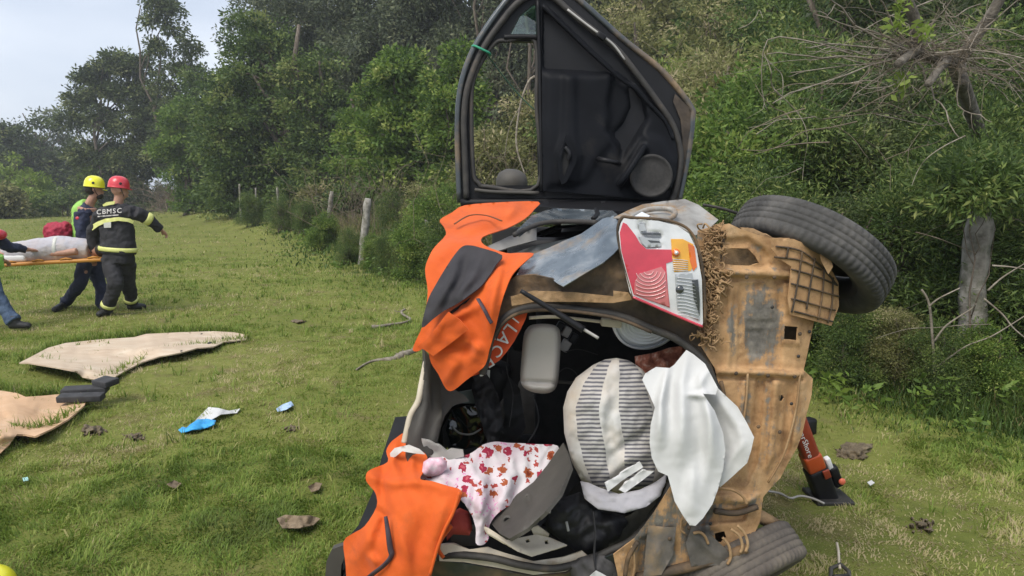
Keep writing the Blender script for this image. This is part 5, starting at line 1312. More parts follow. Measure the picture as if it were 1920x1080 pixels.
tubepx('frame_seal', [(875, 372, 3.58), (872, 290, 3.58), (870, 220, 3.58), (878, 160, 3.58), (904, 95, 3.58), (935, 48, 3.58), (968, 8, 3.58), (1000, -10, 3.58), (1035, -6, 3.58), (1080, 32, 3.57), (1129, 70, 3.57), (1160, 96, 3.57), (1195, 140, 3.57), (1232, 190, 3.57), (1262, 236, 3.57), (1276, 290, 3.57), (1268, 350, 3.57), (1258, 378, 3.57)], 0, .016, RUBBER, door, 8)
tubepx('frame_rim', [(862, 380, 3.6), (858, 240, 3.6), (866, 155, 3.6), (893, 84, 3.6), (948, 4, 3.6), (975, -16, 3.6), (1040, -24, 3.6), (1078, -6, 3.6), (1166, 72, 3.6), (1240, 132, 3.6), (1293, 197, 3.6), (1298, 224, 3.6), (1290, 290, 3.6), (1272, 382, 3.6)], 0, .016, PAINT, door, 8)
sheet('muddy_rim', [(1266, 176), (1292, 202), (1296, 226), (1288, 290), (1272, 376), (1265, 378), (1279, 310), (1280, 262), (1276, 224), (1262, 190)], YD - .012, surf('muddy_door_edge', [(.3, (.03, .024, .02)), (.55, (.06, .045, .033)), (.75, (.12, .085, .055))], 12, .85, bump=.4, bscale=80), door, step=8, thick=.006, crump=[(.004, 20)], seed=51)
tubepx('latch_strip', [(1064, 18, 3.56), (1100, 46, 3.555), (1127, 66, 3.55), (1150, 84, 3.555), (1172, 112, 3.56)], 0, .006, GREYTRIM, door, 6)
MB().box(at(1127, 68, 3.55), (.05, .03, .03), Matrix.Rotation(.6, 3, 'Y'), bev=.008).build('latch', PLASTIC, door)
TRIM = [(1016, 8), (1030, 16), (1070, 58), (1118, 104), (1155, 137), (1188, 160), (1212, 186), (1240, 214), (1262, 244), (1271, 290), (1268, 330), (1258, 356), (1226, 370), (1184, 371), (1100, 364), (1018, 358), (1016, 200)]
em = [([(1018, 22), (1028, 26), (1146, 132), (1120, 138), (1018, 130)], -.03, 8), ([(1024, 140), (1150, 142), (1142, 200), (1150, 262), (1120, 300), (1096, 340), (1024, 350)], .010, 10),
      ([(1058, 140), (1078, 140), (1080, 250), (1092, 290), (1080, 345), (1052, 345), (1044, 290), (1056, 250)], .014, 7),
      ([(1150, 138), (1176, 152), (1204, 186), (1212, 224), (1196, 252), (1164, 300), (1158, 270), (1140, 246), (1142, 190)], -.035, 9), ([(1152, 150), (1178, 158), (1182, 200), (1168, 230), (1148, 250), (1140, 220)], .022, 7),
      ([(1206, 270), (1214, 276), (1178, 340), (1166, 352), (1160, 344), (1190, 300)], .03, 6), ([(1206, 250), (1240, 260), (1264, 300), (1262, 350), (1236, 366), (1190, 366), (1180, 350), (1214, 290)], .012, 8)]
tp = sheet('trim_panel', TRIM, lambda x, y: YD - .035 - .02 * np.clip((y - 130) / 150, 0, 1), PANEL, door, step=6, thick=.012, emboss=em, folds=[([(1020, 132), (1146, 136)], .012, 5)], seed=52)
tubepx('trim_bead', [(1017, 10), (1070, 62), (1155, 141), (1190, 166), (1214, 192), (1246, 226), (1262, 262)], YD - .05, .010, PANEL, tp, 8)
# door handle in its bezel, strap and speaker
hb = sheet('handle_bezel', [(1061, 252), (1070, 262), (1081, 288), (1080, 306), (1062, 342), (1053, 346), (1048, 330), (1046, 305), (1052, 280)], YD - .120, PANEL, tp, step=4, thick=.02, holes=[[(1060, 266), (1072, 288), (1070, 300), (1058, 330), (1054, 324), (1052, 300)]], seed=53)
sheet('handle_recess', [(1058, 262), (1075, 288), (1072, 304), (1058, 334), (1052, 328), (1050, 300)], YD - .106, CABIN, tp, step=6, thick=.004)
MB().tube(line3([(1060, 276, YD - .122), (1068, 288, YD - .130), (1066, 300, YD - .122)], 0), [.012, .015, .010] if False else .011, 8).build('door_handle', PLASTIC, tp)
MB().tube(line3([(1122, 298, YD - .09), (1132, 300, YD - .14), (1152, 304, YD - .14), (1161, 308, YD - .09)], 0), .013, 8).build('grip', PLASTIC, tp)
MB().tube(line3([(1208, 274, YD - .09), (1190, 304, YD - .14), (1172, 332, YD - .14), (1162, 346, YD - .10)], 0), .016, 8).build('armrest', PANEL, tp)
MB().lathe([(.001, .006), (.06, .008), (.088, .004), (.093, .010), (.104, .012), (.108, .0)], at(1221, 330, YD - .095), (0, -1, 0), 40).build('speaker', surf('speaker_cloth', [(.3, (.02, .019, .018)), (.7, (.04, .037, .034))], 60, .8, bump=.5, bscale=500, bdist=.002), tp)
# foot of the door: hinge edge along the car's upper side
MB().tube(line3([(864, 380, 3.6), (1000, 380, 3.6), (1140, 381, 3.6), (1272, 384, 3.6)], 0), .03, 8, flat=.8).build('hinge_edge', PLASTIC, door)
MB().tube(line3([(890, 356, 3.575), (930, 360, 3.575), (1010, 362, 3.575)], 0), .010, 8).build('inner_bead', GREYDARK, door)
sheet('door_sill', [(1000, 372), (1280, 376), (1285, 390), (1200, 396), (1150, 396), (1040, 390), (1000, 386)], [(1000, 380, 3.5), (1280, 382, 3.5), (1150, 396, 3.2)], PLASTIC, car, step=12, thick=.03, seed=54)
# front-door mirror standing up beyond the raised door
mr = MB().lathe([(.001, .06), (.05, .055), (.085, .03), (.10, -.01), (.095, -.05)], at(960, 336, 4.35), (.1, -.2, .9), 24).build('side_mirror', GREYDARK, car)
MB().box(at(962, 352, 4.35), (.14, .10, .12), bev=.04).build('mirror_foot', PLASTIC, mr)

# green string tied round the window frame
g_ = surf('green_string', [(.3, (.02, .22, .12)), (.7, (.05, .36, .22))], 30, .7)
st = empty('string', at(895, 90, YD), 'thin green string tied round the raised door frame', 'string')
mb = MB(); q = [at(890, 86, YD - .035), at(905, 93, YD - .05), at(918, 100, YD - .03), at(916, 104, YD + .06), at(900, 98, YD + .07), at(886, 88, YD + .05)]
mb.tube(catmull(np.array(q), 5, closed=True), .006, 6, close=True); mb.build('loop', g_, st)
MB().tube(catmull(np.array([at(912, 100, YD - .04), at(940, 138, YD + .03), at(975, 180, YD + .05), at(1002, 206, YD + .02)]), 5), .0032, 5).build('loose_end', surf('dark_string', [(.3, (.015, .05, .03)), (.7, (.03, .09, .05))], 30, .8), st)

# ------------------------------------------------------------------ rescue jackets
ORANGE = surf('orange_fabric', [(0.3, (0.62, 0.090, 0.006)), (.7, (0.74, 0.125, 0.010))], 9, .8, bump=.28, bscale=26, bdist=.010, sheen=.1, mud=[(.3, (.30, .06, .02)), (.7, (.44, .10, .03))], mudscale=5, mudpos=(.58, .80), detail=10)
ORANGE_D = surf('red_orange_lining', [(0.3, (0.55, 0.060, 0.010)), (.7, (0.66, 0.085, 0.014))], 6, .8)
NAVY = surf('charcoal_fabric', [(0.3, (0.020, 0.019, 0.022)), (.7, (0.042, 0.038, 0.043))], 7, .85, bump=.15, bscale=400, bdist=.001)
ZIP = surf('zip_tape', [(0.3, (0.03, 0.02, 0.03)), (.7, (0.07, 0.05, 0.06))], 40, .6)
PRINT = surf('white_print', [(0.3, (0.52, 0.49, 0.46)), (.7, (0.64, 0.62, 0.6))], 30, .8)

jk = empty('rescue_jacket', at(870, 560, 2.4), 'orange jacket with charcoal lining hanging over the upper roof edge of the car', 'jacket', 'orange jackets hung on the car')
JD = [(1008, 379, 3.1), (871, 384, 2.95), (825, 414, 2.75), (900, 430, 2.65), (812, 470, 2.52), (800, 540, 2.40), (940, 480, 2.36), (1000, 476, 2.34), (776, 655, 2.34), (850, 640, 2.26), (935, 560, 2.22), (835, 730, 2.33), (930, 660, 2.215), (905, 690, 2.22)]
JO = [(1009, 378), (1002, 392), (984, 410), (950, 428), (905, 444), (909, 460), (948, 474), (970, 474), (1001, 475), (985, 490), (968, 506), (956, 523), (944, 556), (936, 586), (928, 620), (918, 655), (910, 684), (892, 700), (874, 713), (850, 732), (836, 729), (822, 702), (808, 680), (800, 650), (786, 658), (774, 657), (779, 640), (792, 612), (798, 580), (802, 545), (797, 505), (806, 478), (816, 462), (836, 440), (832, 424), (825, 412), (848, 398), (871, 385), (940, 379)]
sheet('shell', JO, JD, ORANGE, jk, step=5, smooth=3, thick=.003, folds=[([(836, 438), (880, 444), (935, 428), (985, 405)], -.05, 12), ([(812, 480), (850, 452), (905, 440)], .03, 14), ([(950, 410), (965, 390), (968, 380)], .03, 8), ([(905, 660), (880, 640), (870, 600)], .025, 9), ([(830, 725), (850, 690), (905, 650)], .02, 12), ([(800, 650), (838, 600), (900, 570)], .035, 10), ([(870, 600), (885, 640), (860, 700)], -.025, 9), ([(820, 660), (850, 650), (880, 660)], -.02, 8), ([(940, 500), (922, 570), (915, 640)], .025, 10), ([(975, 478), (950, 500), (938, 560)], -.015, 8), ([(806, 500), (830, 480), (870, 465)], .015, 12)], crump=[(.007, 110), (.001, 24)], crease=[(.004, 160, 30, 65), (.0015, 90, 12, 40)], seed=60)
sheet('lining', [(867, 462), (882, 460), (900, 464), (941, 478), (930, 496), (919, 514), (902, 536), (882, 552), (860, 568), (834, 582), (810, 600), (791, 614), (796, 585), (804, 558), (818, 532), (834, 505), (852, 478)], [(867, 462, 2.42), (941, 478, 2.30), (882, 552, 2.22), (791, 614, 2.26), (820, 530, 2.30)], NAVY, jk, step=5, smooth=3, thick=.003, folds=[([(862, 475), (846, 525), (808, 596)], .030, 9), ([(905, 474), (886, 520), (840, 570)], .022, 8), ([(880, 470), (866, 520), (826, 585)], -.016, 8), ([(930, 480), (906, 525), (870, 556)], -.012, 8)], crump=[(.005, 40), (.0015, 16)], seed=61)
sheet('fold_shade', [(842, 586), (870, 566), (900, 546), (900, 580), (886, 604), (862, 600)], 2.27, surf('painted_fold_shade', [(.3, (.006, .006, .006)), (.7, (.012, .011, .011))], 9, .95), jk, step=7, thick=.003, seed=62)  # black sheet painting the shadow inside the jacket's fold opening
sheet('collar', [(840, 585), (800, 636), (782, 650), (796, 656), (812, 668), (850, 640), (878, 618), (862, 600)], [(840, 585, 2.22), (790, 650, 2.30), (870, 615, 2.20)], ORANGE, jk, step=6, thick=.004, folds=[([(840, 590), (800, 650)], .012, 7)], crump=[(.005, 24)], seed=63)
tubepx('zip', [(896, 560, 2.215), (908, 580, 2.19), (916, 596, 2.19), (922, 606, 2.19)], 0, .008, ZIP, jk, 6, flat=.35)
tubepx('piping', [(852, 420, 2.68), (880, 404, 2.72), (912, 404, 2.74), (940, 414, 2.62)], 0, .006, surf('brown_tape', [(.3, (.10, .035, .012)), (.7, (.16, .06, .02))], 20, .8), jk, 6, flat=.4)
LN = [(990, 582), (986, 596), (976, 618), (964, 640), (950, 660), (936, 676), (914, 690), (896, 702), (884, 706), (905, 688), (912, 672), (922, 632), (938, 606), (962, 588)]
lnd = [(990, 582, 2.32), (950, 640, 2.30), (890, 704, 2.28)]
il = sheet('inside_back', LN, lnd, ORANGE_D, jk, step=6, thick=.003, crump=[(.003, 30)], seed=64)
its = []
for ch, px, py, ang, h in (('I', 966, 600, 38, .03), ('L', 956, 617, 38, .045), ('A', 943, 635, 42, .045), ('C', 932, 657, 50, .04), ('E', 917, 677, 58, .04), ('S', 900, 694, 60, .04)):
    a_ = math.radians(ang); up = np.array([math.cos(a_), 0, -math.sin(a_)]); rt = np.array([-math.sin(a_), 0, -math.cos(a_)])
    its.append((ch, at(px, py, 2.288 if py < 650 else 2.272), rt, up, h))
letters('lettering', its, PRINT, il)

jk2 = empty('rescue_jacket', at(760, 960, 2.2), 'orange jacket with dark front zip draped at the lower left of the car', 'jacket', 'orange jackets hung on the car')
J2 = [(757, 812), (766, 822), (774, 835), (790, 845), (801, 857), (796, 880), (788, 898), (810, 902), (840, 911), (864, 919), (862, 940), (845, 975), (830, 1005), (818, 1032), (806, 1075), (800, 1130), (790, 1190), (648, 1190), (650, 1120), (648, 1060), (644, 1016), (662, 1000), (684, 986), (706, 950), (704, 925), (694, 912), (686, 900), (688, 886), (700, 878), (727, 866), (724, 846), (732, 830), (744, 820)]
J2D = [(757, 815, 2.40), (730, 850, 2.36), (795, 880, 2.28), (688, 895, 2.26), (864, 920, 2.16), (760, 930, 2.18), (706, 950, 2.22), (645, 1016, 2.24), (720, 1020, 2.14), (820, 1030, 2.13), (800, 1130, 2.12), (648, 1130, 2.22), (720, 1120, 2.13)]
sheet('shell', J2, J2D, ORANGE, jk2, step=5, smooth=3, thick=.003, folds=[([(690, 890), (730, 905), (790, 902), (860, 918)], .03, 12), ([(720, 870), (715, 910), (725, 960)], -.02, 9), ([(745, 830), (735, 870), (750, 895)], .02, 8), ([(775, 850), (770, 880), (780, 900)], .02, 8), ([(706, 955), (722, 970), (715, 1010)], -.03, 9), ([(700, 975), (690, 1010), (660, 1060)], .025, 14), ([(740, 980), (760, 1040), (752, 1120)], .02, 16), ([(835, 940), (815, 1000), (790, 1080)], .02, 16), ([(690, 1040), (710, 1060)], .02, 8), ([(780, 920), (800, 980), (780, 1060)], -.012, 18)], crump=[(.007, 120), (.001, 26)], crease=[(.004, 200, 36, 78), (.0015, 100, 13, 55)], seed=65)
tubepx('zip', [(723, 968, 2.145), (728, 1000, 2.125), (732, 1028, 2.118), (734, 1042, 2.118), (720, 1060, 2.12), (692, 1082, 2.135), (678, 1100, 2.16)], 0, [.006, .010, .010, .012, .012], ZIP, jk2, 6, flat=.4)
tubepx('hem', [(862, 922, 2.145), (850, 960, 2.135), (834, 992, 2.128), (820, 1028, 2.12), (806, 1078, 2.115)], 0, .006, ORANGE, jk2, 6)
tubepx('loose_flap', [(846, 985, 2.2), (826, 1012, 2.19), (822, 1030, 2.19), (832, 1046, 2.18)], 0, .014, ORANGE, jk2, 6, flat=.5)
sheet('white_label', [(731, 850), (740, 840), (766, 834), (786, 842), (796, 852), (776, 850), (754, 846), (742, 856), (733, 860)], [(731, 850, 2.335), (796, 852, 2.26)], PRINT, jk2, step=5, thick=.003, folds=[([(735, 848), (790, 848)], .006, 6)], seed=66)

# ------------------------------------------------------------------ what spilled in the boot
def cloth_mat(name, kind):
    m, nt, b = new_mat(name)
    uv = nt.nodes.new('ShaderNodeUVMap'); uv.uv_map = 'UVMap'
    sx = nt.nodes.new('ShaderNodeSeparateXYZ'); nt.links.new(uv.outputs['UV'], sx.inputs[0])
    L = nt.links
    def math_(op, a_, b_=None):
        n = nt.nodes.new('ShaderNodeMath'); n.operation = op
        for i, q in enumerate((a_, b_)):
            if q is None: continue
            if isinstance(q, (int, float)): n.inputs[i].default_value = q
            else: L.new(q, n.inputs[i])
        return n.outputs[0]
    def mix(f, a_, b_):
        n = nt.nodes.new('ShaderNodeMix'); n.data_type = 'RGBA'; L.new(f, n.inputs[0])
        for i, q in ((6, a_), (7, b_)):
            if isinstance(q, tuple): n.inputs[i].default_value = (*q, 1)
            else: L.new(q, n.inputs[i])
        return n.outputs[2]
    if kind == 'striped':
        u = sx.outputs[0]; v = sx.outputs[1]
        nz = tex_noise(nt, 7, 5)
        vv = math_('ADD', v, math_('MULTIPLY', nz.outputs['Fac'], .026))
        st = math_('GREATER_THAN', math_('FRACT', math_('MULTIPLY', vv, 36.0)), .52)
        u = math_('ADD', u, math_('MULTIPLY', math_('SUBTRACT', nz.outputs['Fac'], .5), .06))
        b1 = math_('MULTIPLY', math_('GREATER_THAN', u, .12), math_('LESS_THAN', u, .35))
        b2 = math_('MULTIPLY', math_('GREATER_THAN', u, .54), math_('LESS_THAN', u, .86))
        mask = math_('MULTIPLY', st, math_('MAXIMUM', b1, b2))
        n2 = tex_noise(nt, 5, 6)
        base = ramp(nt, [(.35, (.54, .53, .515)), (.60, (.50, .45, .39)), (.8, (.42, .32, .22))]); L.new(n2.outputs['Fac'], base.inputs['Fac'])
        tint = mix(math_('MULTIPLY', math_('MAXIMUM', b1, b2), .55), base.outputs['Color'], (.40, .385, .375))
        col = mix(mask, tint, (.135, .13, .145))
    else:
        vo = nt.nodes.new('ShaderNodeTexVoronoi'); vo.inputs['Scale'].default_value = 12.5; vo.inputs['Randomness'].default_value = 1
        nz = nt.nodes.new('ShaderNodeTexNoise'); nz.inputs['Scale'].default_value = 30; L.new(uv.outputs['UV'], nz.inputs['Vector'])
        mxv = nt.nodes.new('ShaderNodeVectorMath'); mxv.operation = 'MULTIPLY_ADD'
        L.new(nz.outputs['Color'], mxv.inputs[0]); mxv.inputs[1].default_value = (.075, .075, 0); L.new(uv.outputs['UV'], mxv.inputs[2])
        L.new(mxv.outputs[0], vo.inputs['Vector'])
        petal = math_('LESS_THAN', vo.outputs['Distance'], .36)
        core = math_('LESS_THAN', vo.outputs['Distance'], .17)
        vo2 = nt.nodes.new('ShaderNodeTexVoronoi'); vo2.inputs['Scale'].default_value = 44; L.new(mxv.outputs[0], vo2.inputs['Vector'])
        dots = math_('LESS_THAN', vo2.outputs['Distance'], .26)
        sep = nt.nodes.new('ShaderNodeSeparateColor'); L.new(vo.outputs['Color'], sep.inputs[0])
        on = math_('GREATER_THAN', sep.outputs[0], .18)
        br = math_('GREATER_THAN', sep.outputs[1], .5)
        n2 = tex_noise(nt, 5, 4)
        base = ramp(nt, [(.4, (.60, .565, .58)), (.62, (.58, .45, .50))]); L.new(n2.outputs['Fac'], base.inputs['Fac'])
        fl = mix(br, (.33, .085, .035), (.30, .025, .055))
        col = mix(math_('MULTIPLY', dots, math_('GREATER_THAN', n2.outputs['Fac'], .52)), base.outputs['Color'], (.60, .22, .42))
        vo3 = nt.nodes.new('ShaderNodeTexVoronoi'); vo3.inputs['Scale'].default_value = 21; L.new(mxv.outputs[0], vo3.inputs['Vector']); s3 = nt.nodes.new('ShaderNodeSeparateColor'); L.new(vo3.outputs['Color'], s3.inputs[0])
        col = mix(math_('MULTIPLY', math_('LESS_THAN', vo3.outputs['Distance'], .34), math_('GREATER_THAN', s3.outputs[0], .55)), col, (.34, .06, .05))
        col = mix(math_('MULTIPLY', petal, on), col, fl)
        col = mix(math_('MULTIPLY', core, on), col, mix(br, (.20, .04, .02), (.45, .10, .12)))
    L.new(col, b.inputs['Base Color']); b.inputs['Roughness'].default_value = .9; b.inputs['Specular IOR Level'].default_value = .2
    nb = tex_noise(nt, 26, 6); add_bump(nt, b, nb.outputs['Fac'], .2, .008)
    return m
STRIPED = cloth_mat('striped_fabric', 'striped'); FLORAL = cloth_mat('floral_fabric', 'floral')
WHITE_F = surf('white_fabric', [(0.3, (0.70, 0.70, 0.695)), (.7, (0.78, 0.78, 0.775))], 5, .85, bump=.05, bscale=30, bdist=.006, mud=[(0.3, (.5, .42, .32)), (.7, (.6, .52, .42))], mudscale=6, mudpos=(.72, .84))
def thin(m, f):
    nt = m.node_tree; b = nt.nodes['Principled BSDF']; tr = nt.nodes.new('ShaderNodeBsdfTranslucent'); mx = nt.nodes.new('ShaderNodeMixShader'); mx.inputs[0].default_value = f
    src = b.inputs['Base Color'].links[0].from_socket; nt.links.new(src, tr.inputs['Color'])
    nt.links.new(b.outputs['BSDF'], mx.inputs[1]); nt.links.new(tr.outputs['BSDF'], mx.inputs[2]); nt.links.new(mx.outputs['Shader'], nt.nodes['Material Output'].inputs['Surface'])
thin(WHITE_F, .3); thin(ORANGE, .15)
GREY_F = surf('grey_fabric', [(0.3, (0.26, 0.255, 0.275)), (.7, (0.36, 0.35, 0.37))], 5, .9, bump=.1, bscale=300, bdist=.001)

# striped bundle
SO = [(1112, 684), (1134, 674), (1156, 671), (1180, 676), (1204, 692), (1226, 720), (1244, 774), (1254, 830), (1250, 890), (1236, 920), (1190, 930), (1130, 930), (1092, 905), (1072, 866), (1058, 812), (1056, 764), (1064, 734), (1080, 708)]
mbs = patch(SO, 2.32, step=6, puff=(.13, .16), puffw=95, seed=70, folds=[([(1178, 672), (1160, 740), (1140, 800), (1150, 880)], -.012, 10), ([(1140, 860), (1180, 830), (1230, 800)], -.02, 9), ([(1130, 900), (1175, 862), (1210, 850)], .02, 8)], crump=[(.008, 70), (.003, 24)], crease=[(.006, 150, 30, 88), (.003, 60, 14, 30), (.003, 60, 14, 120)])
sb = empty('striped_bundle', at(1150, 900, 2.32), 'round white bundle with grey striped bands in the boot', 'bundle')
vall = mbs.v[0]
# stripes follow the bundle's left profile
d_ = vall - CAM; pxx = 960 + F * (d_ @ RTV) / (d_ @ FWV); pyy = 540 - F * (d_ @ UPV) / (d_ @ FWV)
xl = np.interp(pyy, [670, 690, 720, 764, 812, 866, 905, 935], [1128, 1100, 1076, 1056, 1058, 1072, 1090, 1110]); xr_ = np.interp(pyy, [670, 700, 760, 830, 890, 930], [1190, 1222, 1248, 1262, 1252, 1236])
mbs.uv[0] = np.stack([np.clip((pxx - xl) / (xr_ - xl), 0, 1), (pyy - 660) / 280], 1)
mbs.build('wrapping', STRIPED, sb)
sheet('grey_pouch', [(1088, 902), (1104, 905), (1124, 914), (1160, 926), (1200, 918), (1232, 902), (1250, 888), (1248, 905), (1238, 930), (1212, 950), (1171, 962), (1122, 955), (1096, 935)], [(1088, 902, 2.24), (1160, 940, 2.15), (1250, 900, 2.2)], GREY_F, sb, step=6, puff=(.012, .05), puffw=16, folds=[([(1094, 915), (1140, 935), (1230, 915)], .012, 7)], crump=[(.006, 30), (.003, 14)], crease=[(.008, 80, 14, 10)], seed=71)
for i, pg in enumerate(([(1134, 906), (1160, 890), (1200, 866), (1206, 876), (1168, 900), (1140, 922)], [(1160, 918), (1180, 900), (1206, 882), (1226, 884), (1200, 904), (1172, 924)])):
    sheet('folded_corner', pg, 2.165, WHITE_F, sb, step=5, thick=.008, crump=[(.006, 16)], seed=72 + i)
# white cloth hanging out
wc = empty('white_cloth', at(1300, 980, 2.1), 'large white cloth hanging out of the boot over the muddy panel', 'cloth')
sheet('back_fold', [(1285, 700), (1300, 690), (1346, 728), (1383, 763), (1400, 792), (1414, 820), (1408, 846), (1401, 868), (1375, 892), (1350, 914), (1330, 890), (1320, 800), (1300, 740)], [(1285, 700, 2.20), (1320, 700, 2.19), (1346, 730, 2.15), (1414, 820, 2.10), (1350, 914, 2.13), (1330, 800, 2.17)], WHITE_F, wc, step=4, thick=.002, folds=[([(1300, 720), (1345, 790), (1365, 880)], -.014, 14), ([(1340, 740), (1385, 800), (1395, 860)], .012, 10), ([(1395, 830), (1370, 860), (1350, 900)], .01, 9)], crump=[(.003, 90), (.0006, 20)], crease=[(.002, 150, 40, 72)], seed=75)
sheet('front_fold', [(1287, 656), (1300, 664), (1322, 682), (1346, 727), (1342, 740), (1318, 738), (1340, 770), (1356, 812), (1360, 845), (1356, 880), (1346, 918), (1336, 945), (1318, 972), (1304, 986), (1293, 985), (1280, 966), (1265, 940), (1258, 914), (1252, 892), (1234, 884), (1222, 858), (1218, 830), (1220, 796), (1228, 764), (1216, 736), (1204, 712), (1210, 700), (1230, 688), (1256, 690), (1264, 684)], [(1287, 656, 2.18), (1346, 727, 2.11), (1225, 700, 2.17), (1225, 850, 2.11), (1260, 800, 2.09), (1293, 980, 2.07), (1350, 900, 2.09)], WHITE_F, wc, step=4, thick=.002, folds=[([(1310, 700), (1330, 780), (1328, 860), (1312, 950)], .014, 10), ([(1248, 700), (1236, 760), (1232, 850)], .012, 8), ([(1288, 660), (1278, 720), (1280, 790), (1275, 860)], .022, 12), ([(1262, 690), (1256, 750), (1262, 820)], -.012, 12), ([(1252, 692), (1240, 750), (1240, 830)], .025, 9), ([(1300, 700), (1302, 780), (1320, 870), (1310, 960)], -.008, 16), ([(1318, 740), (1336, 800), (1340, 880)], .022, 12), ([(1290, 740), (1330, 742)], .02, 6), ([(1300, 880), (1294, 970)], .02, 14), ([(1330, 690), (1310, 720), (1290, 740)], .015, 9)], crump=[(.0035, 110), (.0006, 20)], crease=[(.002, 200, 50, 82)], seed=76)
# floral cloth
FO = [(928, 828), (950, 830), (978, 831), (1012, 833), (1046, 836), (1042, 860), (1012, 908), (965, 942), (934, 962), (918, 985), (916, 1010), (905, 1022), (892, 1018), (892, 990), (880, 955), (864, 935), (864, 920), (840, 911), (810, 902), (786, 896), (792, 876), (802, 860), (830, 856), (842, 862), (864, 856), (886, 848), (905, 834)]
FDp = [(928, 828, 2.50), (1046, 836, 2.44), (1012, 908, 2.30), (934, 962, 2.22), (905, 1022, 2.16), (864, 930, 2.18), (786, 896, 2.30), (842, 862, 2.36), (930, 890, 2.28)]
fo = sheet('floral_cloth', FO, FDp, FLORAL, None, step=5, smooth=3, thick=.004, uvbox=(780, 820, 1060, 1100), folds=[([(880, 870), (905, 910), (900, 1000)], .03, 10), ([(920, 860), (930, 920), (915, 970)], -.025, 9), ([(960, 840), (960, 890), (935, 950)], .03, 12), ([(1000, 840), (995, 890), (970, 930)], -.02, 10), ([(820, 870), (830, 890), (860, 910)], .02, 9), ([(870, 930), (890, 960), (895, 1005)], -.02, 8)], crump=[(.008, 60), (.003, 20)], crease=[(.010, 110, 22, 110), (.004, 60, 10, 80)], seed=78)
tag(fo, 'white cloth with red and brown flowers spilling from the boot', 'cloth')
BABY = surf('pink_print', [(0.3, (0.70, 0.60, 0.64)), (.5, (.62, .38, .46)), (.7, (0.75, 0.70, 0.72))], 26, .85)
tag(sheet('pink_cloth', [(794, 866), (806, 858), (828, 857), (838, 866), (838, 880), (826, 890), (804, 894), (790, 892)], 2.27, BABY, None, step=5, puff=(.025, .03), puffw=16, crump=[(.006, 14)], seed=79), 'small crumpled pink patterned cloth between orange jacket and floral cloth', 'cloth')
tag(sheet('red_bag', [(846, 962), (862, 952), (880, 960), (886, 990), (880, 1004), (850, 1002), (838, 1014), (836, 990)], 2.24, surf('red_fabric', [(.3, (.28, .03, .03)), (.7, (.45, .07, .05))], 8, .8), None, step=6, puff=(.03, .04), puffw=16, crump=[(.005, 20)], seed=80), 'small red bag wedged below the floral cloth', 'bag')
# pale plastic container
CN = [(982, 630), (988, 616), (998, 609), (1022, 607), (1042, 611), (1051, 626), (1050, 670), (1046, 716), (1036, 734), (1014, 738), (988, 731), (976, 714), (978, 670)]
cn = empty('plastic_container', at(1012, 735, 2.42), 'pale grey plastic container standing on end in the dark boot', 'container')
PLJ = surf('translucent_grey_plastic', [(.3, (.36, .335, .31)), (.7, (.44, .41, .375))], 4, .45, bump=.06, bscale=200)
sheet('vessel', CN, 2.44, PLJ, cn, step=4, smooth=3, puff=(.045, .10), puffw=13, emboss=[([(980, 712), (1046, 716), (1048, 722), (978, 718)], -.008, 3), ([(984, 722), (1042, 726), (1034, 734), (990, 730)], .004, 3)], seed=81)
# ribbed white tub lying with its base to the camera
tb = empty('plastic_tub', at(1212, 620, 2.4), 'white plastic tub with ringed base under the tail lamp', 'tub')
TUB = surf('white_tub_plastic', [(.3, (.58, .60, .62)), (.7, (.70, .72, .73))], 5, .5)
tc_ = at(1214, 600, 2.36); axd = unit(np.array([.05, -.9, -.35]))
prof = [(.002, .0)]
for k in range(1, 9): prof += [(.0125 * k - .007, .007), (.0125 * k - .003, .007), (.0125 * k, .0)]
MB().lathe(prof + [(.112, -.004), (.118, -.012), (.125, -.16)], tc_, axd, 48).build('base', TUB, tb)
MB().lathe([(.112, .006), (.121, .004), (.123, -.012), (.117, -.02)], tc_, axd, 48).build('rim', TUB, tb)
BRN = surf('red_brown_cloth', [(.35, (.12, .03, .018)), (.55, (.28, .10, .06)), (.7, (.45, .32, .26))], 34, .9)
tag(sheet('patterned_cloth', [(1190, 668), (1224, 662), (1262, 652), (1290, 648), (1296, 664), (1262, 690), (1230, 690), (1206, 712), (1192, 700)], 2.34, BRN, None, step=6, thick=.004, crump=[(.02, 20)], seed=82), 'red-brown patterned cloth tucked behind the striped bundle', 'cloth')
# black bags
BAGM = surf('black_bag_nylon', [(.3, (.010, .010, .012)), (.7, (.026, .025, .03))], 9, .6, bump=.25, bscale=40, bdist=.01)
bg = empty('black_bag', at(1100, 1030, 2.25), 'black zipped nylon bag under the striped bundle', 'bag')
sheet('body', [(1040, 935), (1064, 930), (1088, 922), (1106, 944), (1130, 958), (1172, 966), (1180, 980), (1163, 1008), (1134, 1034), (1100, 1042), (1078, 1034), (1050, 1012), (1022, 992), (1028, 962)], 2.28, BAGM, bg, step=6, puff=(.07, .08), puffw=40, crump=[(.018, 34), (.008, 16)], seed=83)
tubepx('strap', [(1112, 958, 2.19), (1116, 1000, 2.17), (1114, 1040, 2.16), (1118, 1075, 2.15), (1124, 1110, 2.15)], 0, .009, BAGM, bg, 6, flat=.4)
tubepx('zip_pull', [(1062, 978, 2.2), (1066, 996, 2.19)], 0, .005, GREYTRIM, bg, 6)
tubepx('zip_pull', [(1034, 946, 2.22), (1030, 962, 2.22)], 0, .004, GREYTRIM, bg, 6)
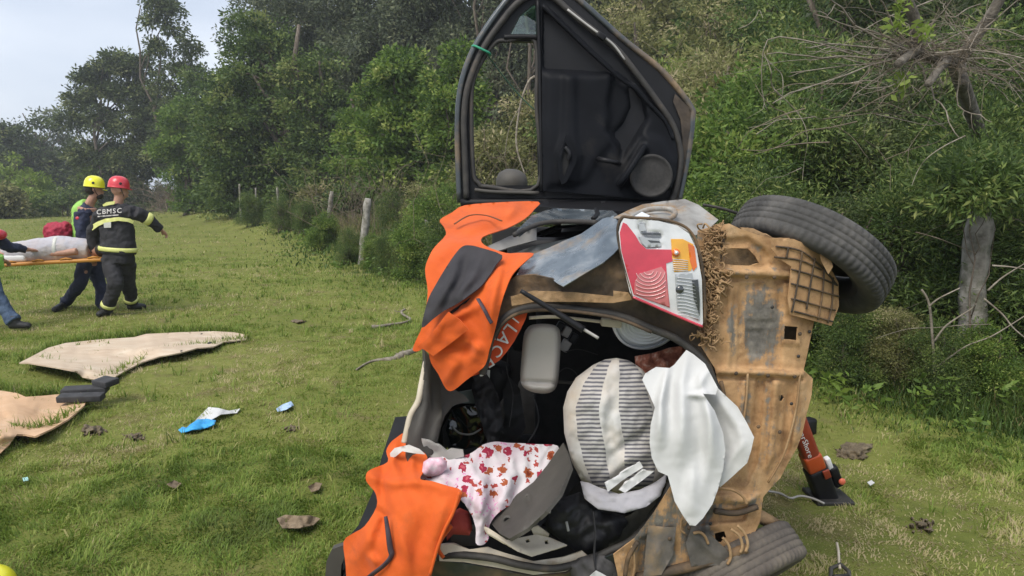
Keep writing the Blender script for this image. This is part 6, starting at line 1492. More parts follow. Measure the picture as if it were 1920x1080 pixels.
bg2 = tag(sheet('rolled_bag', [(1066, 1060), (1084, 1046), (1110, 1038), (1134, 1036), (1154, 1050), (1166, 1075), (1168, 1120), (1100, 1130), (1076, 1100)], 2.2, surf('charcoal_nylon', [(.3, (.035, .034, .034)), (.7, (.075, .07, .07))], 9, .75, bump=.3), None, step=7, puff=(.05, .06), puffw=30, folds=[([(1120, 1045), (1146, 1070), (1156, 1110)], -.02, 5), ([(1086, 1056), (1100, 1080)], -.015, 5)], crump=[(.008, 24)], seed=84), 'charcoal rolled bag at the bottom edge below the black bag', 'bag')
tag(sheet('white_paper', [(1104, 1082), (1118, 1070), (1126, 1074), (1140, 1082), (1134, 1100), (1106, 1100)], 2.13, WHITE_F, None, step=6, thick=.002, crump=[(.004, 12)], seed=85), 'scrap of white paper at the bottom edge by the rolled bag', 'paper')

# ------------------------------------------------------------------ people carrying the stretcher
def fused(mb, name, mat, parent, voxel=.013, it=5, wrinkle=0.0):
    """one continuous skin over swept limbs"""
    o = mb.build('raw', mat, None)
    md = o.modifiers.new('r', 'REMESH'); md.mode = 'VOXEL'; md.voxel_size = voxel
    sm = o.modifiers.new('s', 'SMOOTH'); sm.iterations = it; sm.factor = .5
    if wrinkle:
        for k_, (sz, st_) in enumerate(((.16, wrinkle), (.06, wrinkle * .45))):
            tx = bpy.data.textures.new('folds', 'CLOUDS'); tx.noise_scale = sz; tx.noise_depth = 2
            dm = o.modifiers.new('d', 'DISPLACE'); dm.texture = tx; dm.strength = st_; dm.mid_level = .5; dm.texture_coords = 'GLOBAL'
    dg = bpy.context.evaluated_depsgraph_get()
    me = bpy.data.meshes.new_from_object(o.evaluated_get(dg))
    old = o.data; bpy.data.objects.remove(o); bpy.data.meshes.remove(old)
    off = woff(parent); co = np.zeros(len(me.vertices) * 3, np.float32); me.vertices.foreach_get('co', co)
    me.vertices.foreach_set('co', (co.reshape(-1, 3) - off.astype(np.float32)).ravel())
    me.polygons.foreach_set('use_smooth', np.ones(len(me.polygons), bool)); me.name = name
    me.materials.clear(); me.materials.append(mat)
    n = bpy.data.objects.new(name, me); COL.objects.link(n); n.parent = parent
    return n

SKIN = surf('skin', [(.3, (.36, .19, .13)), (.7, (.47, .26, .18))], 20, .6)
TURN = surf('black_turnout_cloth', [(.3, (.014, .014, .016)), (.7, (.034, .033, .038))], 7, .85, bump=.5, bscale=16, bdist=.03)
NAVYC = surf('navy_cloth', [(.3, (.014, .018, .040)), (.7, (.030, .038, .075))], 8, .85, bump=.5, bscale=18, bdist=.03)
JEANS = surf('blue_denim', [(.3, (.035, .060, .115)), (.7, (.075, .115, .18))], 8, .85, bump=.5, bscale=18, bdist=.03)
HIVIS = surf('hi_vis_green', [(.3, (.22, .46, .07)), (.7, (.32, .58, .12))], 8, .7)
BAND = surf('reflective_yellow', [(.3, (.58, .60, .16)), (.7, (.74, .74, .30))], 14, .6)
GREYB = surf('reflective_grey', [(.3, (.48, .48, .44)), (.7, (.62, .62, .56))], 14, .5)
YELH = surf('yellow_shell', [(.3, (.78, .74, .02)), (.7, (.86, .80, .04))], 5, .3, coat=.3)
REDH = surf('red_shell', [(.3, (.55, .030, .045)), (.7, (.64, .045, .06))], 5, .35, coat=.3)
BOOT = surf('black_boot', [(.3, (.010, .010, .011)), (.7, (.03, .03, .03))], 12, .6)
HAIR = surf('dark_hair', [(.3, (.012, .010, .008)), (.7, (.03, .024, .018))], 60, .7)

def J(px, py, Y): return np.array(at(px, py, Y))

def limb(mb, pts, rad, sides=14, flat=1.0, k=4):
    q = catmull(np.array(pts), k); r = np.interp(np.linspace(0, 1, len(q)), np.linspace(0, 1, len(rad)), rad)
    return mb.tube(q, r, sides, flat=flat)

def ball(mb, c, r, sc=(1, 1, 1)):
    pr = [(max(math.sin(t), .001) * r, -math.cos(t) * r) for t in np.linspace(0, math.pi, 12)]
    m_ = MB().lathe(pr, (0, 0, 0), (0, 0, 1), 18)
    return mb.add(m_.v[0] * np.array(sc) + c, m_.q[0])

def head(mb, c, face):
    """skull, jaw, nose, ears, neck start; face = unit direction the person looks"""
    f = unit(np.array(face, float)); s = unit(np.cross(f, [0, 0, 1.0]))
    ball(mb, c + np.array([0, 0, .02]), .098, (1, 1, 1.12)); ball(mb, c + f * .028 - np.array([0, 0, .055]), .068, (1, 1, 1.05))
    ball(mb, c + f * .105 - np.array([0, 0, .02]), .017, (1, 1, 1.5)); ball(mb, c + f * .092 - np.array([0, 0, .075]), .024, (1, 1, .5))
    for sg in (-1, 1):
        ball(mb, c + s * sg * .095 - np.array([0, 0, .01]), .024, (.7, .7, 1.4)); ball(mb, c + f * .085 + s * sg * .035 + np.array([0, 0, .005]), .016, (1, 1, .8))

def hand(mb, wrist, d, up=(0, 0, 1)):
    """palm, four unequal fingers curled, thumb from the side"""
    d = unit(np.array(d, float)); u = unit(np.array(up, float) - d * np.dot(d, up)); s = np.cross(d, u)
    mb.tube([wrist - d * .03, wrist + d * .03, wrist + d * .085], [.028, .040, .036], 10, flat=.6)
    for i, L in enumerate((.060, .072, .068, .052)):
        b0 = wrist + d * .08 + s * (i - 1.5) * .019
        mb.tube([b0, b0 + d * L * .5 - u * .008, b0 + d * L * .75 - u * .03, b0 + d * L * .6 - u * .05], [.0105, .0098, .009, .008], 8)
    t0 = wrist + d * .03 - s * .035
    mb.tube([t0, t0 + d * .03 - s * .022 - u * .01, t0 + d * .06 - s * .018 - u * .03], [.013, .012, .009], 8)

def helmet(c, face, mat, name, parent, brim=.012):
    f = unit(np.array(face, float)); s = unit(np.cross(f, [0, 0, 1.0])); mb = MB()
    pr = [(.001, .150), (.045, .146), (.085, .128), (.112, .098), (.126, .058), (.130, .02), (.132, -.005), (.136, -.012), (.128, -.014), (.118, .02)]
    h = mb.lathe(pr, c + np.array([0, 0, .015]), (f[0] * .12, f[1] * .12, 1), 28).build(name, mat, parent)
    MB().tube([c + f * .118 + s * .07, c + f * .150, c + f * .118 - s * .07], [.010, .016, .010], 8, flat=.5).build('visor_brim', mat, h)
    MB().lathe([(.001, .006), (.014, .005), (.018, .0)], c + s * .128 + np.array([0, 0, .06]), s, 12).build('vent', BOOT, h)
    MB().tube([c + s * .12, c + s * .10 + f * .03 - np.array([0, 0, .08]), c + f * .06 - np.array([0, 0, .125]), c - s * .10 + f * .03 - np.array([0, 0, .08]), c - s * .12], .007, 6, flat=.4).build('chin_strap', BOOT, h)
    return h

def ring(name, c0, c1, r, mat, parent, flat=1.0, sides=24):
    c0 = np.array(c0); c1 = np.array(c1)
    return MB().tube([c0, c0 * .67 + c1 * .33, c0 * .33 + c1 * .67, c1], [r * .99, r * 1.015, r * 1.015, r * .99], sides, flat=flat).build(name, mat, parent)

def boot(ankle, toe, parent, ground=True):
    a_ = np.array(ankle, float); t = np.array(toe, float)
    mb = MB(); d = unit(np.array([t[0] - a_[0], t[1] - a_[1], 0])); heel = a_ - d * .06; heel[2] = t[2]
    mb.tube([a_ + np.array([0, 0, .10]), a_, np.array([a_[0], a_[1], t[2] + .05])], [.062, .058, .056], 12)
    mb.tube([heel + np.array([0, 0, .045]), np.array([a_[0], a_[1], t[2] + .05]), (a_ + t) / 2 * np.array([1, 1, 0]) + np.array([0, 0, t[2] + .05]), t + np.array([0, 0, .035]), t + d * .03 + np.array([0, 0, .03])], [.04, .052, .05, .046, .028], 12, flat=.9)
    return fused(mb, 'boot', BOOT, parent, .012, 4)

# --- firefighter in black, seen from behind
PF = empty('person', onz(220, 590, 0), 'person in black turnout gear and red helmet carrying the stretcher, seen from behind', 'person')
Y2 = 9.3
hd = J(223, 356, Y2); fdir = (.75, .62, -.12)
lS, rS = J(189, 401, Y2), J(252, 399, Y2 - .02); lE, rE = J(174, 440, Y2 + .05), J(279, 411, Y2 + .12); lH, rH = J(176, 480, Y2 + .10), J(302, 431, Y2 + .25)
pel = J(220, 476, Y2); lHip, rHip = J(208, 482, Y2), J(234, 480, Y2 + .02)
lK, rK = J(216, 536, Y2 - .12), J(240, 530, Y2 + .22); lA, rA = J(200, 580, Y2 - .02), J(247, 568, Y2 + .42)
lT, rT = onz(186, 594, .0), onz(270, 579, .0)
mb = MB(); head(mb, hd, fdir); limb(mb, [hd - (0, 0, .08), J(221, 385, Y2)], [.058, .065])
limb(mb, [J(221, 388, Y2), J(220, 430, Y2), pel], [.10, .105, .11], flat=1.35)
for S_, E_, H_ in ((lS, lE, lH), (rS, rE, rH)):
    limb(mb, [S_, (S_ + E_) / 2, E_, H_], [.060, .052, .045, .030]); hand(mb, H_, H_ - E_)
for Hp, K_, A_ in ((lHip, lK, lA), (rHip, rK, rA)): limb(mb, [Hp, K_, A_], [.08, .048, .042])
fused(mb, 'body', SKIN, PF)
mb = MB()
limb(mb, [J(221, 383, Y2), J(221, 396, Y2), J(220, 430, Y2), J(221, 455, Y2), J(221, 476, Y2)], [.085, .125, .145, .15, .158], 20, flat=1.5)
limb(mb, [lS, rS], [.095, .095])
limb(mb, [lS, (lS + lE) / 2, lE, lE * .15 + lH * .85], [.10, .085, .076, .06]); limb(mb, [rS, (rS + rE) / 2, rE, rE * .1 + rH * .9], [.10, .088, .078, .058])
fused(mb, 'jacket', TURN, PF, wrinkle=.05)
mb = MB()
limb(mb, [J(221, 468, Y2), J(221, 492, Y2)], [.145, .14], 20, flat=1.35)
for Hp, K_, A_ in ((lHip, lK, lA), (rHip, rK, rA)): limb(mb, [Hp, Hp * .5 + K_ * .5, K_, K_ * .4 + A_ * .6, A_], [.125, .112, .095, .088, .088])
fused(mb, 'trousers', TURN, PF, wrinkle=.05)
boot(lA, lT, PF); boot(rA, rT, PF)
helmet(hd + np.array([0, 0, .02]), fdir, REDH, 'helmet', PF)
ring('hem_band', J(221, 471, Y2), J(221, 463, Y2), .166, BAND, PF, 1.5)
def back_px(x, y): return J(x, y, Y2 - .158)
mbk = patch([(168, 424), (182, 416), (197, 410), (222, 407), (244, 410), (251, 414), (249, 420), (240, 416), (222, 414), (200, 417), (184, 424), (173, 432)], lambda x, y: Y2 - .165 + .10 * (np.abs(x - 216) / 40) ** 2.2, step=4, thick=.006)
mbk.build('back_band', BAND, PF)
patch([(192, 384), (200, 379), (216, 377), (214, 383), (202, 385), (194, 387)], Y2 - .115, step=4, thick=.006).build('yoke_band', BAND, PF)
patch([(194, 418), (208, 416), (208, 427), (195, 427)], Y2 - .168, step=4, thick=.004).build('tag', GREYB, PF)
letters('lettering', [(c, J(185.5 + i * 9.6, 398 - i * .7, Y2 - .178 + .004 * abs(i - 2) ** 2), (1, 0, .07), (0, .3, 1), .066) for i, c in enumerate('CBMSC')], PRINT, PF, .003)
patch([(183, 405), (222, 402), (222, 404), (183, 407)], lambda x, y: Y2 - .172 + .05 * (np.abs(x - 214) / 40) ** 2, step=3, thick=.003).build('lettering_line', PRINT, PF)
ring('sleeve_band', rS * .28 + rE * .72, rE * 1.1 - rS * .1, .086, BAND, PF)
for A_, K_ in ((lA, lK), (rA, rK)): ring('ankle_band', A_ * .86 + K_ * .14, A_ * .74 + K_ * .26, .094, BAND, PF)

# --- rescuer with yellow helmet
PY = empty('person', onz(150, 582, 0), 'person in navy uniform, green hi-vis vest and yellow helmet at the stretcher', 'person')
Y1 = 9.85
hd = J(177, 354, Y1); fdir = (.86, .42, -.28)
lS, rS = J(153, 398, Y1 - .19), J(176, 398, Y1 + .15); lE, rE = J(153, 432, Y1 - .24), J(186, 430, Y1 + .2); lH, rH = J(168, 466, Y1 - .2), J(192, 470, Y1 + .1)
pel = J(168, 478, Y1); lHip, rHip = J(163, 484, Y1 - .08), J(175, 484, Y1 + .08)
lK, rK = J(150, 530, Y1 - .2), J(187, 536, Y1 + .1); lA, rA = J(122, 570, Y1 + .05), J(193, 580, Y1 + .0)
lT, rT = onz(103, 585, .0), onz(205, 590, .0)
mb = MB(); head(mb, hd, fdir); limb(mb, [hd - (0, 0, .08), J(167, 384, Y1)], [.055, .065])
limb(mb, [J(163, 388, Y1), J(160, 430, Y1), pel], [.11, .11, .11], flat=1.2)
for S_, E_, H_ in ((lS, lE, lH), (rS, rE, rH)):
    limb(mb, [S_, (S_ + E_) / 2, E_, H_], [.058, .05, .043, .03]); hand(mb, H_, H_ - E_)
for Hp, K_, A_ in ((lHip, lK, lA), (rHip, rK, rA)): limb(mb, [Hp, K_, A_], [.08, .048, .042])
fused(mb, 'body', SKIN, PY)
mb = MB()
limb(mb, [J(168, 383, Y1), J(163, 395, Y1), J(160, 430, Y1), J(166, 480, Y1)], [.07, .12, .125, .125], 18, flat=1.1)
for S_, E_, H_ in ((lS, lE, lH), (rS, rE, rH)): limb(mb, [S_, (S_ + E_) / 2, E_, E_ * .2 + H_ * .8], [.098, .088, .075, .052])
for Hp, K_, A_ in ((lHip, lK, lA), (rHip, rK, rA)): limb(mb, [Hp, Hp * .5 + K_ * .5, K_, K_ * .4 + A_ * .6, A_], [.115, .10, .085, .075, .07])
fused(mb, 'uniform', NAVYC, PY, wrinkle=.05)
mb = MB(); limb(mb, [J(164, 382, Y1), J(157, 394, Y1 + .03), J(153, 425, Y1 + .03), J(156, 446, Y1 + .02)], [.080, .128, .130, .125], 18, flat=1.12)
fused(mb, 'vest', HIVIS, PY, wrinkle=.05)
mb = MB(); ball(mb, lS * .6 + lE * .4 + np.array([-.01, -.075, .02]), .026, (1, .5, .9)); mb.build('shoulder_patch', REDH, PY)
boot(lA, lT, PY); boot(rA, rT, PY)
helmet(hd + np.array([0, 0, .02]), fdir, YELH, 'helmet', PY)
mb = MB(); ball(mb, hd - unit(np.array(fdir)) * .03 + np.array([0, 0, .0]), .100, (1, 1, 1.0)); mb.build('hair', HAIR, PY)
mb = MB(); f_ = unit(np.array(fdir)); ball(mb, hd + f_ * .05 - np.array([0, 0, .085]), .058, (1, 1, .8)); mb.build('beard', HAIR, PY)

# --- third bearer, mostly outside the frame at left
PL = empty('person', onz(10, 622, 0), 'person in jeans and navy sleeve at the left edge, holding the stretcher', 'person')
Y3 = 8.3
hd = J(-52, 372, Y3 + .1); fdir = (.8, .5, -.3)
lS, rS = J(-62, 428, Y3 - .05), J(-22, 436, Y3 + .35); lE, rE = J(-30, 474, Y3 - .1), J(18, 464, Y3 + .55); lH, rH = J(5, 488, Y3 + .2), J(54, 468, Y3 + .75)
pel = J(-42, 505, Y3); lHip, rHip = J(-52, 512, Y3 - .08), J(-28, 508, Y3 + .08)
lK, rK = J(-70, 570, Y3), J(-4, 560, Y3 + .02); lA, rA = J(-110, 608, Y3 + .2), J(27, 606, Y3 - .02)
lT, rT = onz(-90, 628, .0), onz(54, 616, .0)
mb = MB(); head(mb, hd, fdir); limb(mb, [hd - (0, 0, .08), J(-45, 415, Y3)], [.055, .065])
limb(mb, [J(-44, 422, Y3), J(-44, 460, Y3), pel], [.11, .11, .11], flat=1.2)
for S_, E_, H_ in ((lS, lE, lH), (rS, rE, rH)):
    limb(mb, [S_, (S_ + E_) / 2, E_, H_], [.058, .05, .043, .03]); hand(mb, H_, H_ - E_)
for Hp, K_, A_ in ((lHip, lK, lA), (rHip, rK, rA)): limb(mb, [Hp, K_, A_], [.08, .048, .042])
fused(mb, 'body', SKIN, PL)
mb = MB(); limb(mb, [J(-44, 414, Y3), J(-44, 440, Y3), J(-42, 500, Y3)], [.08, .135, .135], 18, flat=1.2)
for S_, E_, H_ in ((lS, lE, lH), (rS, rE, rH)): limb(mb, [S_, (S_ + E_) / 2, E_, E_ * .15 + H_ * .85], [.085, .072, .064, .05])
fused(mb, 'jacket', NAVYC, PL, wrinkle=.05)
mb = MB(); limb(mb, [J(-34, 478, Y3), J(-33, 500, Y3), J(-33, 504, Y3)], [.165, .16, .15], 18, flat=1.4)
fused(mb, 'vest_hem', HIVIS, PL, wrinkle=.05)
mb = MB(); limb(mb, [J(-42, 496, Y3), J(-42, 520, Y3)], [.13, .13], 18, flat=1.2)
for Hp, K_, A_ in ((lHip, lK, lA), (rHip, rK, rA)): limb(mb, [Hp, Hp * .5 + K_ * .5, K_, K_ * .4 + A_ * .6, A_ + np.array([0, 0, .02])], [.115, .10, .085, .08, .082])
fused(mb, 'jeans', JEANS, PL, wrinkle=.05)
boot(lA, lT, PL); boot(rA, rT, PL)
helmet(hd + np.array([0, 0, .02]), fdir, REDH, 'helmet', PL)
mb = MB(); ball(mb, J(-2, 440, Y3 + .4), .085, (1.1, .8, .8)); mb.build('red_shoulder', REDH, PL)

# --- stretcher and the person on it
ORB = surf('orange_board', [(.3, (.46, .18, .025)), (.7, (.55, .25, .04))], 5, .45)
WPAD = surf('white_pad', [(.3, (.66, .66, .66)), (.7, (.78, .78, .78))], 8, .8)
sx0, sx1 = J(-45, 498, 9.15), J(212, 484, 9.45)
ST = empty('stretcher', (sx0 + sx1) / 2, 'orange stretcher board carried by the rescuers', 'stretcher')
d_ = unit(sx1 - sx0); n_ = unit(np.cross([0, 0, 1.0], d_)); u_ = np.cross(d_, n_); Rm = np.stack([d_, n_, u_], 1); Ls = np.linalg.norm(sx1 - sx0)
MB().box((sx0 + sx1) / 2, (Ls, .42, .05), Rm, bev=.02).build('board', ORB, ST)
for sg in (-1, 1):
    for t in (.1, .3, .5, .7, .9):
        c = sx0 + d_ * Ls * t + n_ * sg * .20 + u_ * .03
        MB().tube([c - d_ * .07, c + u_ * .015, c + d_ * .07], .012, 8).build('handle', ORB, ST)
pad = MB().box(sx0 + d_ * Ls * .28 + u_ * .075, (.42, .34, .10), Rm, bev=.035).build('pad', WPAD, ST)
PT = empty('person', (sx0 + sx1) / 2 + u_ * .03, 'person lying on the stretcher under a pale blanket', 'person')
b0 = sx0 + u_ * .13; mb = MB()
hc = b0 + d_ * Ls * .90
ball(mb, hc, .098, (1.12, 1, 1)); ball(mb, hc - d_ * .05 + u_ * .03, .07); ball(mb, hc + u_ * .105 - d_ * .02, .016)
limb(mb, [hc - d_ * .08, b0 + d_ * Ls * .80], [.055, .065])
limb(mb, [b0 + d_ * Ls * .80, b0 + d_ * Ls * .64, b0 + d_ * Ls * .5], [.11, .11, .105])
for sg in (-1, 1):
    limb(mb, [b0 + d_ * Ls * .5 + n_ * sg * .08, b0 + d_ * Ls * .28 + n_ * sg * .09, b0 + d_ * Ls * .08 + n_ * sg * .08], [.085, .06, .045])
    mb.tube([b0 + d_ * Ls * .08 + n_ * sg * .08, b0 + d_ * Ls * .05 + n_ * sg * .09 + u_ * .13], [.045, .03], 10)
    limb(mb, [b0 + d_ * Ls * .78 + n_ * sg * .16, b0 + d_ * Ls * .64 + n_ * sg * .15 - u_ * .02, b0 + d_ * Ls * .54 + n_ * sg * .12 - u_ * .01], [.05, .04, .03])
    hand(mb, b0 + d_ * Ls * .54 + n_ * sg * .11 - u_ * .01, -d_ - n_ * sg * .2, u_)
fused(mb, 'body', SKIN, PT)
mb = MB(); limb(mb, [b0 + d_ * Ls * .84, b0 + d_ * Ls * .66 + u_ * .03, b0 + d_ * Ls * .48 + u_ * .02, b0 + d_ * Ls * .3, b0 + d_ * Ls * .22 - u_ * .02], [.13, .175, .175, .16, .14], 20, flat=1.0)
fused(mb, 'blanket', surf('pale_blanket', [(.3, (.42, .37, .37)), (.5, (.44, .43, .47)), (.7, (.50, .43, .38))], 3, .9, bump=.4, bscale=20, bdist=.03), PT, wrinkle=.025)
mb = MB(); ball(mb, hc - u_ * .0 + d_ * .03, .105, (1, 1, .95)); mb.build('hair', HAIR, PT)
ring('strap', b0 + d_ * Ls * .60 + u_ * .03, b0 + d_ * Ls * .63 + u_ * .03, .178, GREYB, PT)
rb = J(108, 436, 9.75); mb = MB(); ball(mb, rb, .165, (1.2, .8, .85)); ball(mb, rb + np.array([.10, .02, .05]), .11)
RB = tag(fused(mb, 'red_bag', surf('red_bag_nylon', [(.3, (.26, .010, .03)), (.7, (.40, .02, .055))], 9, .7, bump=.5, bscale=20, bdist=.03), None, wrinkle=.08), 'rounded red bag behind the stretcher', 'bag')

# ------------------------------------------------------------------ things lying on the grass
def gsheet(name, ol, zf, mat, parent=None, **kw):
    """a sheet on the ground: zf gives its height"""
    def D(x, y):
        z = zf(x, y) if callable(zf) else np.full(x.shape, float(zf))
        p0 = onz(x, y, z)
        p1 = onz(x, y, z + hgt(p0[:, 0], p0[:, 1]) * .9)
        return p1[:, 1]
    return sheet(name, ol, D, mat, parent, **kw)

def wood_sheet(name, c0, c1, c2):
    m, nt, b = new_mat(name)
    n = tex_noise(nt, 3.0, 8, .6, dist=.8, stretch=(.8, 1.8, 1)); cr = ramp(nt, [(.3, c0), (.5, c1), (.7, c2)]); nt.links.new(n.outputs['Fac'], cr.inputs['Fac'])
    nt.links.new(cr.outputs['Color'], b.inputs['Base Color']); b.inputs['Roughness'].default_value = .8
    n2 = tex_noise(nt, 70, 5); add_bump(nt, b, n2.outputs['Fac'], .15, .003)
    return m
TARP = wood_sheet('pale_sheet', (.44, .33, .235), (.52, .41, .30), (.58, .49, .38)); TARP2 = wood_sheet('peach_sheet', (.47, .29, .165), (.53, .34, .20), (.58, .40, .26))
S1 = [(36, 680), (52, 672), (90, 652), (123, 643), (181, 637), (252, 632), (274, 626), (336, 623), (400, 621), (440, 623), (463, 628), (462, 636), (420, 641), (400, 650), (371, 652), (339, 661), (300, 668), (268, 678), (236, 694), (207, 712), (180, 712), (155, 708), (145, 696), (103, 688), (52, 680)]
z1 = lambda x, y: .05 + .10 * np.exp(-((x - 120) / 80) ** 2 - ((y - 690) / 18) ** 2) + .05 * np.exp(-((x - 320) / 120) ** 2 - ((y - 655) / 12) ** 2) + .015 * np.sin(x / 40)
t1 = gsheet('sheet', S1, z1, TARP, step=5, thick=.012, crump=[(.05, 90), (.015, 30)], folds=[([(60, 676), (130, 662), (300, 650), (440, 630)], .05, 5)], seed=90)
tag(t1, 'long pale torn trim sheet lying on the grass, pointed at right', 'sheet')
mb = MB()
for px, py, r in ((393, 643, .022), (378, 626, .012), (417, 634, .012), (340, 658, .012)):
    mb.lathe([(.001, .003), (r * .8, .003), (r, .0)], onz(px, py, .10), (0, -.3, 1), 12)
mb.build('hole', CABIN, t1)
S2 = [(-90, 742), (-30, 734), (0, 732), (32, 737), (48, 744), (80, 742), (110, 739), (120, 748), (166, 744), (158, 760), (129, 785), (97, 804), (65, 818), (48, 814), (32, 814), (19, 832), (0, 850), (-90, 900)]
z2 = lambda x, y: .05 + .05 * np.exp(-((y - 815) / 14) ** 2) + .02 * np.sin(x / 22 + y / 30)
tag(gsheet('sheet', S2, z2, TARP2, step=5, thick=.012, folds=[([(-60, 775), (40, 770), (110, 752)], .03, 9)], crump=[(.03, 60), (.01, 22)], seed=91), 'peach coloured sheet lying on the grass at the left edge', 'sheet')
# blades growing up round the edges of what lies on the grass
eb = MB()
for ol_ in (S1, S2):
    P_ = resample(np.array(ol_, float), 3); P_ = P_[P_[:, 0] > -40]; P_ = np.repeat(P_, 9, 0) + np.random.default_rng(3).normal(0, 3.0, (len(P_) * 9, 2)) * [1, .45] + [0, .8]
    g_0 = onz(P_[:, 0], P_[:, 1], 0.0); n = len(g_0)
    r_ = blades(g_0[:, 0], g_0[:, 1], rng.uniform(.05, .15, n), rng.uniform(.006, .011, n), rng.uniform(.15, 1.1, n), np.clip(rng.normal(.45, .2, n), 0, 1), True)
    eb.add(r_[0], r_[1], r_[2], r_[3])
tag(eb.build('edge_grass', grass_m), kind='stuff', label='blades of grass growing up round the sheets on the field', cat='grass')
FOAM = surf('dark_foam', [(.3, (.022, .022, .024)), (.7, (.055, .055, .058))], 12, .85, bump=.3, bscale=120)
for px, py, L, w, h, az, z, lb in ((152, 745, .32, .09, .05, .12, .075, 'dark foam block nearest, lying on the peach sheet'), (160, 731, .32, .10, .05, .22, .10, 'dark foam block between two others by the pale sheet'), (198, 716, .17, .12, .05, -.45, .15, 'short dark foam block on top of the heap')):
    c = onz(px, py, z); mb = MB(); Rm = Matrix.Rotation(az, 3, 'Z') @ Matrix.Rotation(.12, 3, 'X')
    o = tag(mb.box(c, (L, w, h), Rm, bev=.008).build('foam_block', FOAM), lb, 'block', 'dark foam blocks between the sheets')
W1 = [(366, 788), (378, 776), (391, 763), (410, 765), (429, 770), (450, 766), (444, 774), (414, 777), (394, 788)]
tag(gsheet('tissue', W1, lambda x, y: .035 + .02 * np.sin(x / 9), WHITE_F, step=4, thick=.003, crump=[(.02, 14)], seed=92), 'white crumpled tissue on the grass touching a blue glove', 'tissue')
BLUE_G = surf('blue_glove', [(.3, (.02, .26, .62)), (.7, (.05, .40, .76))], 20, .5)
B1 = [(334, 806), (342, 800), (350, 802), (356, 796), (371, 786), (388, 785), (405, 788), (402, 796), (392, 801), (375, 806), (362, 806), (350, 810), (340, 812)]
tag(gsheet('glove', B1, lambda x, y: .03 + .012 * np.sin(x / 7), BLUE_G, step=4, puff=(.02, .02), puffw=8, crump=[(.015, 12)], seed=93), 'blue rubber glove discarded on the grass', 'glove')
B2 = [(518, 766), (530, 758), (546, 752), (551, 760), (536, 768), (521, 772)]
tag(gsheet('wrapper', B2, lambda x, y: .03 + .01 * np.sin(x / 5), surf('pale_blue_film', [(.3, (.20, .36, .62)), (.7, (.55, .66, .80))], 30, .4), step=3.5, thick=.003, crump=[(.02, 10)], seed=94), 'small pale blue wrapper on the grass', 'wrapper')
tag(gsheet('scrap', [(42, 896), (52, 894), (54, 900), (44, 902)], .03, surf('teal_scrap', [(.3, (.25, .5, .5)), (.7, (.4, .62, .6))], 30, .6), step=3, thick=.003), 'tiny teal scrap in the grass at lower left', 'scrap')
tag(gsheet('scrap', [(1626, 904), (1634, 900), (1640, 905), (1632, 910)], .03, WHITE_F, step=3, thick=.003), 'tiny white scrap in the grass right of the car', 'scrap')
for i, (ol, lb) in enumerate((([(519, 972), (535, 965), (560, 967), (582, 966), (600, 972), (588, 984), (560, 990), (530, 990)], 'large curled dry leaf on the grass left of the lower jacket'), ([(578, 912), (592, 904), (604, 906), (598, 918), (584, 922)], 'small dark dry leaf above the large curled one'), ([(312, 908), (326, 900), (340, 906), (330, 916)], 'dry brown leaf in the middle of the lower left grass'))):
    tag(gsheet('dry_leaf', ol, lambda x, y: .045 + .015 * np.sin(x / 8), surf('dry_leaf_%s' % 'abc'[i], [(.3, (.12, .085, .05)), (.7, (.27, .20, .13))], 30, .9), step=5, thick=.003, crump=[(.03, 18)], seed=95 + i), lb, 'leaf')
SOIL = surf('dug_soil', [(.3, (.09, .068, .042)), (.5, (.17, .13, .08)), (.7, (.27, .215, .14))], 22, .95, bump=.9, bscale=60, bdist=.03)
for i, (px, py, w, lb) in enumerate(((172, 806, .16, 'brown soil clod below the peach sheet'), (252, 818, .12, 'dark soil clod left of the blue glove'), (545, 803, .10, 'brown soil clod below the pale blue wrapper'), (1600, 846, .22, 'churned soil behind the orange strut'), (1730, 985, .12, 'soil and dry grass clod at lower right'), (560, 602, .17, 'dry soil clod on the field left of the sticks'))):
    r_ = np.random.default_rng(40 + i); Y_ = onz(px, py, 0)[1]; R_ = w * F / Y_ * .62
    an = np.linspace(0, 2 * math.pi, 26, endpoint=False); rr = R_ * r_.uniform(.55, 1.2, 26)
    ol = np.stack([px + np.cos(an) * rr, py + np.sin(an) * rr * (1.6 / Y_ + .06)], 1)
    hh = w * .22
    o = gsheet('soil_clod', ol, lambda x, y: .006 + hh * np.clip(1 - np.hypot((x - px) / R_, (y - py) / (R_ * (1.6 / Y_ + .06))), 0, 1) ** .6, SOIL, step=max(R_ * .07, 1.6), thick=.01, crump=[(.05, R_ * .5), (.03, R_ * .2)], seed=50 + i)
    tag(o, lb, 'soil clod')
def stick(pts, r, lb, lift=.03):
    P_ = np.array(pts, float); z = P_[:, 2] if P_.shape[1] == 3 else np.full(len(P_), lift)
    q = catmull(np.stack([onz(a_, b_, c_) for a_, b_, c_ in zip(P_[:, 0], P_[:, 1], z)]), 5); r_ = np.random.default_rng(int(P_[0, 0]))
    mb = MB().tube(q, np.interp(np.linspace(0, 1, len(q)), np.linspace(0, 1, len(r)), r) * (1 + r_.normal(0, .08, len(q))), 7)
    for k in range(3):
        j = r_.integers(len(q) // 2, len(q)); e = q[j] + np.array([r_.normal(0, .08), r_.normal(0, .06), .03]); mb.tube(wob(q[j], e, 4, .2, r_), np.linspace(.007, .003, 4), 5)
    return tag(mb.build('stick', PALE), lb, 'stick')
stick([(668, 693), (690, 680), (712, 675), (735, 674), (752, 668), (776, 658), (806, 640)], [.008, .012, .016, .03, .045, .03, .03], 'knotty fallen stick reaching under the orange jacket')
stick([(697, 613), (712, 612), (735, 608), (760, 604), (769, 598), (756, 590), (753, 584), (760, 580)], [.03, .02, .014, .014, .016, .016, .018, .012], 'hooked fallen stick on the field above the knotty one')
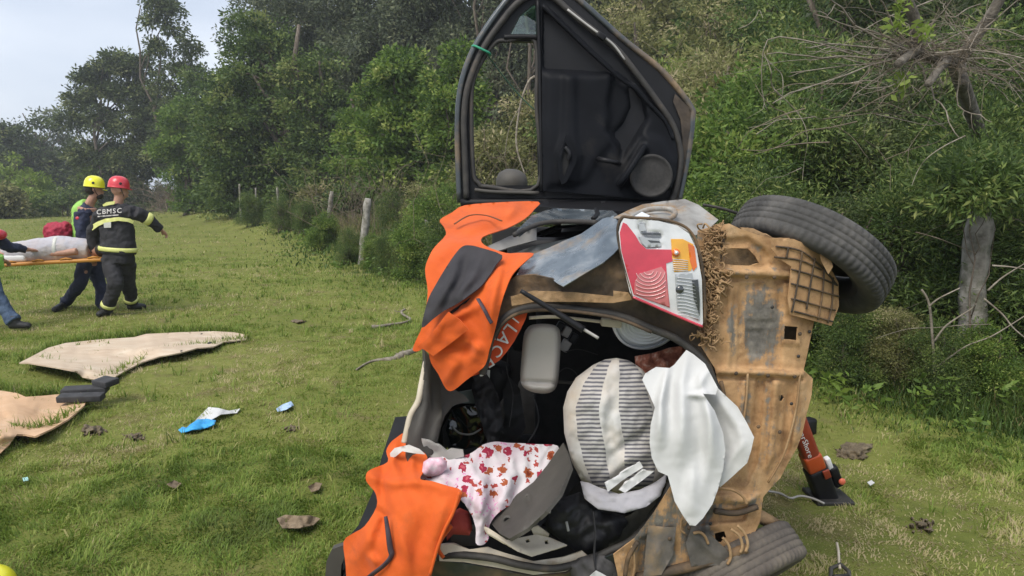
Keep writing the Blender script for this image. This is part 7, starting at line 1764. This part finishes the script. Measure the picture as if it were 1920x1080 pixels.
# rescue strut propping the car
OST = surf('orange_strut_paint', [(.3, (.20, .030, .013)), (.7, (.30, .045, .018))], 9, .45, mud=[(0.3, (.12, .05, .03)), (.7, (.2, .09, .05))], mudpos=(.55, .8))
s0, s1 = np.array(at(1552, 942, 3.52)), np.array(at(1478, 745, 3.42))
RS = empty('rescue_strut', (s0[0], s0[1], 0), 'orange and black rescue strut propping the car underside', 'strut')
dv = unit(s1 - s0); nv = unit(np.cross(dv, [0, 1.0, 0])); fv = np.cross(nv, dv); Rm = np.stack([nv, fv, dv], 1); Lr = np.linalg.norm(s1 - s0)
MB().box(s0 + dv * Lr * .68, (.088, .085, Lr * .64), Rm, bev=.022).build('tube', OST, RS)
MB().box(s0 + dv * Lr * .41 + nv * 0, (.096, .092, .10), Rm, bev=.014).build('sleeve', surf('bright_orange_paint', [(.3, (.40, .062, .014)), (.7, (.48, .08, .018))], 9, .4), RS)
bs = MB().box(s0 + dv * Lr * .17, (.108, .10, Lr * .36), Rm, bev=.02).build('base', PLASTIC, RS)
for t in (.08, .14, .20, .26): MB().box(s0 + dv * Lr * t - fv * 0 + np.cross(nv, dv) * .062, (.09, .012, .012), Rm, bev=.003).build('rib', PLASTIC, bs)
sg = 1.0 if (Rm[:, 0][0]) > 0 else -1.0
MB().box(s0 + dv * Lr * .33 + nv * sg * .075, (.028, .035, .075), Rm, bev=.008).build('clip', WPAD, RS)
MB().box(s0 + dv * Lr * .20 + nv * sg * .085, (.05, .05, .13), Rm, bev=.015).build('valve', PLASTIC, RS)
MB().box(s0 + dv * Lr * .26 + nv * sg * .075, (.02, .035, .06), Rm, bev=.006).build('lever', GREYTRIM, RS)
MB().lathe([(.001, .010), (.012, .010), (.017, .005), (.018, .0)], s0 + dv * Lr * .17 + nv * sg * .095 - np.array([0, .045, 0]), (0, -1, 0), 16).build('button', surf('red_orange_knob', [(.3, (.6, .12, .06)), (.7, (.7, .18, .1))], 9, .4), RS)
MB().box(s0 + dv * Lr * .30 - np.array([0, .062, 0]) + nv * sg * .03, (.035, .01, .05), Rm, bev=.003).build('label', OST, RS)
MB().box(np.array([s0[0], s0[1], .012]), (.20, .20, .025), bev=.008).build('foot_plate', STEEL, RS)
fn = fv if fv[1] < 0 else -fv
lt = 'PowerShore'
letters('lettering', [(c, s0 + dv * Lr * (.80 - .033 * i) + fn * .0435 - nv * sg * .012, -dv, nv * sg, .030) for i, c in enumerate(lt)], PRINT, RS, .002)
top_ = np.array([.985, 3.40, 1.12])
MB().tube([s1, s1 * .5 + top_ * .5, top_], .030, 12).build('extension_rod', GREYTRIM, RS)
MB().box(s1, (.10, .10, .10), Rm, bev=.02).build('joint', PLASTIC, RS)
MB().box(top_ + np.array([.0, 0, .0]), (.06, .14, .14), bev=.015).build('head', STEEL, RS)
kb = onz(1515, 800, 0.06); tag(MB().box(kb, (.10, .08, .12), Matrix.Rotation(.5, 3, 'Z'), bev=.02).build('small_block', PLASTIC), 'small black block on the grass behind the strut', 'block')
def cord(name, pts, r, mat, lb, lift=.02):
    q = catmull(np.stack([onz(x, y, lift) for x, y in pts]), 5); return tag(MB().tube(q, r, 6).build(name, mat), lb, 'cord')
cord('cord', [(1440, 921), (1462, 925), (1482, 934), (1500, 930), (1522, 934), (1545, 944)], .006, GREYTRIM, 'thin grey cord on the grass running to the foot of the strut', .03)
cord('cord', [(1569, 1018), (1572, 1034), (1573, 1052), (1575, 1066)], .006, CREAM, 'short cream cord on the grass tied to the small buckle', .04)
bk = empty('buckle', onz(1576, 1072, .03), 'small grey strap buckle in the grass at the bottom right of the car', 'buckle')
mb = MB(); q = np.stack([onz(x, y, .04) for x, y in ((1558, 1066), (1576, 1058), (1592, 1072), (1592, 1092), (1570, 1096), (1558, 1084))])
mb.tube(q, .009, 6, close=True); mb.build('frame', GREYDARK, bk)
MB().tube([onz(1562, 1080, .05), onz(1592, 1078, .05)], .006, 6).build('pin', STEEL, bk)
mb = MB(); ball(mb, onz(-30, 1102, .06), .11, (1, 1, .75)); o = mb.build('yellow_helmet', YELH)
tag(o, 'yellow rounded shell just cut by the lower left corner', 'helmet')

# ------------------------------------------------------------------ thin air between here and the far trees
hm = bpy.data.materials.new('thin_haze'); hm.use_nodes = True; nt = hm.node_tree; nt.nodes.clear()
ho = nt.nodes.new('ShaderNodeOutputMaterial'); hv = nt.nodes.new('ShaderNodeVolumePrincipled')
hv.inputs['Color'].default_value = (.86, .90, .96, 1); hv.inputs['Density'].default_value = .0011; hv.inputs['Anisotropy'].default_value = .1
nt.links.new(hv.outputs['Volume'], ho.inputs['Volume'])
hz = MB().box((0, 340, 10.5), (2600, 820, 24)).build('haze', hm, smooth=False)
tag(hz, 'thin pale haze between the camera and the far trees', 'haze', kind='stuff')
